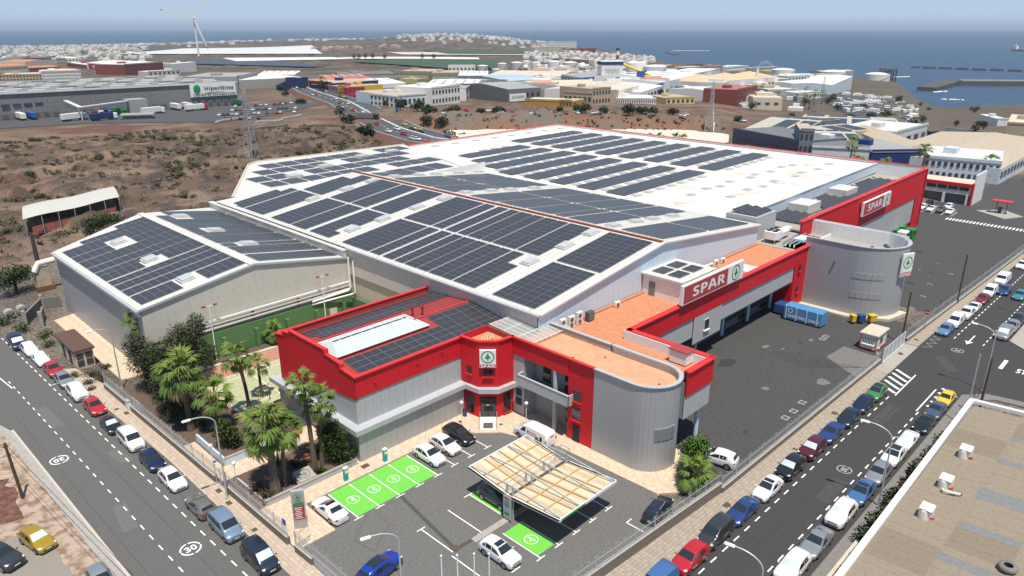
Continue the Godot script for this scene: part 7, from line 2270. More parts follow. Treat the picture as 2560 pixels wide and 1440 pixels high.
const FAR:=[
	[187.8,928.1,223.3,912.9,-8.1,6.2,40,"flat","f_beige","f_cream",2,9,"apartment_block","beige apartment block behind the grey warehouse roof, far left"],
	[221.2,902.6,256.2,897.2,-8.0,9.4,30,"flat","f_white","f_white",3,11,"apartment_block","white apartment block with three rows of windows and orange roofs behind"],
	[211.9,1041.7,246.7,1060.9,-9.9,12.0,40,"gl","f_cream","f_orange",2,8,"terraced_house","cream terrace with orange tile roofs at the far left edge"],
	[269.9,1316.0,295.2,1281.4,-12.9,10.4,60,"gl","f_cream","f_orange",1,6,"terraced_house","rear row of orange-roofed houses, far left"],
	[274.1,1174.9,313.9,1186.1,-11.6,5.3,40,"gl","f_brick","f_orange",1,7,"terraced_house","red-walled house row with orange roof beside the white block"],
	[285.4,1081.1,305.8,1092.5,-10.5,4.7,30,"gl","f_cream","f_orange",1,3,"terraced_house","small orange roof right above the white block"],
	[330.9,1392.3,350.8,1394.3,-14.0,12.0,60,"flat","f_brick","f_brick",3,6,"apartment_block","brick red apartment tower above the orange roofs"],
	[357.1,1416.0,393.0,1497.5,-15.3,13.3,60,"flat","f_grey","f_dgrey",2,3,"commercial_block","dark grey block beside the brick apartments"],
	[379.8,1448.2,397.0,1457.6,-14.9,10.0,60,"flat","f_cream","f_white",2,4,"commercial_block","cream block between grey block and white sheds"],
	[416.8,1536.5,441.0,1540.7,-15.9,8.4,60,"gl","f_white","f_white",1,3,"white_shed","white shed behind the red market"],
	[366.5,1343.5,361.9,1231.1,-13.5,5.3,40,"flat","f_red","f_white",1,8,"market_hall","red-fronted shops left of the long market"],
	[353.5,1203.0,372.3,1104.8,-11.9,9.0,70,"gl","f_white","f_white",0,0,"market_hall","long white market hall with red signboard"],
	[323.2,961.7,379.2,990.1,-9.6,12.7,45,"flat","f_brick","f_white",3,14,"office_block","dark red office block beside the market"],
	[376.4,982.4,382.8,974.3,-9.5,10.9,60,"flat","f_white","f_white",2,3,"office_block","white end building right of the dark red offices"],
	[334.4,921.3,374.8,930.6,-8.9,4.8,20,"flat","f_cream","f_white",1,5,"workshop","low cream workshop below the dark red offices"],
	[297.2,673.9,293.7,613.7,-5.4,8.0,60,"flat","f_grey","f_white",2,7,"concrete_shell","unfinished concrete building left of the highway trees"],
	[292.7,611.4,334.5,655.7,-5.4,10.9,45,"flat","f_grey","f_grey",3,6,"concrete_shell","raw concrete block with open window holes"],
	[375.6,736.9,403.9,711.4,-6.7,5.5,60,"gl","f_cream","f_white",1,4,"white_shed","long white shed behind the concrete shell"],
	[311.0,580.0,308.2,535.8,-4.4,3.7,40,"gx","f_navy","f_orange",1,5,"store_building","navy blue store with yellow-orange roofs"],
	[308.3,535.6,315.8,536.2,-3.8,10.6,20,"flat","f_navy","f_navy",1,1,"store_building","navy blue square tower of the store"],
	[315.9,536.1,317.4,504.9,-3.8,8.1,45,"flat","f_navy","f_tan",1,5,"store_building","long navy store front with yellow lettering"],
	[374.6,593.7,415.2,584.6,-5.1,4.8,80,"gl","f_cream","f_redroof",0,0,"industrial_hall","wide hall with faded red and tan roof"],
	[305.2,490.8,300.3,470.2,-3.2,7.1,30,"flat","f_pink","f_pink",2,3,"shop_building","pink shop building beside the highway"],
	[300.4,470.1,300.1,457.4,-2.9,8.0,30,"flat","f_yellow","f_tan",2,3,"shop_building","yellow furniture shop with dark lettering"],
	[295.6,450.3,306.9,446.3,-2.5,7.2,30,"flat","f_crimson","f_redroof",2,3,"shop_building","crimson shop building at the highway bend"],
	[355.1,533.9,405.5,526.8,-4.1,3.5,70,"gl","f_white","f_white",0,0,"industrial_hall","long white-roofed hall behind the crimson shop"],
	[434.3,676.6,486.3,647.2,-6.4,4.6,60,"flat","f_grey","f_dgrey",0,0,"industrial_hall","long low grey hall on the plain"],
	[459.7,612.3,476.7,583.8,-5.8,9.1,50,"flat","f_olive","f_pinkroof",2,12,"school_block","pale green long building, left half with pink roof"],
	[471.7,571.2,490.7,554.4,-5.9,8.5,50,"flat","f_olive","f_pinkroof",2,9,"school_block","pale green long building, right half nearest the tanks"],
	[444.5,560.1,458.8,560.9,-5.3,3.9,25,"flat","f_yellowp","f_tan",1,4,"house","pale yellow house before the green building"],
	[273.9,393.2,273.1,363.4,-1.3,6.5,35,"flat","f_white","f_tan",2,5,"office_block","white office with pale blue trim above the highway"],
	[273.2,363.3,303.1,361.1,-0.6,6.4,50,"flat","f_lbluew","f_tan",1,6,"industrial_hall","long pale blue hall with beige roof above the cliff"],
	[372.6,463.5,398.5,431.8,-3.1,4.1,90,"gl","f_white","f_white",0,0,"industrial_hall","wide bright white roof above the blue hall"],
	[294.3,357.2,322.4,362.7,-0.9,10.6,30,"flat","f_white","f_white",2,6,"office_block","white office with small logo boards"],
	[335.6,371.5,368.6,399.6,-2.2,8.9,25,"flat","f_white","f_grey",2,2,"office_block","narrow white block with dark green board"],
	[354.7,384.4,356.5,352.9,-1.8,6.1,60,"gl","f_grey","f_dgrey",1,7,"industrial_hall","grey hall left of the cloud signboard"],
	[345.5,341.7,372.8,338.3,-1.6,8.8,60,"gl","f_dgrey","f_grey",1,4,"industrial_hall","dark grey hall carrying the white cloud signboard"],
	[377.2,342.1,409.8,352.3,-2.5,7.9,70,"gl","f_grey","f_dgrey",0,0,"industrial_hall","grey hall right of the cloud signboard"],
	[336.0,317.9,345.0,297.5,-0.6,3.2,18,"shed","f_ochre","f_cream",0,0,"workshop","ochre workshop with cream roof on the cliff edge"],
	[345.1,297.4,347.2,289.2,-0.5,3.3,18,"flat","f_ochre","f_tan",1,3,"workshop","small ochre workshop beside the white lorry"],
	[366.5,312.7,369.7,291.9,-1.2,6.9,35,"flat","f_beige","f_blueroof",1,4,"office_block","beige workshop with blue glazed parapet"],
	[369.8,291.8,386.0,290.0,-1.5,10.1,30,"flat","f_beige","f_beige",2,4,"office_block","beige tower block with slit windows above the cliff"],
	[399.0,299.7,466.6,324.3,-4.3,8.6,60,"gl","f_white","f_cream",0,0,"industrial_hall","white hall with cream roof right of the beige block"],
	[400.5,296.3,418.7,277.0,-2.9,3.3,30,"flat","f_white","f_white",1,12,"workshop","long low white workshop row above the cliff"],
	[516.0,358.4,581.7,378.2,-9.8,7.9,60,"gl","f_blue","f_grey",0,0,"industrial_hall","bright blue hall below the yellow conveyor"],
	[495.4,489.0,542.1,483.0,-6.5,4.8,90,"gl","f_grey","f_lblueroof",0,0,"industrial_hall","hall with pale blue metal roof"],
	[422.8,512.3,436.7,473.1,-4.2,3.1,70,"gl","f_grey","f_dgrey",0,0,"industrial_hall","dark roofed halls left of the red water tank"],
	[505.6,545.0,536.1,519.2,-6.6,3.5,60,"gl","f_white","f_white",0,0,"industrial_hall","hall with brilliant white roof behind the dark roofs"],
	[515.8,582.4,537.6,561.0,-7.0,5.6,70,"gl","f_lbluew","f_white",0,0,"industrial_hall","white hall just right of the pale green building"],
	[575.7,600.8,612.1,526.8,-8.2,4.0,90,"gl","f_cream","f_cream",0,0,"industrial_hall","very long cream roofed hall below the tanks"],
	[476.8,442.0,531.4,413.1,-6.0,4.2,50,"gl","f_cream","f_cream",0,0,"industrial_hall","cream roofed hall in front of the silo tower"],
	[603.8,519.0,571.8,461.8,-8.0,6.4,60,"gl","f_white","f_grey",1,5,"industrial_hall","white hall with grey roof left of the blue machinery"],
	[658.5,763.2,684.4,738.8,-10.4,6.5,40,"gl","f_white","f_grey",1,5,"white_shed","white sheds beside the plantation"],
	[1621.3,1493.8,1711.4,1473.3,-28.2,18.4,40,"flat","f_cream","f_pinkroof",4,12,"apartment_block","pastel apartment slab near the far shore"],
	[1830.9,1501.5,1905.5,1497.0,-32.7,15.7,40,"flat","f_brick","f_redroof",3,7,"apartment_block","brown apartment slab near the far shore"],
	[1996.5,1785.8,2161.3,1787.6,-27.5,23.9,40,"flat","f_white","f_grey",3,10,"hotel_block","large white hotel on the far headland"],
	[1121.2,984.0,1102.3,881.4,-19.1,6.3,30,"flat","f_beige","f_beige",2,14,"apartment_block","sand coloured terrace behind the tanks"],
	[1018.2,676.4,1106.9,696.9,-27.2,12.4,30,"flat","f_beige","f_beige",3,9,"apartment_block","sand coloured seafront flats, left section"],
	[1099.0,691.9,1171.5,678.0,-30.2,10.8,30,"flat","f_beige","f_cream",3,14,"apartment_block","sand coloured seafront flats, middle section"],
	[1163.5,673.0,1183.7,652.5,-31.4,13.7,30,"flat","f_pink","f_redroof",4,7,"apartment_block","pinkish seafront flats, right section"],
	[1381.2,750.9,1458.3,747.2,-41.6,12.1,30,"flat","f_white","f_white",2,7,"apartment_block","white seafront flats beside the smoking chimney"],
	[1447.1,733.7,1552.0,713.4,-44.9,10.7,30,"flat","f_grey","f_grey",1,8,"commercial_block","low grey seafront building behind the chimney"],
	[1382.1,668.0,1427.7,658.5,-41.1,7.1,20,"flat","f_yellowp","f_yellowp",1,5,"commercial_block","yellow-green building near the shore"],
	[765.4,458.6,892.3,496.2,-21.8,15.8,40,"flat","f_lbluew","f_white",1,5,"office_block","pale blue office below the seafront flats"],
	[611.9,401.3,747.9,441.4,-16.2,11.5,90,"gl","f_lbluew","f_lwhite",0,0,"industrial_hall","long hall with pale white-blue roof"],
	[672.2,390.4,808.3,377.0,-20.8,13.9,45,"hips","f_white","f_peach",1,14,"factory_building","long white factory with three peach roofs"],
	[1015.2,489.3,968.5,436.9,-27.8,6.5,45,"gx","f_navy","f_lblueroof",0,0,"industrial_hall","navy gabled hall behind the factory"],
	[941.5,424.6,977.5,412.5,-26.7,12.4,30,"flat","f_white","f_white",2,5,"office_block","white office block right of the navy gable"],
	[797.4,348.2,864.9,339.2,-22.9,10.0,40,"gl","f_white","f_white",0,0,"industrial_hall","big white hall with faded mural band"],
	[772.0,302.0,929.7,341.0,-25.3,15.3,40,"gl","f_lbluew","f_white",0,0,"industrial_hall","pale hall at the edge of the coastal slope"],
	[665.4,289.7,696.9,279.6,-16.9,5.7,18,"flat","f_white","f_lwhite",1,8,"workshop","low white workshop with dark windows before the mural hall"],
	[1437.2,584.1,1518.2,555.6,-44.7,10.3,30,"gl","f_grey","f_lwhite",0,0,"industrial_hall","long grey shed before the shore tanks"],
	[1253.0,517.2,1305.0,504.4,-37.6,7.4,30,"flat","f_ochre","f_tan",0,0,"industrial_hall","ochre shed before the shore tanks"],
	[690.3,317.9,717.9,313.0,-17.6,6.1,30,"flat","f_white","f_white",1,6,"workshop","white workshop with dark blue band"],
	[503.9,249.9,536.0,249.5,-10.8,8.8,40,"flat","f_white","f_white",0,0,"showroom","white showroom with dark blue lettering"],
	[485.1,254.4,526.5,260.6,-10.1,13.7,25,"flat","f_brick","f_redroof",4,5,"office_block","red framed glass office beside the showroom"],
	[486.4,272.7,516.2,271.1,-8.6,9.9,40,"gl","f_white","f_lwhite",0,0,"showroom","white hall with painted lips on its wall"],
	[530.0,316.7,543.3,305.0,-8.5,5.5,50,"gl","f_grey","f_lwhite",0,0,"industrial_hall","low grey-green hall left of the painted wall"],
	[450.4,311.9,518.4,337.5,-7.3,8.2,50,"gl","f_white","f_white",1,5,"industrial_hall","white vaulted halls at the left of the ochre house"],
	[432.1,277.8,452.0,268.3,-4.4,4.3,25,"flat","f_yellowp","f_tan",1,4,"house","flat yellow house above the brown cliff"],
	[798.4,498.0,815.5,495.7,-18.3,3.3,20,"flat","f_brick","f_redroof",0,0,"workshop","small dark red shed below the conveyor"],
	[748.5,501.3,860.5,535.1,-19.6,11.7,40,"gl","f_blue","f_lwhite",0,0,"industrial_hall","hall with blue gable beside the conveyor"],
	[284.9,149.7,270.7,115.2,-3.3,7.9,24,"flat","f_slate","f_dgrey",1,10,"office_hall","long slate blue office front behind the white roof"],
	[269.9,114.8,272.3,110.5,-0.0,8.9,22,"flat","f_slateb","f_tan",2,2,"office_hall","tall slate blue corner block with yellow side"],
	[298.2,151.3,300.7,128.2,-0.6,4.5,60,"gl","f_dgrey","f_pvroof",0,0,"solar_hall","hall with solar panels right behind the slate blue front"],
	[305.7,118.4,330.7,109.9,-1.3,5.3,28,"gl","f_yellowh","f_pvroof",1,7,"solar_hall","low yellow hall with dark solar roof"],
	[354.7,151.9,370.1,110.9,-4.0,3.9,55,"gl","f_lbluew","f_pvroof",0,0,"solar_hall","large pale hall with solar strips beyond the yellow one"],
	[324.8,107.6,341.5,103.0,-2.2,4.5,30,"gl","f_grey","f_pvroof",0,0,"solar_hall","green-grey solar hall left of the pale box"],
	[338.7,102.0,375.2,100.9,-5.5,8.4,25,"flat","f_lwhite","f_lwhite",1,3,"warehouse_box","pale grey box building by the slope"],
	[265.8,107.9,274.0,90.0,-1.0,4.8,45,"flat","f_lbluew","f_dgrey",0,0,"showroom","pale showroom with white arch"],
	[275.2,107.7,283.3,93.8,-0.7,3.7,60,"gl","f_grey","f_pvroof",0,0,"solar_hall","dark roofed hall behind the pale showroom"],
	[272.7,89.4,287.6,76.6,-2.3,5.8,30,"flat","f_dblue","f_grey",0,0,"showroom","deep blue showroom with dark window band"],
	[292.3,86.4,300.4,76.0,-2.4,5.2,60,"gx","f_cream","f_tan",0,0,"industrial_hall","tan fibre-roofed hall behind the blue showroom"],
	[280.4,74.4,284.7,52.3,-4.6,7.1,30,"flat","f_lbluew","f_lwhite",2,8,"office_block","white two-storey office with grey cornice"],
	[283.7,52.0,372.3,52.4,-8.5,9.4,42,"gl","f_lbluew","f_tan",2,12,"industrial_hall","white hall with large tan hipped roof at the right edge"],
	[451.7,84.7,454.8,66.2,-9.7,7.9,50,"flat","f_beige","f_cream",0,0,"warehouse_box","tall beige warehouse at the right edge"],
	[598.3,118.0,602.1,112.5,-19.0,4.4,30,"flat","f_white","f_white",0,0,"workshop","white sheds on the coastal shelf, right edge"]]

func far_paints() -> void:
	var dirt:=noise_tex(0.03,Color(.82,.80,.77),Color(1,1,1),61,512,6,.2,.6)
	for c in [["f_white",.76,.75,.72],["f_lwhite",.62,.63,.62],["f_cream",.62,.55,.44],["f_beige",.48,.38,.27],["f_grey",.34,.34,.33],["f_dgrey",.17,.175,.18],["f_olive",.42,.43,.31],["f_blue",.03,.12,.34],["f_dblue",.012,.035,.16],["f_navy",.018,.04,.13],["f_red",.36,.035,.045],["f_crimson",.52,.035,.075],["f_pink",.60,.36,.32],["f_yellow",.66,.42,.03],["f_yellowp",.60,.52,.22],["f_yellowh",.52,.38,.12],["f_orange",.55,.22,.09],["f_peach",.70,.47,.29],["f_lblueroof",.40,.52,.62],["f_lbluew",.60,.67,.72],["f_tan",.48,.40,.30],["f_brick",.24,.065,.05],["f_redroof",.42,.15,.12],["f_pinkroof",.55,.36,.30],["f_ochre",.44,.25,.05],["f_blueroof",.12,.18,.30],["f_slate",.105,.13,.175],["f_slateb",.16,.19,.24],["f_pvroof",.46,.44,.38],["hd_grey",.21,.212,.215],["f_tank",.48,.48,.46],["rock_far",.10,.09,.08]]:
		texmat(c[0],lin(c[1],c[2],c[3]),dirt,24.0,.7)
	plainmat("f_win",lin(.05,.06,.07),.2)
	plainmat("foam",lin(.75,.78,.80),.8)
	texmat("solar_field",lin(.05,.055,.065),dirt,30.0,.4)

func far_building(r: Array) -> void:
	var L:=Vector2(r[0],r[1]);var R:=Vector2(r[2],r[3])
	var y: float=r[4];var h: float=r[5];var dp: float=r[6]
	var t:=thing_w(r[12],r[13],"building",V(L.x,y,L.y))
	var d:=(R - L);var w:=d.length();d/= w
	var n:=Vector2(-d.y,d.x)
	if n.dot(L+R) < 0: n=-n
	var A:=L+n*dp;var B:=R+n*dp
	var m:=mb();m.prism(PackedVector2Array([L,R,B,A]),y - 8,y+h,false);part("wall",m,r[8],t)
	var hh:=y+h
	m=mb()
	var rt: String=r[7]
	if rt == "flat" or rt == "shed":
		m.prism(PackedVector2Array([L - n*.2,R - n*.2,B,A]),hh - .1,hh+.25)
		part("roof",m,r[9],t)
		m=mb();m.bar(V(L.x,hh+.5,L.y),V(R.x,hh+.5,R.y),.4,.9);part("parapet",m,r[8],t)
		if dp > 24:
			var c:=L.lerp(R,.3)+n*dp*.5
			m=mb();m.cbox(V(c.x,hh+1.2,c.y),Vector3(w*.12+2,2.2,4),.1);part("roof_hut",m,r[8],t)
	elif rt == "gl":
		var rise:=minf(dp*.035,2.6)
		var M0:=L+n*dp*.5;var M1:=R+n*dp*.5
		m.quad(V(L.x,hh,L.y),V(M0.x,hh+rise,M0.y),V(M1.x,hh+rise,M1.y),V(R.x,hh,R.y),Vector3.UP);part("roof",m,r[9],t)
		m=mb();m.quad(V(A.x,hh,A.y),V(M0.x,hh+rise,M0.y),V(M1.x,hh+rise,M1.y),V(B.x,hh,B.y),Vector3.UP);part("roof",m,r[9],t)
		m=mb();m.tri(V(L.x,hh,L.y),V(M0.x,hh+rise,M0.y),V(A.x,hh,A.y));part("gable",m,r[8],t)
		m=mb();m.tri(V(R.x,hh,R.y),V(M1.x,hh+rise,M1.y),V(B.x,hh,B.y));part("gable",m,r[8],t)
		if h < 40 and dp >= 60 and r[9] != "f_pvroof":
			for k in 5:
				var c:=L.lerp(R,(k+.5)/5.0)+n*dp*.25
				m=mb();m.bar(V(c.x,hh+rise*.5+.2,c.y),V(c.x+n.x*dp*.2,hh+rise*.9+.2,c.y+n.y*dp*.2),1.4,.2);part("rooflight_strip",m,"f_lwhite" if r[9] != "f_white" else "f_grey",t)
		if r[9] == "f_pvroof":
			for k in maxi(3,int(w/9.0)):
				var kk:=maxi(3,int(w/9.0))
				for e in 2:
					if (k*5+e*3) % 6 == 0: continue
					var p0:=L.lerp(R,(k+.12)/kk)+n*dp*(.06 if e == 0 else .56);var p1:=p0+d*w/kk*.8
					var q0:=p0+n*dp*.38;var q1:=p1+n*dp*.38
					var u0:=hh+rise*(.12 if e == 0 else .88)+.15;var u1:=hh+rise*(.88 if e == 0 else .12)+.15
					m=mb();m.quad(V(p0.x,u0,p0.y),V(p1.x,u0,p1.y),V(q1.x,u1,q1.y),V(q0.x,u1,q0.y),Vector3.UP);part("solar_array",m,"solar_field",t)
	else:
		var k:=3 if rt == "hips" else maxi(1,int(w/45.0))
		for i in k:
			var p:=L.lerp(R,float(i)/k);var q:=L.lerp(R,float(i+1)/k);var c:=(p+q)*.5
			var rise:=minf(w/k*.12,7.0)
			m=mb()
			if rt == "hips":
				var pk:=V(c.x+n.x*dp*.5,hh+rise*1.1,c.y+n.y*dp*.5)
				var P:=V(p.x,hh,p.y);var Q:=V(q.x,hh,q.y);var P3:=V(p.x+n.x*dp,hh,p.y+n.y*dp);var Q3:=V(q.x+n.x*dp,hh,q.y+n.y*dp)
				m.tri(P,pk,Q);m.tri(P3,pk,P);m.tri(Q,pk,Q3);m.tri(Q3,pk,P3)
			else:
				var c2:=c+n*dp
				m.quad(V(p.x,hh,p.y),V(c.x,hh+rise,c.y),V(c2.x,hh+rise,c2.y),V(p.x+n.x*dp,hh,p.y+n.y*dp),Vector3.UP)
				m.quad(V(q.x,hh,q.y),V(c.x,hh+rise,c.y),V(c2.x,hh+rise,c2.y),V(q.x+n.x*dp,hh,q.y+n.y*dp),Vector3.UP)
				var ga:=mb();ga.tri(V(p.x,hh,p.y),V(c.x,hh+rise,c.y),V(q.x,hh,q.y));part("gable",ga,r[8],t)
			part("roof",m,r[9],t)
	var ro: int=r[10];var co:=int(r[11]*1.5)
	if ro > 0:
		var wm:=mb();wm.o=Vector3.ZERO
		var fw:=w/co
		wm.box(Vector3.ZERO,Vector3(fw*.5,minf(h/ro*.42,2.2),.3))
		var ms:=wm.mesh()
		var ang:=atan2(d.y,d.x)
		for i in ro:
			for j in co:
				var c:=L.lerp(R,(j+.5)/co) - n*.06
				var o:=part("window",ms,"f_win",t)
				o.position=V(c.x,y+h*(i+.55)/ro,c.y) - org
				o.rotation.y=ang
	for b in BOARDS:
		if b[0] == r[13]: board(t,L,R,n,y,h,b)

const BOARDS:=[["long white market hall with red signboard","IDEA MARKET",.5,.45,.9,.8,"f_red","sign_white"],["dark grey hall carrying the white cloud signboard","JUCARNE",.28,.38,.5,.55,"sign_white","sign_green"],["white showroom with dark blue lettering","TERMAK",.5,.5,.9,.4,"sign_white","f_navy"],["yellow furniture shop with dark lettering","CENTRO MUEBLE",.5,.75,.9,.3,"f_yellow","sign_black"],["long navy store front with yellow lettering","HIPER MUEBLE",.5,.78,.9,.22,"f_navy","sign_yellow"],["white hall with painted lips on its wall","VENEZOLANA",.45,.7,.7,.3,"f_yellowp","sign_grey"]]

func board(t: Node3D,L: Vector2,R: Vector2,n: Vector2,y: float,h: float,b: Array) -> void:
	var c:=L.lerp(R,b[2]) - n*.35
	var d:=(R - L).normalized();var w:=L.distance_to(R)*float(b[4])
	var rt:=V(d.x,0,d.y)
	var nn:=rt.cross(Vector3.UP)
	if nn.dot(V(n.x,0,n.y)) > 0: rt=-rt;nn=-nn
	var p:=V(c.x,y+h*b[3],c.y)
	var m:=mb();m.box(p,Vector3(w,h*b[5],.3),Basis(rt,Vector3.UP,nn));var o:=part("signboard",m,b[6],t)
	var ox:=org;org=ox
	lettering("lettering",b[1],p+nn*.18,rt,Vector3.UP,h*b[5]*.45,w*.78,b[7],o)

func at_az(az: float,d: float) -> Vector3:
	var an:=deg_to_rad(az+FWD)
	var a:=d*sin(an);var b:=d*cos(an)
	return V(a,ground_h(a,b) - .1,b)

func scatter_houses(az0: float,az1: float,d0: float,d1: float,n: int,seed_: int,cols: Array,label: String,grp: String,size:=11.0,called:="house") -> void:
	var g:=RandomNumberGenerator.new()
	g.seed=seed_
	for i in n:
		var d:=lerpf(d0,d1,sqrt(g.randf()))
		var p:=at_az(g.randf_range(az0,az1),d)
		if p.y < SEA+2.0: continue
		var w:=size*g.randf_range(.7,1.7);var dp:=size*g.randf_range(.7,1.3);var h:=g.randf_range(4.0,9.0)
		var k: int=g.randi() % cols.size()
		var t:=thing(called,label,"house" if called == "house" else "shed",p,g.randf_range(-.5,.5)+.8,grp)
		org=Vector3.ZERO
		var m:=mb();m.box(Vector3(0,h*.5 - 2,0),Vector3(w,h+4,dp));m.box(Vector3(w*.2,h+1.2,0),Vector3(w*.4,2.4,dp*.6));part("wall",m,cols[k],t)
		m=mb();m.box(Vector3(-w*.2,h+.2,0),Vector3(w*.55,.4,dp*.96));part("roof",m,"f_orange" if g.randf() < .18 else "f_cream",t)
		m=mb()
		for q in 3: m.box(Vector3(w*(q - 1)*.3,h*.55,dp*.5),Vector3(w*.14,1.6,.3));m.box(Vector3(-w*.5,h*.55,dp*(q - 1)*.3),Vector3(.3,1.6,dp*.14))
		part("windows",m,"f_win",t).set_meta("kind","stuff")

func house_mass(az0: float,az1: float,d0: float,d1: float,n: int,seed_: int,mat_: String,label: String,size: float) -> void:
	var g:=RandomNumberGenerator.new()
	g.seed=seed_
	org=Vector3.ZERO
	var m:=mb()
	for i in n:
		var p:=at_az(g.randf_range(az0,az1),lerpf(d0,d1,sqrt(g.randf())))
		if p.y < SEA+2.0: continue
		var h:=g.randf_range(3.0,8.0)*(1.0 if size > 9 else .6);var w:=size*g.randf_range(.6,1.6)
		var b:=Basis(Vector3.UP,g.randf_range(.2,1.4))
		m.box(p+Vector3(0,h*.5 - 2,0),Vector3(w,h+4,size*g.randf_range(.6,1.2)),b)
		if i % 3 == 0: m.box(p+Vector3(0,h+1.2,0),Vector3(w*.4,2.6,size*.5),b)
	var o:=whole("distant_houses",m,mat_,label,"houses")
	o.set_meta("kind","stuff")

func far_tree(a: float,b: float,r: float,h: float,mat_: String,label: String,grp: String,called:="roadside_tree") -> void:
	var y:=ground_h(a,b)
	tree(called,a,b,y,h,[[Vector3(0,h*.62,0),Vector3(r,h*.36,r)],[Vector3(r*.5,h*.5,r*.3),Vector3(r*.7,h*.3,r*.7)],[Vector3(-r*.4,h*.45,-r*.4),Vector3(r*.7,h*.3,r*.7)]],340,r*.3,r*.12,mat_,label,grp,.25)

func patch_sheet(called: String,poly: Array,up: float,mat_: String,step:=25.0) -> void:
	var m:=mb();org=Vector3.ZERO;m.o=org
	var pg:=P2(poly)
	var lo:=pg[0];var hi:=pg[0]
	for p in pg: lo=lo.min(p);hi=hi.max(p)
	var x:=lo.x
	while x < hi.x:
		var z:=lo.y
		while z < hi.y:
			for c in Geometry2D.intersect_polygons(pg,PackedVector2Array([Vector2(x,z),Vector2(x+step,z),Vector2(x+step,z+step),Vector2(x,z+step)])):
				var tr:=Geometry2D.triangulate_polygon(c)
				for i in tr.size()/3:
					var q:=[]
					for j in 3:
						var p: Vector2=c[tr[i*3+j]]
						q.append(V(p.x,ground_h(p.x,p.y)+up,p.y))
					if (q[2] - q[0]).cross(q[1] - q[0]).y > 0: m.tri(q[0],q[1],q[2])
					else: m.tri(q[0],q[2],q[1])
			z+= step
		x+= step
	struct(called,m,mat_)

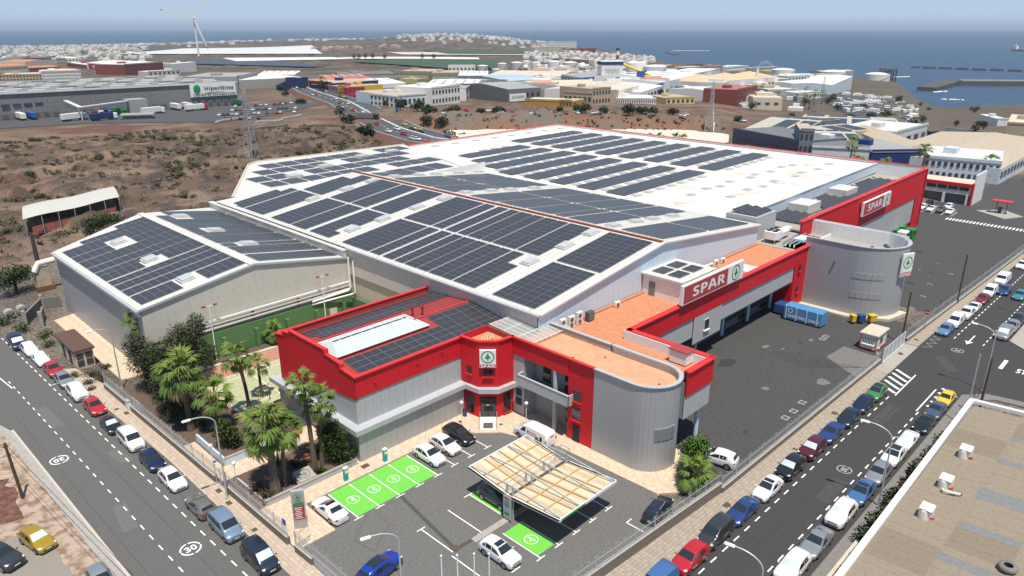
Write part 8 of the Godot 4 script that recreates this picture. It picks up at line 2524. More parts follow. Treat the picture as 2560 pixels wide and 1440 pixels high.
func far_scene() -> void:
	far_paints()
	for r in FAR: far_building(r)
	distribution_centre()
	plant_and_tanks()
	highway()
	hillside()
	right_side()
	coast()
	scatter_houses(-34.5,-26.5,1500,4200,100,5,["f_white","f_cream","f_white","f_grey","f_beige","f_lwhite"],"small house in the dense white town at the far left","houses of the far town",13.0)
	scatter_houses(-27,-8,3500,4300,40,6,["f_white","f_cream","f_peach"],"low house on the distant shore strip","houses on the distant shore",17.0)
	scatter_houses(-8,2.5,2600,3250,60,7,["f_white","f_white","f_lwhite"],"white villa on the distant hill","villas on the distant hill",14.0)
	scatter_houses(2,10.5,1350,2300,55,8,["f_white","f_cream","f_pink","f_grey"],"low house behind the storage tanks","houses behind the tanks",12.0)
	scatter_houses(-15,-8,2300,2500,18,9,["f_pinkroof"],"pinkish row house beyond the plantation","row houses beyond the plantation",16.0)
	house_mass(-35,-25.5,1250,4300,420,15,"f_white","pale mass of houses of the far town",13.0)
	house_mass(-35,-26.5,1250,4300,260,16,"f_cream","cream mass of houses of the far town",13.0)
	house_mass(-26,-9,3300,4300,160,17,"f_white","pale strip of buildings along the far shore",20.0)
	house_mass(-8.5,3,2500,3400,240,18,"f_white","white mass of villas on the far hill",14.0)
	house_mass(1,10.5,1250,2350,220,19,"f_white","white mass of low houses behind the tanks",12.0)
	scatter_houses(2,20.5,520,1150,60,22,["f_white","f_lwhite","f_white","f_grey","f_cream"],"plain industrial shed among the crowded halls","sheds among the halls",22.0,"industrial_shed")
	house_mass(4,21,480,1250,150,20,"f_white","jumble of small white sheds between the halls",8.0)
	house_mass(4,21,480,1250,90,21,"f_grey","jumble of small grey sheds between the halls",8.0)
	patch_sheet("greenhouse_field",[700,2150,1050,1700,1500,2500,1150,2800],2.0,"f_lwhite",90)
	patch_sheet("greenhouse_field",[860,1250,1060,1130,1150,1230,900,1400],2.0,"f_white",60)
	patch_sheet("greenhouse_field",[640,1330,860,1270,900,1420,720,1560],1.6,"f_white",60)
	patch_sheet("greenhouse_field",[1150,1500,1500,1350,1600,1500,1250,1700],1.6,"f_cream",60)
	patch_sheet("solar_farm",[530,1265,585,985,615,985,700,1300,690,1480,600,1470],1.5,"solar_field",50)
	patch_sheet("plantation",[760,1140,690,800,760,760,1080,1090,1030,1220,870,1200],1.8,"crop",50)
	patch_sheet("plantation",[1300,1500,1650,1350,1750,1600,1450,1800],1.8,"crop",60)
	var tp:=Vector3(784.7,-20.2,-1823.1)
	var t:=thing_w("wind_turbine","tall white three-bladed wind turbine with red-striped blades","wind turbine",tp)
	var m:=mb();m.tube([tp - Vector3(0,2,0),tp+Vector3(0,84,0)],[2.6,1.5],14);part("tower",m,"f_white",t)
	var hub:=tp+Vector3(-2.5,85.4,5.6)
	var fw:=Vector3(-.395,0,.919).normalized();var side:=Vector3.UP.cross(fw)
	m=mb();m.tube([hub - fw*9,hub],[1.9,2.1],10);part("nacelle",m,"f_white",t)
	m=mb();m.ball(hub+fw*.8,Vector3.ONE*2.2,8,10);part("hub",m,"f_white",t)
	for an in [165.0,52.0,-72.0]:
		var dd:=side*cos(deg_to_rad(an))+Vector3.UP*sin(deg_to_rad(an))
		var w2:=dd.cross(fw)
		var bl:=mb()
		for s in [[0.0,.06,1.3,1.7],[.06,.22,1.7,2.6],[.22,.86,2.6,1.1]]: blade(bl,hub+fw*1.2,dd,w2,fw,s,78.0)
		var o:=part("blade",bl,"f_white",t)
		bl=mb();blade(bl,hub+fw*1.25,dd,w2,fw,[.86,.92,1.1,.85],78.0);part("red_stripe",bl,"f_red",o)
		bl=mb();blade(bl,hub+fw*1.2,dd,w2,fw,[.92,1.0,.85,.3],78.0);part("blade_tip",bl,"f_white",o)
	for p in [[129.4,265.8,27.0,"lattice pylon on the brown hillside left of the halls"],[513.5,206.5,24.0,"lattice pylon beside the palms right of the showroom"],[333.6,188.2,25.0,"faint lattice pylon on the brown cliff"]]: pylon(p[0],p[1],p[2],p[3])
	for p in [[308.6,503.5],[847.8,1261.5],[851.2,1250.0],[879.3,1268.5],[886.8,1255],[887.5,1215.8],[950.8,1178.3],[973.4,1170.5]]:
		far_tree(p[0],p[1],3.4,13.0,"leaf_far","dark tree standing alone on the far plain","lone trees on the far plain","plain_tree")
	for p in [[320,367,7],[528,224.5,8],[531,222,6.5],[587,242,9],[688,335,8],[711,302,7],[612,246,8]]:
		palm(p[0],p[1],p[2],3.4,"palm among the distant industrial buildings",16,ground_h(p[0],p[1]),Vector2.ZERO,.35,"palms among the distant buildings")

func blade(m: MB,c: Vector3,dd: Vector3,w: Vector3,n: Vector3,s: Array,L: float) -> void:
	var p: Vector3=c+dd*L*s[0];var q: Vector3=c+dd*L*s[1]
	var a:=w*float(s[2]);var b:=w*float(s[3]);var k:=n*.25
	m.quad(p - a+k,q - b+k,q+b+k,p+a+k,n);m.quad(p - a - k,q - b - k,q+b - k,p+a - k,-n)
	m.quad(p - a - k,p - a+k,q - b+k,q - b - k,-w);m.quad(p+a - k,p+a+k,q+b+k,q+b - k,w)

func pylon(a: float,b: float,h: float,label: String) -> void:
	var y:=ground_h(a,b)
	var t:=thing("lattice_pylon",label,"pylon",V(a,y - .5,b),.4)
	org=Vector3.ZERO
	var m:=mb()
	var lv:=[[0.0,2.4],[.22,1.75],[.42,1.2],[.6,.85],[.74,.7],[.86,.6],[1.0,.12]]
	var sg:=[[1,1],[1,-1],[-1,-1],[-1,1]]
	for i in lv.size() - 1:
		for k in 4:
			var p: Vector3=Vector3(sg[k][0]*lv[i][1],h*lv[i][0],sg[k][1]*lv[i][1]);var q: Vector3=Vector3(sg[k][0]*lv[i+1][1],h*lv[i+1][0],sg[k][1]*lv[i+1][1])
			var k2:=(k+1) % 4
			var p2: Vector3=Vector3(sg[k2][0]*lv[i][1],h*lv[i][0],sg[k2][1]*lv[i][1]);var q2: Vector3=Vector3(sg[k2][0]*lv[i+1][1],h*lv[i+1][0],sg[k2][1]*lv[i+1][1])
			m.bar(p,q,.2,.2);m.bar(p,q2,.12,.12);m.bar(p2,q,.12,.12);m.bar(q,q2,.12,.12)
	part("lattice",m,"galv",t)
	for f in [.62,.76,.88]:
		m=mb();m.bar(Vector3(-3.6,h*f,0),Vector3(3.6,h*f,0),.22,.22);m.bar(Vector3(-3.6,h*f,0),Vector3(0,h*f+1.2,0),.12,.12);m.bar(Vector3(3.6,h*f,0),Vector3(0,h*f+1.2,0),.12,.12);part("cross_arm",m,"galv",t)

func distribution_centre() -> void:
	var t:=thing_w("distribution_centre","huge grey distribution warehouse with dock doors on the left","warehouse",V(90,-2,467))
	var y0:=-2.0;var y1:=11.5
	var poly:=P2([-90,473,221,463.3,224,575,-80,585])
	var m:=mb();m.prism(poly,-12,y1,false);part("wall",m,"hd_grey",t)
	m=mb();m.prism(P2([-91,472.6,221.4,462.8,224.4,576,-81,586]),y1,y1+.3);part("roof",m,"hd_grey",t)
	m=mb();m.bar(V(-91,y1+.6,472.7),V(221.5,y1+.6,463),1.0,.8);part("roof_edge",m,"f_lwhite",t)
	for i in 14:
		for j in 6:
			var a:=30.0+i*14.0+(j % 2)*6;var b:=482.0+j*15.0
			m=mb();m.box(V(a,y1+.6,b),Vector3(8.5,.5,1.4));part("rooflight",m,"f_white" if (i+j) % 4 else "f_dgrey",t)
	for i in 34:
		var a:=60.0+i*4.75;var b:=468.0 - (a - 60)*.03 - .9
		if a > 118 and a < 150 and i % 3: continue
		m=mb();m.box(V(a,y0+2.0,b),Vector3(3.4,3.9,.5));var d:=part("dock_door",m,"f_dgrey",t)
		m=mb();m.box(V(a,y0+1.9,b - .3),Vector3(2.3,2.6,.2));part("door_leaf",m,"iron",d)
	for i in 6:
		m=mb();m.box(V(84.0+i*5.2,y0+8.0,466.7),Vector3(3.8,1.3,.4));part("window",m,"f_win",t)
	m=mb();m.bar(V(122,y0+9,463),V(120,y0+7.8,432),2.2,.5);m.bar(V(120,y0+7.8,432),V(151,y0+7.8,452),2.2,.5)
	for k in 10:
		var p:=V(122,y0+6,463).lerp(V(120,y0+5,432),k/10.0);var q:=V(122,y0+9,463).lerp(V(120,y0+7.6,432),(k+1)/10.0)
		m.bar(p,q,.3,.3)
		p=V(120,y0+5,432).lerp(V(151,y0+5,452),k/10.0);q=V(120,y0+7.6,432).lerp(V(151,y0+7.6,452),(k+1)/10.0)
		m.bar(p,q,.3,.3)
	m.bar(V(122,y0+6,463),V(120,y0+5,432),.5,.4);m.bar(V(120,y0+5,432),V(151,y0+5,452),.5,.4)
	for p in [[120,432],[151,452],[137,443]]: m.bar(V(p[0],y0 - 1,p[1]),V(p[0],y0+5,p[1]),.5,.5)
	part("bridge_canopy",m,"f_lwhite",t)
	m=mb();m.prism(P2([150,449,160,449,160,460,150,460]),y0 - 2,y0+8.4);part("stair_core",m,"f_grey",t)
	var gh:=thing_w("gate_house","low dark gatehouse with flat roof below the stair core","building",V(140,y0,420))
	m=mb();m.prism(P2([136,420,148,414,151,420,139,426]),y0 - 2,y0+3.0);part("wall",m,"f_dgrey",gh)
	m=mb();m.prism(P2([134.5,420,149,412.6,153,421,138.5,428]),y0+3.0,y0+3.6);part("roof",m,"f_grey",gh)
	patch_sheet("truck_yard",[-70,468,60,466,222,461,262,448,262,428,200,383,165,366,120,412,70,425,-70,440],.12,"asphalt_far",14)
	var s:=thing_w("dinosaur_signboard","white signboard at the right end of the grey warehouse","sign",V(203,5,462.5))
	var p:=V(205.5,8.4,463.0);var rt:=Vector3(1,0,.031).normalized()
	m=mb();m.box(p,Vector3(29,8.2,.5),Basis(rt,Vector3.UP,rt.cross(Vector3.UP)));part("board",m,"sign_white",s)
	lettering("lettering","HiperDino",p+Vector3(3.6,.5,.6),rt,Vector3.UP,2.9,18.5,"sign_black",s)
	lettering("lettering","CENTRO DE DISTRIBUCION",p+Vector3(.3,-2.9,.6),rt,Vector3.UP,1.5,26.5,"sign_black",s)
	m=mb();m.box(p+Vector3(3.6,-1.4,.4),Vector3(18.5,.35,.2));part("underline",m,"sign_yellow",s)
	m=mb();m.ball(p+Vector3(-10.4,.9,.3),Vector3(2.2,2.4,.3),6,10);part("emblem",m,"sign_green",s)
	var k:=0
	for q in [[99,461,-90,"white","f_white","white trailer backed onto the left docks"],[104,461,-90,"f_blue","f_blue","blue trailer beside the white one at the left docks"],[116,434,20,"white","f_white","white trailer with dark print in the truck yard"],[127,424,12,"white","f_navy","navy curtain-side lorry at the yard edge"],[134,454,-90,"white","f_brick","rust red lorry under the bridge canopy"],[139,453,-90,"white","f_navy","white-cabbed lorry under the bridge canopy"],[144,452,-80,"green_truck","green_truck","green lorry under the bridge canopy"],[158,440,15,"white","f_white","white lorry beside the gatehouse"],[178,456,-90,"white","f_white","white trailer at the middle docks"],[185,456,-90,"white","f_white","second white trailer at the middle docks"],[183,441,8,"car_red","f_white","long white lorry with red cab"],[218,456,-90,"f_grey","green_truck","dark green trailer at the right-hand docks"]]:
		lorry(q[0],q[1],ground_h(q[0],q[1])+.1,q[2],q[3],q[4],q[5],11.5,2.7,"lorries at the distribution warehouse",k < 2 or k == 8 or k == 9 or k == 11)
		k+= 1
	var lot:=[211,447,216,446,223,444,226,443,229,442,234,441,236,440,239,439,197,422,199,421,201,420,203,419,207,417,210,416,212,415,214,414,216,413,221,412,223,411,225,410,230,408,179,400,181,399,183,398,185,397,187,396,190,396,194,394,196,393,198,392,202,390,207,389,209,388,216,385,171,375,173,374,177,371,181,369,185,367,240,445,244,445,248,445]
	for i in lot.size()/2:
		var cc: String=["car_white","car_white","car_silver","car_black","car_red","car_navy","car_charcoal"][(i*5+i/3) % 7]
		far_car(lot[i*2],lot[i*2+1],60.0,cc,"%s car in the lot beside the grey distribution warehouse" % cc.trim_prefix("car_"),"cars in the distribution lot")

var far_cars:={}
func far_car(a: float,b: float,head: float,col: String,label: String,grp: String,y:=99.0) -> void:
	if not far_cars.has(col):
		var t:=Node3D.new()
		org=Vector3.ZERO
		var m:=mb();m.cbox(Vector3(0,.62,0),Vector3(4.3,.8,1.8),.18);part("body",m,col,t)
		m=mb();m.cbox(Vector3(-.25,1.2,0),Vector3(2.3,.62,1.5),.22);part("cabin",m,"glass_car",t)
		m=mb();m.box(Vector3(-.3,1.5,0),Vector3(1.7,.05,1.25));part("roof",m,col,t)
		for x in [1.3,-1.3]:
			m=mb();m.tube([Vector3(x,.32,-.92),Vector3(x,.32,.92)],.32,8);part("axle",m,"rubber",t)
		far_cars[col]=t
	var c:=copy_of(far_cars[col],"car",label,V(a,(ground_h(a,b)+.14) if y > 90 else y,b),deg_to_rad(head),grp)
	c.set_meta("category","car")

func plant_and_tanks() -> void:
	var m: MB
	var nm:=["small grey tank left of the storage yard","tall ribbed grey tank","squat grey tank in front of the tall one","wide grey tank with diagonal stair, left group","tall pale tank with domed top","pale tank behind the beige sphere","large white domed tank in the middle","widest grey tank of the middle group","small tank right of the white sphere","huge pale tank right of the silo tower","huge grey tank with blue emblem"]
	var k:=0
	for q in [[681.1,720.5,7.0,8.2],[679.3,682.3,6.2,12.0],[672.7,686.7,5.6,5.1],[734.1,709.6,8.4,11.6],[780.4,735.6,6.3,12.3],[801.6,737.4,7.0,10.3],[792.9,694.7,8.9,12.8],[815.7,685.1,10.2,11.3],[838.6,676.4,6.3,8.5],[808.9,568.4,13.3,16.6],[816.7,544.9,14.4,14.4]]:
		tank(q[0],q[1],q[2],q[3],nm[k]);k+= 1
	for q in [[19.7,"left of the three white shore tanks"],[23.0,"middle of the three white shore tanks"],[25.8,"right of the three white shore tanks"]]:
		var p:=at_az(q[0],1460);tank(p.x,-p.z,20.0,10.5,q[1])
	k=0
	for q in [[761.5,719.4,3.8],[772.4,704.4,4.7],[799.2,684.3,3.8],[820.8,667.4,5.6]]:
		var y:=ground_h(q[0],q[1])
		var t:=thing_w("gas_sphere",["leftmost small white gas sphere","beige gas sphere before the tanks","white gas sphere before the domed tank","largest white gas sphere"][k],"gas tank",V(q[0],y,q[1]))
		m=mb();m.ball(V(q[0],y+q[2]*1.15,q[1]),Vector3.ONE*q[2],10,16);part("sphere",m,"f_cream" if k == 1 else "f_white",t)
		m=mb()
		for j in 6: m.bar(V(q[0]+q[2]*.85*cos(j),y - 1,q[1]+q[2]*.85*sin(j)),V(q[0]+q[2]*.85*cos(j),y+q[2],q[1]+q[2]*.85*sin(j)),.3,.3)
		part("legs",m,"f_grey",t)
		k+= 1
	var y:=-9.0
	var s:=thing_w("silo_tower","tall white silo tower with blue top band","silo",V(600,y,458))
	m=mb();m.prism(P2([594.3,458.9,612,446,622,459,604.5,472]),y - 2,10.2);part("shaft",m,"f_white",s)
	m=mb();m.prism(P2([593.9,458.9,612,445.6,622.4,459,604.5,472.4]),10.2,13.0);part("blue_band",m,"f_navy",s)
	m=mb();m.prism(P2([594,458.9,612,445.8,622.2,459,604.5,472.2]),13.0,13.6);part("roof",m,"f_white",s)
	for j in 6:
		var f:=(j+.5)/6.0
		m=mb();m.tube([V(lerpf(594.3,612,f),y,lerpf(458.9,446,f)),V(lerpf(594.3,612,f),1.5,lerpf(458.9,446,f))],1.4,8);part("silo_cell",m,"f_white",s)
	var rt:=V(.808,0,-.589)
	lettering("lettering","PIENSOS",V(602.9,5.6,452.2),rt,Vector3.UP,1.6,14,"sign_grey",s)
	lettering("lettering","CANARIAS",V(602.9,3.0,452.2),rt,Vector3.UP,1.6,14,"sign_grey",s)
	for q in [[561,453.7,579,455.6,8.4,"bright blue machinery house left of the silo tower"],[601,443,615,447,7.8,"blue machine house right of the silo tower"],[632,434,640,437,13.0,"blue conveyor transfer tower"]]:
		far_building([q[0],q[1],q[2],q[3],y - .5,q[4],8.0,"flat","f_blue","f_blue",1,3,"machine_house",q[5]])
	var c:=thing_w("conveyor","yellow covered conveyor sloping down from the silo tower","conveyor",V(620,0,457))
	m=mb();m.tube([V(618,11.8,455),V(634,2.2,437)],1.3,8);part("upper_tube",m,"sign_yellow",c)
	m=mb();m.tube([V(634,2.2,437),V(648,-5.5,420)],1.3,8);part("lower_tube",m,"sign_yellow",c)
	m=mb();m.tube([V(640,-8.6,430),V(644.5,-1.6,423.5)],1.3,8);part("feed_tube",m,"sign_yellow",c)
	var ch:=thing_w("striped_chimney","red and white striped chimney behind the silo tower","chimney",V(678,-10.6,502))
	for j in 7:
		m=mb();m.tube([V(678,-10.6+j*4.5,502),V(678,-6.1+j*4.5,502)],1.7,10);part("band",m,"f_white" if j % 2 == 0 else "f_red",ch)
	m=mb();m.tube([V(678,20.9,502),V(678,23.5,502)],2.0,10);part("cap",m,"rust_dark",ch)
	var wc:=thing_w("white_chimney","slim white chimney giving off a wisp of steam","chimney",V(773.4,-19.3,384.8))
	m=mb();m.tube([V(773.4,-19.3,384.8),V(773.4,2.4,384.8)],[2.3,1.4],10);part("shaft",m,"f_white",wc)
	m=mb();m.tube([V(773.4,2.4,384.8),V(773.4,3.6,384.8)],1.5,10);part("rim",m,"f_lwhite",wc)
	k=0
	for q in [[0.5,4.6,1.6],[2.0,6.6,2.1],[4.6,8.6,2.6],[8.0,9.6,2.6],[11.5,8.2,2.3],[14.2,6.4,2.0],[16.2,5.0,1.7]]:
		var f:=FogVolume.new()
		f.name=numbered("steam_cloud")
		f.shape=RenderingServer.FOG_VOLUME_SHAPE_ELLIPSOID
		f.size=Vector3(q[2]*2.2,q[2]*1.5,q[2]*2.0)
		var fm:=FogMaterial.new()
		fm.density=.14
		fm.albedo=Color(.95,.96,.97)
		f.material=fm
		add_child(f)
		f.position=V(773.4+q[0]*.66,q[1],384.8 - q[0]*.75)
		meta(f,"wisp of white steam drifting from the slim chimney","steam","steam from the chimney")
		k+= 1
	var g:=RandomNumberGenerator.new()
	g.seed=77
	for i in 46:
		var az:=g.randf_range(-6.5,17.0)
		var d:=g.randf_range(399,418)
		var p:=at_az(az,d)
		if g.randf() < .45: far_tree(p.x,-p.z,g.randf_range(1.6,3.4),g.randf_range(3.0,5.5),"leaf_dark" if i % 2 else "leaf_far","dark bush on the edge of the brown cliff","bushes on the cliff edge","cliff_bush")
		else: far_car(p.x,-p.z - 3,g.randf_range(0,180),["car_white","car_white","car_silver","car_charcoal","car_red"][i % 5],"%s car parked among the workshops on the cliff top" % ["white","white","silver","dark","red"][i % 5],"cars on the cliff top")
	for i in 26:
		var p:=at_az(g.randf_range(-6,20),g.randf_range(560,1000))
		far_tree(p.x,-p.z,g.randf_range(2,4),g.randf_range(4,8),"leaf_far","small dark tree between the industrial halls","trees between the halls","town_tree")

func tank(a: float,b: float,r: float,h: float,label: String) -> void:
	var y:=ground_h(a,b)
	var t:=thing_w("storage_tank",label,"storage tank",V(a,y,b))
	var m:=mb();m.lathe(V(a,y - 2,b),[[r,0],[r,h+2]],28);part("shell",m,"f_tank" if label.contains("grey") else "f_white",t)
	m=mb();m.lathe(V(a,y+h,b),[[r*1.01,0],[r*.6,r*.1],[.05,r*.15]],28);part("dome",m,"f_white",t)
	m=mb()
	for j in 10:
		var a0:=3.6+j*.13
		m.bar(V(a+(r+.3)*cos(a0),y+h*j/10.0,b+(r+.3)*sin(a0)),V(a+(r+.3)*cos(a0+.13),y+h*(j+1)/10.0,b+(r+.3)*sin(a0+.13)),.5,.4)
	part("stair",m,"f_grey",t)

func highway() -> void:
	var N:=[[330.0,600.0],[288.0,505.2],[257.7,416.2],[215.7,323.3],[200.6,286.7],[192.7,253.2],[193.6,222.0]]
	var F:=[[350.0,606.0],[312.0,500.0],[283.0,408.0],[247.0,330.0],[226.0,282.0],[215.2,244.0],[214.0,216.0]]
	org=Vector3.ZERO
	var m:=mb();var em:=mb()
	for i in N.size() - 1:
		var p:=V(N[i][0],-.6,N[i][1]);var q:=V(N[i+1][0],-.6,N[i+1][1]);var r:=V(F[i+1][0],-.6,F[i+1][1]);var s:=V(F[i][0],-.6,F[i][1])
		m.quad(p,s,r,q,Vector3.UP)
		for e in [[p,q,-1.0],[s,r,1.0]]:
			var o: Vector3=(s - p).normalized()*e[2]*9.0+Vector3(0,-7.5,0)
			em.quad(e[0],e[0]+o,e[1]+o,e[1],Vector3.UP)
	var hw:=struct("highway",m,"asphalt_far")
	struct("highway_bank",em,"red_earth")
	m=mb()
	for i in N.size() - 1:
		var p:=V(lerpf(N[i][0],F[i][0],.52),-.2,lerpf(N[i][1],F[i][1],.52));var q:=V(lerpf(N[i+1][0],F[i+1][0],.52),-.2,lerpf(N[i+1][1],F[i+1][1],.52))
		m.bar(p,q,1.0,.8)
	struct("median",m,"f_lwhite")
	var g:=RandomNumberGenerator.new()
	g.seed=12
	for f in [.04,.34,.62,.96]:
		for i in N.size() - 1:
			for k in 6:
				var s0:=k/6.0;var s1:=(k+(1.0 if f < .1 or f > .9 else .45))/6.0
				var P:=Vector2(lerpf(N[i][0],F[i][0],f),lerpf(N[i][1],F[i][1],f));var Q:=Vector2(lerpf(N[i+1][0],F[i+1][0],f),lerpf(N[i+1][1],F[i+1][1],f))
				mark(hw,"lane_line",P.lerp(Q,s0),P.lerp(Q,s1),.25,-.58,-.58)
	for i in 36:
		var s:=g.randf_range(.4,5.6);var k:=int(s);var f:=s - k
		var ln: float=[.16,.26,.42,.64,.74,.86][i % 6]
		var P:=Vector2(lerpf(N[k][0],F[k][0],ln),lerpf(N[k][1],F[k][1],ln)).lerp(Vector2(lerpf(N[k+1][0],F[k+1][0],ln),lerpf(N[k+1][1],F[k+1][1],ln)),f)
		var dr:=Vector2(N[k+1][0] - N[k][0],N[k+1][1] - N[k][1])
		var col: String=["car_white","car_red","car_white","car_charcoal","car_yellow","car_silver"][(i*7) % 6]
		far_car(P.x,P.y,rad_to_deg(atan2(dr.y,dr.x)),col,"%s car driving on the highway" % col.trim_prefix("car_"),"cars on the highway",-.58)
	lorry(223.0,325.0,-.58,-62,"black","f_dgrey","black coach-like lorry on the highway",9.5,2.6)
	for i in 38:
		var s:=g.randf_range(.1,5.4);var k:=int(s);var f:=s - k
		var fr:=i % 4 == 0
		var base: Array=N if fr else F
		var P:=Vector2(base[k][0],base[k][1]).lerp(Vector2(base[k+1][0],base[k+1][1]),f)
		var sd:=Vector2(F[k][0] - N[k][0],F[k][1] - N[k][1]).normalized()*(g.randf_range(-16,-4) if fr else g.randf_range(5,20))
		far_tree(P.x+sd.x,P.y+sd.y,g.randf_range(1.8,3.6),g.randf_range(3.0,6.5),"leaf_far" if i % 3 else "leaf_dark","dark roadside tree along the highway","trees along the highway")
	var sg:=thing_w("road_sign","blue direction sign beside the highway","road sign",V(237,.5,327))
	m=mb();m.box(V(238,4.0,318),Vector3(4.4,2.4,.2),Basis(Vector3.UP,.6));part("panel",m,"f_blue",sg)
	for x in [-1.4,1.4]:
		m=mb();m.bar(V(238+x,-4,318+x*.7),V(238+x,4,318+x*.7),.2,.2);part("leg",m,"galv",sg)
	org=Vector3.ZERO
	m=mb();m.cap(P2([244.1,285.0,259.2,301.2,274.2,305.6,285.3,304.6,294.5,297.9,292.0,287.5,285.6,276.6,289.4,265.6,298.9,258.3,267.4,230.9,214.0,241.6]),-5.0);struct("net_field",m,"net_cover")
	m=mb();m.cap(P2([297.8,234.5,313.1,225.6,324.6,213.8,333.6,195.8,343.7,181.2,331.1,159.8,276.4,169.2,275.4,216.7]),-4.4);struct("net_field",m,"net_cover")

func hillside() -> void:
	var g:=RandomNumberGenerator.new()
	g.seed=31
	var rock:=FastNoiseLite.new()
	rock.seed=3;rock.frequency=.022;rock.fractal_octaves=5
	var meshes:=[]
	for i in 3:
		org=Vector3.ZERO
		var q:=[]
		for k in 4: q.append([Vector3(g.randf_range(-.5,.5),.35,g.randf_range(-.5,.5)),Vector3(.55,.4,.55)])
		meshes.append(leaves(q,130,.3,.09,300+i).mesh())
	var sm:=mb();sm.ball(Vector3.ZERO,Vector3(.8,.5,.65),4,6)
	for i in sm.v.size(): sm.v[i]+= Vector3(sin(i*7.1),cos(i*3.3),sin(i*5.7))*.14
	meshes.append(sm.mesh())
	var mats:=["leaf_grey","leaf_dry","leaf_mid","rock_far"]
	for v in 4:
		var n: int=[900,900,300,1600][v]
		var mm:=MultiMesh.new()
		mm.transform_format=MultiMesh.TRANSFORM_3D
		mm.mesh=meshes[v]
		mm.instance_count=n
		for i in n:
			var az:=g.randf_range(-42,-7);var d:=lerpf(172,372,sqrt(g.randf()))
			if i % 9 == 0 and v > 1: az=g.randf_range(-7,16);d=g.randf_range(374,398)
			var p:=at_az(az,d)
			var s:=g.randf_range(.5,1.7)*(1.0 if v != 3 else g.randf_range(.5,1.3))
			mm.set_instance_transform(i,Transform3D(Basis(Vector3.UP,g.randf()*TAU)*Basis.from_scale(Vector3(s,s*g.randf_range(.7,1.2),s)),p+Vector3(0,rock.get_noise_2d(p.x,-p.z)*2.0,0)))
		var o:=MultiMeshInstance3D.new()
		o.name=numbered(["scrub","dry_scrub","green_scrub","loose_rocks"][v])
		o.multimesh=mm
		o.material_override=M[mats[v]]
		add_child(o)
		meta(o,["grey-green scrub dotted over the brown hillside","dry brown scrub dotted over the hillside","green scrub dotted over the hillside","dark loose rocks strewn over the hillside"][v],["scrub","scrub","scrub","rocks"][v],"","stuff")
	for i in 44:
		var az:=g.randf_range(-38,-9);var d:=g.randf_range(185,350)
		var p:=at_az(az,d)
		shrub(p.x,-p.z,p.y+rock.get_noise_2d(p.x,-p.z)*1.8,g.randf_range(1.3,2.6),g.randf_range(1.2,2.4),["leaf_mid","leaf_dark","leaf_grey","leaf_bright"][i % 4 if i % 8 != 3 else 1],"%s bush on the brown hillside" % ["green","dark green","grey-green","bright green"][i % 4 if i % 8 != 3 else 1],"bushes on the hillside",200,"hillside_bush")
	for w in [[159,361,184,383,"long dry-stone wall below the car lot"],[174,349,188,349,"short dry-stone wall in the red field"],[188,349,210,368,"dry-stone wall by the grassy bank"],[162,326,181,331,"nearest dry-stone wall on the hillside"]]:
		var t:=thing_w("dry_stone_wall",w[4],"wall",V(w[0],ground_h(w[0],w[1]),w[1]))
		var m:=mb()
		for k in 26:
			var f:=(k+g.randf())/26.0
			var a:=lerpf(w[0],w[2],f);var b:=lerpf(w[1],w[3],f)+sin(f*6.0)*2.0
			m.cbox(V(a,ground_h(a,b)+.4,b),Vector3(g.randf_range(.8,1.5),g.randf_range(.7,1.2),g.randf_range(.8,1.3)),.15,Basis(Vector3.UP,g.randf()*3))
		part("stones",m,"f_grey" if w[0] != 162 else "stone_wall",t).set_meta("kind","stuff")
	var m:=mb()
	var ns:=thing_w("net_shed","long shed draped in pale netting beyond the left hall","shed",V(43,-7,222))
	m=mb()
	var grid:=[]
	for i in 9:
		for j in 5:
			var f:=i/8.0;var e:=j/4.0
			grid.append(V(42.5+27*f+4*e,-2.0+sin(f*9.0)*.18+sin(e*PI)*.7,219.5+10*f+17*e))
	m.smooth_grid(grid,9,5)
	part("netting",m,"net_grey",ns)
	for i in 7:
		m=mb();m.bar(V(42.8+i*4.4,-8,219.8+i*1.6),V(42.8+i*4.4,-2.1,219.8+i*1.6),.2,.2);part("post",m,"galv",ns)
	m=mb();m.bar(V(44.5,-5.8,221),V(68,-5.8,229.8),.3,2.2);part("side_sheet",m,"f_redroof",ns)
	m=mb();m.prism(P2([44,222,69,231,72,246,47,237]),-9,-4.6);part("inner_stack",m,"rust",ns)
	tree("scrub_tree",25.5,149.5,0,5.5,[[Vector3(0,3.4,0),Vector3(2.8,1.8,2.8)],[Vector3(-1.8,2.8,1.2),Vector3(2.0,1.5,2.0)],[Vector3(1.7,3.2,-1),Vector3(1.9,1.5,1.9)]],2600,.34,.1,"leaf_dark","wide dark tree at the left edge beside the scrap yard","",.25)
	tree("scrub_tree",58.5,212,-6.8,5.0,[[Vector3(0,3.2,0),Vector3(3.4,1.9,3.0)],[Vector3(3.2,2.6,.4),Vector3(2.6,1.6,2.4)],[Vector3(-2.8,2.4,-.4),Vector3(2.2,1.4,2.2)]],2600,.4,.12,"leaf_dark","low dark tree in front of the net shed","",.25)
	tree("scrub_tree",14,155,0,5.0,[[Vector3(0,3,0),Vector3(2.6,1.7,2.6)]],1200,.34,.1,"leaf_dark","second dark tree cut by the left edge","",.25)
	var mc:=thing_w("crusher_machine","old tan crusher machine with curved chute behind the left hall","machine",V(29.7,0,149))
	m=mb();m.cbox(V(29.8,2.4,149),Vector3(2.4,3.6,2.6),.1);part("hopper",m,"f_tan",mc)
	m=mb();m.tube([V(28.6,3.6,148),V(29.4,5.0,148),V(32.0,5.2,148)],.55,10);part("chute",m,"f_white",mc)
	m=mb();m.box(V(29.8,.4,149),Vector3(3.0,.8,3.0));part("base",m,"rust",mc)
	pole("rusty_post",33.5,168.6,-.4,6.0,.45,"rust_dark","thick dark rusty post behind the left hall","post")
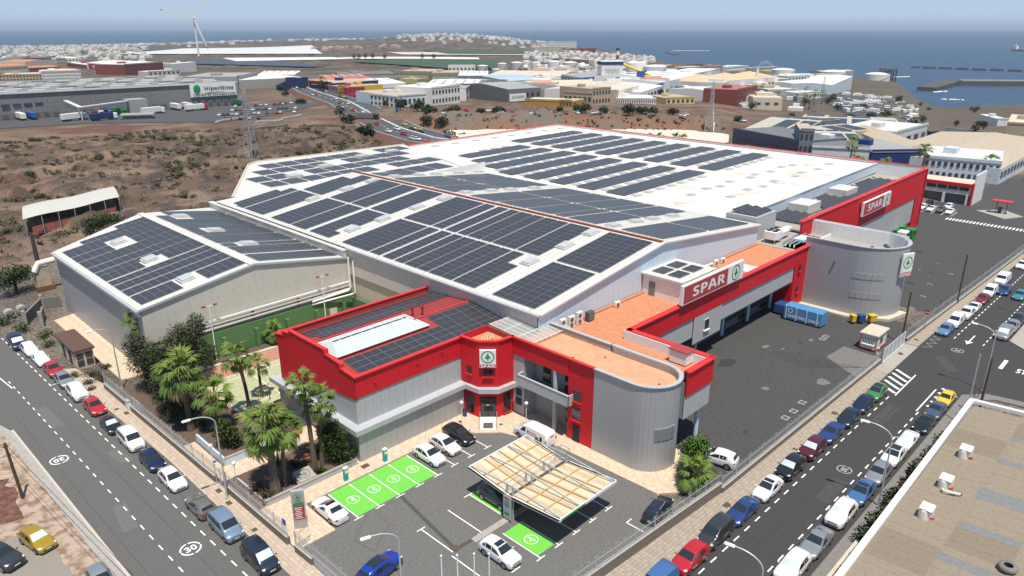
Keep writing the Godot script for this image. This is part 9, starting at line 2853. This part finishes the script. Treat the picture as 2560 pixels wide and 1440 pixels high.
	for q in [[30.5,141.6,"concrete pipe ring nearest the grey hall"],[28.6,141.0,"middle concrete pipe ring in the scrap yard"],[26.6,140.4,"leftmost concrete pipe ring in the scrap yard"]]:
		var t:=thing_w("pipe_ring",q[2],"pipe",V(q[0] - 7,0,q[1] - 4),"concrete pipe rings")
		m=mb()
		for e in [[.75,1],[.6,-1]]: m.tube([V(q[0] - 7,.75,q[1] - 5),V(q[0] - 7,.75,q[1] - 3.6)],e[0],14,false)
		part("ring",m,"concrete",t)
		m=mb();ring_shape(V(q[0] - 7,.75,q[1] - 5),Vector3(1,0,0),Vector3.UP,.6,.75,.01,m,16);part("rim",m,"concrete",t)
	for q in [[22.5,131,26.5,137.5],[26.5,137.5,29,136.5],[24.2,128.8,25.6,133]]:
		var t:=thing_w("broken_wall","broken grey block wall by the far end of the left hall","wall",V(q[0],0,q[1]),"broken walls by the left hall")
		m=mb();m.bar(V(q[0],.9,q[1]),V(q[2],.9,q[3]),.3,2.0);part("blocks",m,"concrete_dark",t)
		m=mb();m.box(V(q[0],1.2,q[1]),Vector3(.5,2.6,.5));part("pier",m,"concrete",t)

func right_side() -> void:
	var m: MB
	var t:=thing_w("corrugated_building","low building with wide beige corrugated roof, bottom right","building",V(40,0,13))
	m=mb();m.prism(P2([30,13.1,85.6,13.6,89.5,-14,30,-14]),-.5,6.0,false);part("wall",m,"white_wall",t)
	m=mb();m.bar(V(30,6.25,13.1),V(86.4,6.25,13.7),.5,.35);part("gutter_edge",m,"white_wall",t)
	m=mb();m.bar(V(86.4,6.25,13.9),V(90.3,6.35,-14),.5,.35);part("end_edge",m,"white_wall",t)
	var sh:=mb();sh.o=Vector3.ZERO
	var gr:=[]
	for i in 13:
		for j in 2: gr.append(Vector3(i/12.0*1.1,.055*(1.0 if i % 4 in [1,2] else 0.0),(j - .5)*4.5))
	sh.smooth_grid(gr,13,2)
	var ms:=sh.mesh()
	for r in 6:
		for i in 50:
			var a:=31.0+i*1.09+r*.55
			var gs:=r == 1 and (absf(a - 55.4) < .6 or absf(a - 61.2) < .6 or absf(a - 67.0) < .6 or absf(a - 74.1) < .6 or absf(a - 79.7) < .6)
			var o:=part("roof_sheet",ms,"fibre_grey" if gs else ("fibre_roof_b" if (i/4*3+r*7) % 5 == 0 else "fibre_roof"),t)
			o.position=V(a,6.28+r*.25+(i % 2)*.006,10.9 - r*4.4) - org
			o.rotation=Vector3(-.058,0,0)
	for i in 3:
		var a: float=[60.5,66.3,73.0][i];var b: float=[11.0,11.1,11.2][i]
		var v:=thing_w("roof_vent",["nearest pale roof vent hood on the beige roof","middle pale roof vent hood, rust-stained, on the beige roof","farthest pale roof vent hood on the beige roof"][i],"roof vent",V(a,6.3,b),"vents on the beige roof")
		m=mb();m.lathe(V(a,6.2,b),[[.42,0],[.42,.85],[.34,1.0],[.01,1.02]],14);part("cowl",m,"ac_white",v)
		m=mb();m.box(V(a+.45,6.85,b - .2),Vector3(.6,.85,.8));part("housing",m,"ac_white",v)
		m=mb();m.box(V(a+.2,7.32,b - .1),Vector3(1.1,.06,1.0),Basis(Vector3(0,0,1),.12));part("lid",m,"white_wall",v)
		m=mb();m.box(V(a+.2,6.4,b - .6),Vector3(.3,.18,.3));part("motor",m,"sign_red",v)
	var pp:=thing_w("bent_pipe","bent white pipe lying on the beige roof","pipe",V(65.4,6.6,10.5))
	m=mb();m.tube([V(65.6,6.6,11.0),V(65.3,6.65,10.8),V(65.35,6.65,10.5),V(65.7,6.65,9.6)],.1,8);part("pipe",m,"ac_white",pp)
	m=mb();m.tube([V(65.7,6.65,9.6),V(65.74,6.65,9.5)],.12,8);part("mouth",m,"iron",pp)
	var ty:=thing_w("old_tyre","old grey tyre lying on the beige roof, bottom right","tyre",V(57.5,6.75,4.4))
	m=mb();m.lathe(V(57.5,6.8,4.4),[[.32,0],[.6,.02],[.68,.2],[.6,.4],[.32,.4]],18);part("tread",m,"concrete_dark",ty)
	m=mb();m.lathe(V(57.5,6.8,4.4),[[.31,0],[.31,.4]],18);part("inner_wall",m,"rubber",ty)
	org=Vector3.ZERO
	strip_sheet("hedge_bed",P2([30,16.0,100,15.9,97,13.9,30,13.3]),flat_y,.06,"soil",400)
	for i in 15:
		shrub(45.0+i*2.75,14.85 - .1*(i % 3),.05,1.55 if i > 5 else 1.1,(2.0 if i > 5 else 1.2)+.25*(i % 3),"needle","dark hedge bush between the pavement and the beige roof","hedge bushes beside the beige roof",2200,"hedge_bush")
	var lw:=thing_w("low_wall","low cream wall along the hedge, in two lengths","wall",V(47,0,16))
	m=mb();m.bar(V(40,.3,15.85),V(61.5,.3,15.85),.3,.8);part("wall",m,"cream_plinth",lw)
	m=mb();m.bar(V(69.6,.3,15.7),V(71.4,.3,15.7),.3,.8);part("wall_stub",m,"cream_plinth",lw)
	var wf:=thing_w("mesh_fence","thin black mesh fence on posts beyond the beige roof","fence",V(84,0,15.4))
	for i in 8:
		m=mb();m.bar(V(82+i*2.8,0,15.5),V(82+i*2.8,2.4,15.5),.07,.07);part("post",m,"iron",wf)
		if i < 7:
			m=mb()
			for j in 3: m.bar(V(82+i*2.8,.5+j*.85,15.5),V(84.8+i*2.8,.5+j*.85,15.5),.02,.02)
			part("wire",m,"iron",wf)
	var sk:=thing_w("rubble_skip","blue skip of brown rubble behind the beige roof corner","skip",V(95,0,6))
	m=mb();m.prism(P2([91.5,12.2,92.6,12.8,100.5,3.0,99,2.0]),0,1.1,false);part("tray",m,"f_blue",sk)
	m=mb();m.prism(P2([91.6,12.1,92.5,12.7,100.3,3.0,99.1,2.2]),0,.95);part("rubble",m,"soil",sk)
	for q in [[99.5,8.8,.9],[101.2,6.4,.7]]:
		var bg:=thing_w("rubble_sack","white builder's sack beside the blue skip","sack",V(q[0],.1,q[1]),"sacks beside the skip")
		m=mb();m.ball(V(q[0],.5,q[1]),Vector3(q[2]*1.3,.7,q[2]),6,9)
		for i in m.v.size(): m.v[i]+= Vector3(sin(i*3.7),cos(i*5.1),sin(i*2.9))*.09
		part("sack",m,"white",bg)
		m=mb();m.ball(V(q[0]+.2,1.1,q[1]),Vector3(.25,.2,.2),4,6);part("neck",m,"white",bg)
	pole("utility_pole",95.8,14.2,0,8.0,.17,"wood_pole","dark wooden pole beside the blue skip","utility pole",Vector3(.3,0,0))
	var an:=thing_w("annexe","low red and white annexe with glazed upper floor beyond the red leg","building",V(243,-4.3,57))
	var y:=-4.25
	m=mb();m.prism(P2([243,50.8,254,50.8,254,78,243,78]),y+2.9,y+5.4,false,true);part("upper_floor",m,"white_wall",an)
	m=mb();m.prism(P2([244.6,52,254,52,254,78,244.6,78]),y - 1,y+2.9,false);part("ground_floor",m,"grey_dark",an)
	m=mb();m.box(V(248.6,y+5.5,64.4),Vector3(11.6,.3,27.4));part("roof",m,"f_cream",an)
	m=mb();m.box(V(242.85,y+5.75,64.4),Vector3(.4,1.0,27.6));part("red_fascia",m,"red",an)
	for i in 9:
		m=mb();m.box(V(242.9,y+4.6,52.6+i*2.9),Vector3(.2,1.0,2.5));part("window",m,"window_dark",an)
	for i in 5:
		m=mb();m.box(V(243.3,y+1.4,51.4+i*6.2),Vector3(.7,3.0,.7));part("pier",m,"white_wall",an)
	m=mb();m.box(V(243.2,y+3.2,50.4),Vector3(1.2,6.6,.5));part("red_pier",m,"red",an)
	m=mb();m.box(V(249,y+4.4,50.2),Vector3(11,9.0,.4));part("white_wing_wall",m,"white_wall",an)
	var fi:=thing_w("fuel_island","small fuel pump island with red canopy on pale slab","fuel pump",V(238,y,41.5))
	m=mb();m.prism(P2([237.2,47.4,231.4,39.2,237.8,36.0,243.6,42.0]),y - .3,y+.16);part("slab",m,"concrete",fi)
	m=mb();m.cbox(V(238,y+3.6,41.5),Vector3(2.6,.3,4.8),.05);part("canopy",m,"red_trim",fi)
	for x in [-1.2,1.2]:
		m=mb();m.bar(V(238,y,41.5+x),V(238,y+3.6,41.5+x),.18,.18);part("post",m,"iron",fi)
	m=mb();m.cbox(V(238.2,y+1.0,41.8),Vector3(.8,1.7,1.0),.05);part("pump",m,"iron",fi)
	m=mb();m.cbox(V(237.6,y+.8,40.9),Vector3(.7,1.3,.7),.05);part("pump",m,"ac_white",fi)
	lorry(411,88,ground_h(411,88)+.1,-40,"white","f_white","long white trailer parked on dark ground at the right",15,3.0,"",true)
	lorry(412,76,ground_h(412,76)+.1,-40,"white","f_white","shorter white trailer just right of the long one",9,3.0,"",true)
	lorry(411,106,ground_h(411,106)+.1,-40,"black","f_navy","dark blue container left of the white trailers",8,3.2,"",true)
	patch_sheet("dark_yard",[330,60,480,60,480,112,380,118],.15,"asphalt_far",20)
	for p in [[222,82,7],[230,76,6],[244,92,8],[262,74,8],[271,56,7],[283,44,7],[296,28,7],[214,92,5],[210,104,4]]:
		palm(p[0]+16,p[1],p[2],3.0,"palm lining the street beyond the white warehouse",20,ground_h(p[0]+16,p[1]),Vector2.ZERO,.3,"palms beyond the white warehouse")
	for az in [10.7,11.3,12.6,13.1]:
		var p:=at_az(az,258.0)
		palm(p.x,-p.z,8.6,2.8,"palm just behind the far red parapet",18,p.y,Vector2.ZERO,.3,"palms behind the red parapet")
	patch_sheet("side_road",[270,20,330,-10,350,10,300,60,262,62],.2,"asphalt_far",20)
	org=Vector3.ZERO
	var sw:=mb();sw.bar(V(505,ground_h(505,126)+1,126),V(462,ground_h(462,87)+1,87),.5,3.4)
	whole("boundary_wall",sw,"f_lwhite","long white boundary wall below the coastal slope","wall")

func coast() -> void:
	var m: MB
	var g:=RandomNumberGenerator.new()
	g.seed=8
	org=Vector3.ZERO
	m=mb();m.bar(V(1240,SEA+1,345),V(1420,SEA+3,355),26,9);m.bar(V(1400,SEA+3,352),V(1545,SEA+3,180),40,9);struct("breakwater",m,"rock_far")
	m=mb();m.bar(V(1394,SEA+8.2,340),V(1525,SEA+8.2,185),14,1.5);struct("quay",m,"f_grey")
	m=mb();m.box(V(1640,SEA+1,1010),Vector3(120,5,30));m.box(V(2350,SEA+.5,1500),Vector3(240,5,22),Basis(Vector3.UP,.7));struct("shore_rocks",m,"rock_far")
	var p:=at_az(26.4,1470)
	var s:=thing_w("concrete_skeleton","dark open concrete skeleton on the shore","building",p)
	for k in 5:
		m=mb();m.box(p+Vector3(0,k*4.6+2,0),Vector3(30,.9,18),Basis(Vector3.UP,.8));part("floor_slab",m,"rock_far",s)
	for k in 8:
		m=mb();m.box(p+Vector3(0,10,0)+Basis(Vector3.UP,.8)*Vector3((k % 4 - 1.5)*9,0,(k/4 - .5)*15),Vector3(1.4,22,1.4));part("column",m,"rock_far",s)
	for i in 15:
		var f:=i/14.0
		var c:=V(lerpf(1935,1925,f),SEA+.7,lerpf(570,330,f) - (i % 2)*8)
		var t:=thing_w("fish_cage","floating fish cage ring off the breakwater","fish cage",c,"fish cages")
		m=mb();m.lathe(c,[[9.0,-.6],[10.2,.5],[9.0,1.2],[8.0,.5],[9.0,-.6]],14);part("ring",m,"rock_far",t)
		m=mb();m.lathe(c,[[8.5,1.2],[8.6,2.6],[8.5,1.2]],14);part("rail",m,"iron",t)
	var sp:=V(3576,SEA,690)
	var sh:=thing("ship","red-hulled white supply ship on the sea at the right edge","ship",sp,.95)
	org=Vector3.ZERO
	m=mb();m.prism(P2([-34,-7,24,-7,36,0,24,7,-34,7]),-1,7);part("hull",m,"f_redroof",sh)
	m=mb();m.cbox(Vector3(14,13,0),Vector3(18,14,12),.5);part("bridge",m,"f_white",sh)
	m=mb();m.bar(Vector3(14,18,0),Vector3(14,33,0),1.2,1.2);part("mast",m,"f_white",sh)
	m=mb();m.cbox(Vector3(-14,9,0),Vector3(24,3,11),.3);part("deck_gear",m,"f_tan",sh)
	for q in [[2720,1650,150,10,.85],[1672,1052,60,7,.85],[1235,325,34,5,.3],[1110,275,24,4,1.2],[1560,480,40,5,.4]]:
		m=mb()
		for k in 14:
			var f:=(k+.5)/14.0 - .5
			m.ball(V(q[0]+cos(q[4])*q[2]*f,SEA+.2,q[1] - sin(q[4])*q[2]*f+g.randf_range(-2,2)),Vector3(q[2]/14.0*g.randf_range(.6,1.4),1.0,q[3]*g.randf_range(.2,.6)),4,8)
		struct("surf",m,"foam")
	for i in 110:
		var az:=g.randf_range(23.3,28.6);var d:=g.randf_range(560,860)
		var c:=at_az(az,d)
		if i % 4 == 0:
			var t:=thing("camper","white camper in the crowded lot on the coastal shelf","camper",c,g.randf()*3,"campers in the coastal lot")
			org=Vector3.ZERO
			m=mb();m.cbox(Vector3(0,1.7,0),Vector3(6.5,2.6,2.4),.2);part("body",m,"f_white",t)
			m=mb();m.cbox(Vector3(3.6,1.0,0),Vector3(1.6,1.5,2.1),.2);part("cab",m,"f_white",t)
		else:
			far_car(c.x,-c.z,g.randf()*180,["car_white","car_white","car_silver"][i % 3],"%s car in the crowded lot on the coastal shelf" % ["white","white","silver"][i % 3],"cars in the coastal lot")
	patch_sheet("coastal_lot",[505,185,560,160,830,250,770,320,620,245],.1,"asphalt_far",30)
	for i in 40:
		var c:=at_az(g.randf_range(16,33),g.randf_range(430,950))
		far_tree(c.x,-c.z,g.randf_range(1.6,3.2),g.randf_range(2.5,7.0),"leaf_far" if i % 3 else "leaf_grey","dark scrubby tree on the coastal slope","trees on the coastal slope","slope_tree")

func _ready() -> void:
	var cam:=Camera3D.new()
	cam.name="camera"
	add_child(cam)
	cam.position=Vector3(0,EYE_H,0)
	cam.rotation_degrees=Vector3(-19.72,-FWD,0)
	cam.fov=43.19
	cam.near=.5
	cam.far=60000.0
	cam.current=true
	var we:=WorldEnvironment.new()
	we.name="environment"
	var e:=Environment.new()
	e.background_mode=Environment.BG_SKY
	var sk:=ProceduralSkyMaterial.new()
	sk.sky_horizon_color=Color(.70,.78,.86)
	sk.sky_top_color=Color(.42,.54,.69)
	sk.sky_curve=.12
	sk.ground_horizon_color=Color(.55,.60,.64)
	sk.ground_bottom_color=Color(.25,.25,.25)
	sk.sun_angle_max=1.0
	var sky:=Sky.new()
	sky.sky_material=sk
	e.sky=sky
	e.tonemap_mode=Environment.TONE_MAPPER_LINEAR
	e.tonemap_exposure=1.2
	e.sdfgi_enabled=true
	e.ssao_enabled=true
	e.ssil_enabled=true
	e.volumetric_fog_enabled=true
	e.volumetric_fog_density=0.0
	e.fog_enabled=true
	e.fog_density=0.00006
	e.fog_light_color=Color(.70,.77,.84)
	we.environment=e
	add_child(we)
	var sun:=DirectionalLight3D.new()
	sun.name="sun"
	sun.light_energy=1.45
	sun.light_color=Color(1,.965,.91)
	sun.light_angular_distance=.5
	sun.shadow_enabled=true
	add_child(sun)
	sun.look_at_from_position(Vector3.ZERO,V(.18,-1.0,.31),Vector3.UP)
	rng.seed=1
	materials()
	plant_materials()
	car_paints()
	terrain()
	sea()
	streets()
	front_building()
	halls()
	site_things()
	parked_cars()
	far_scene()
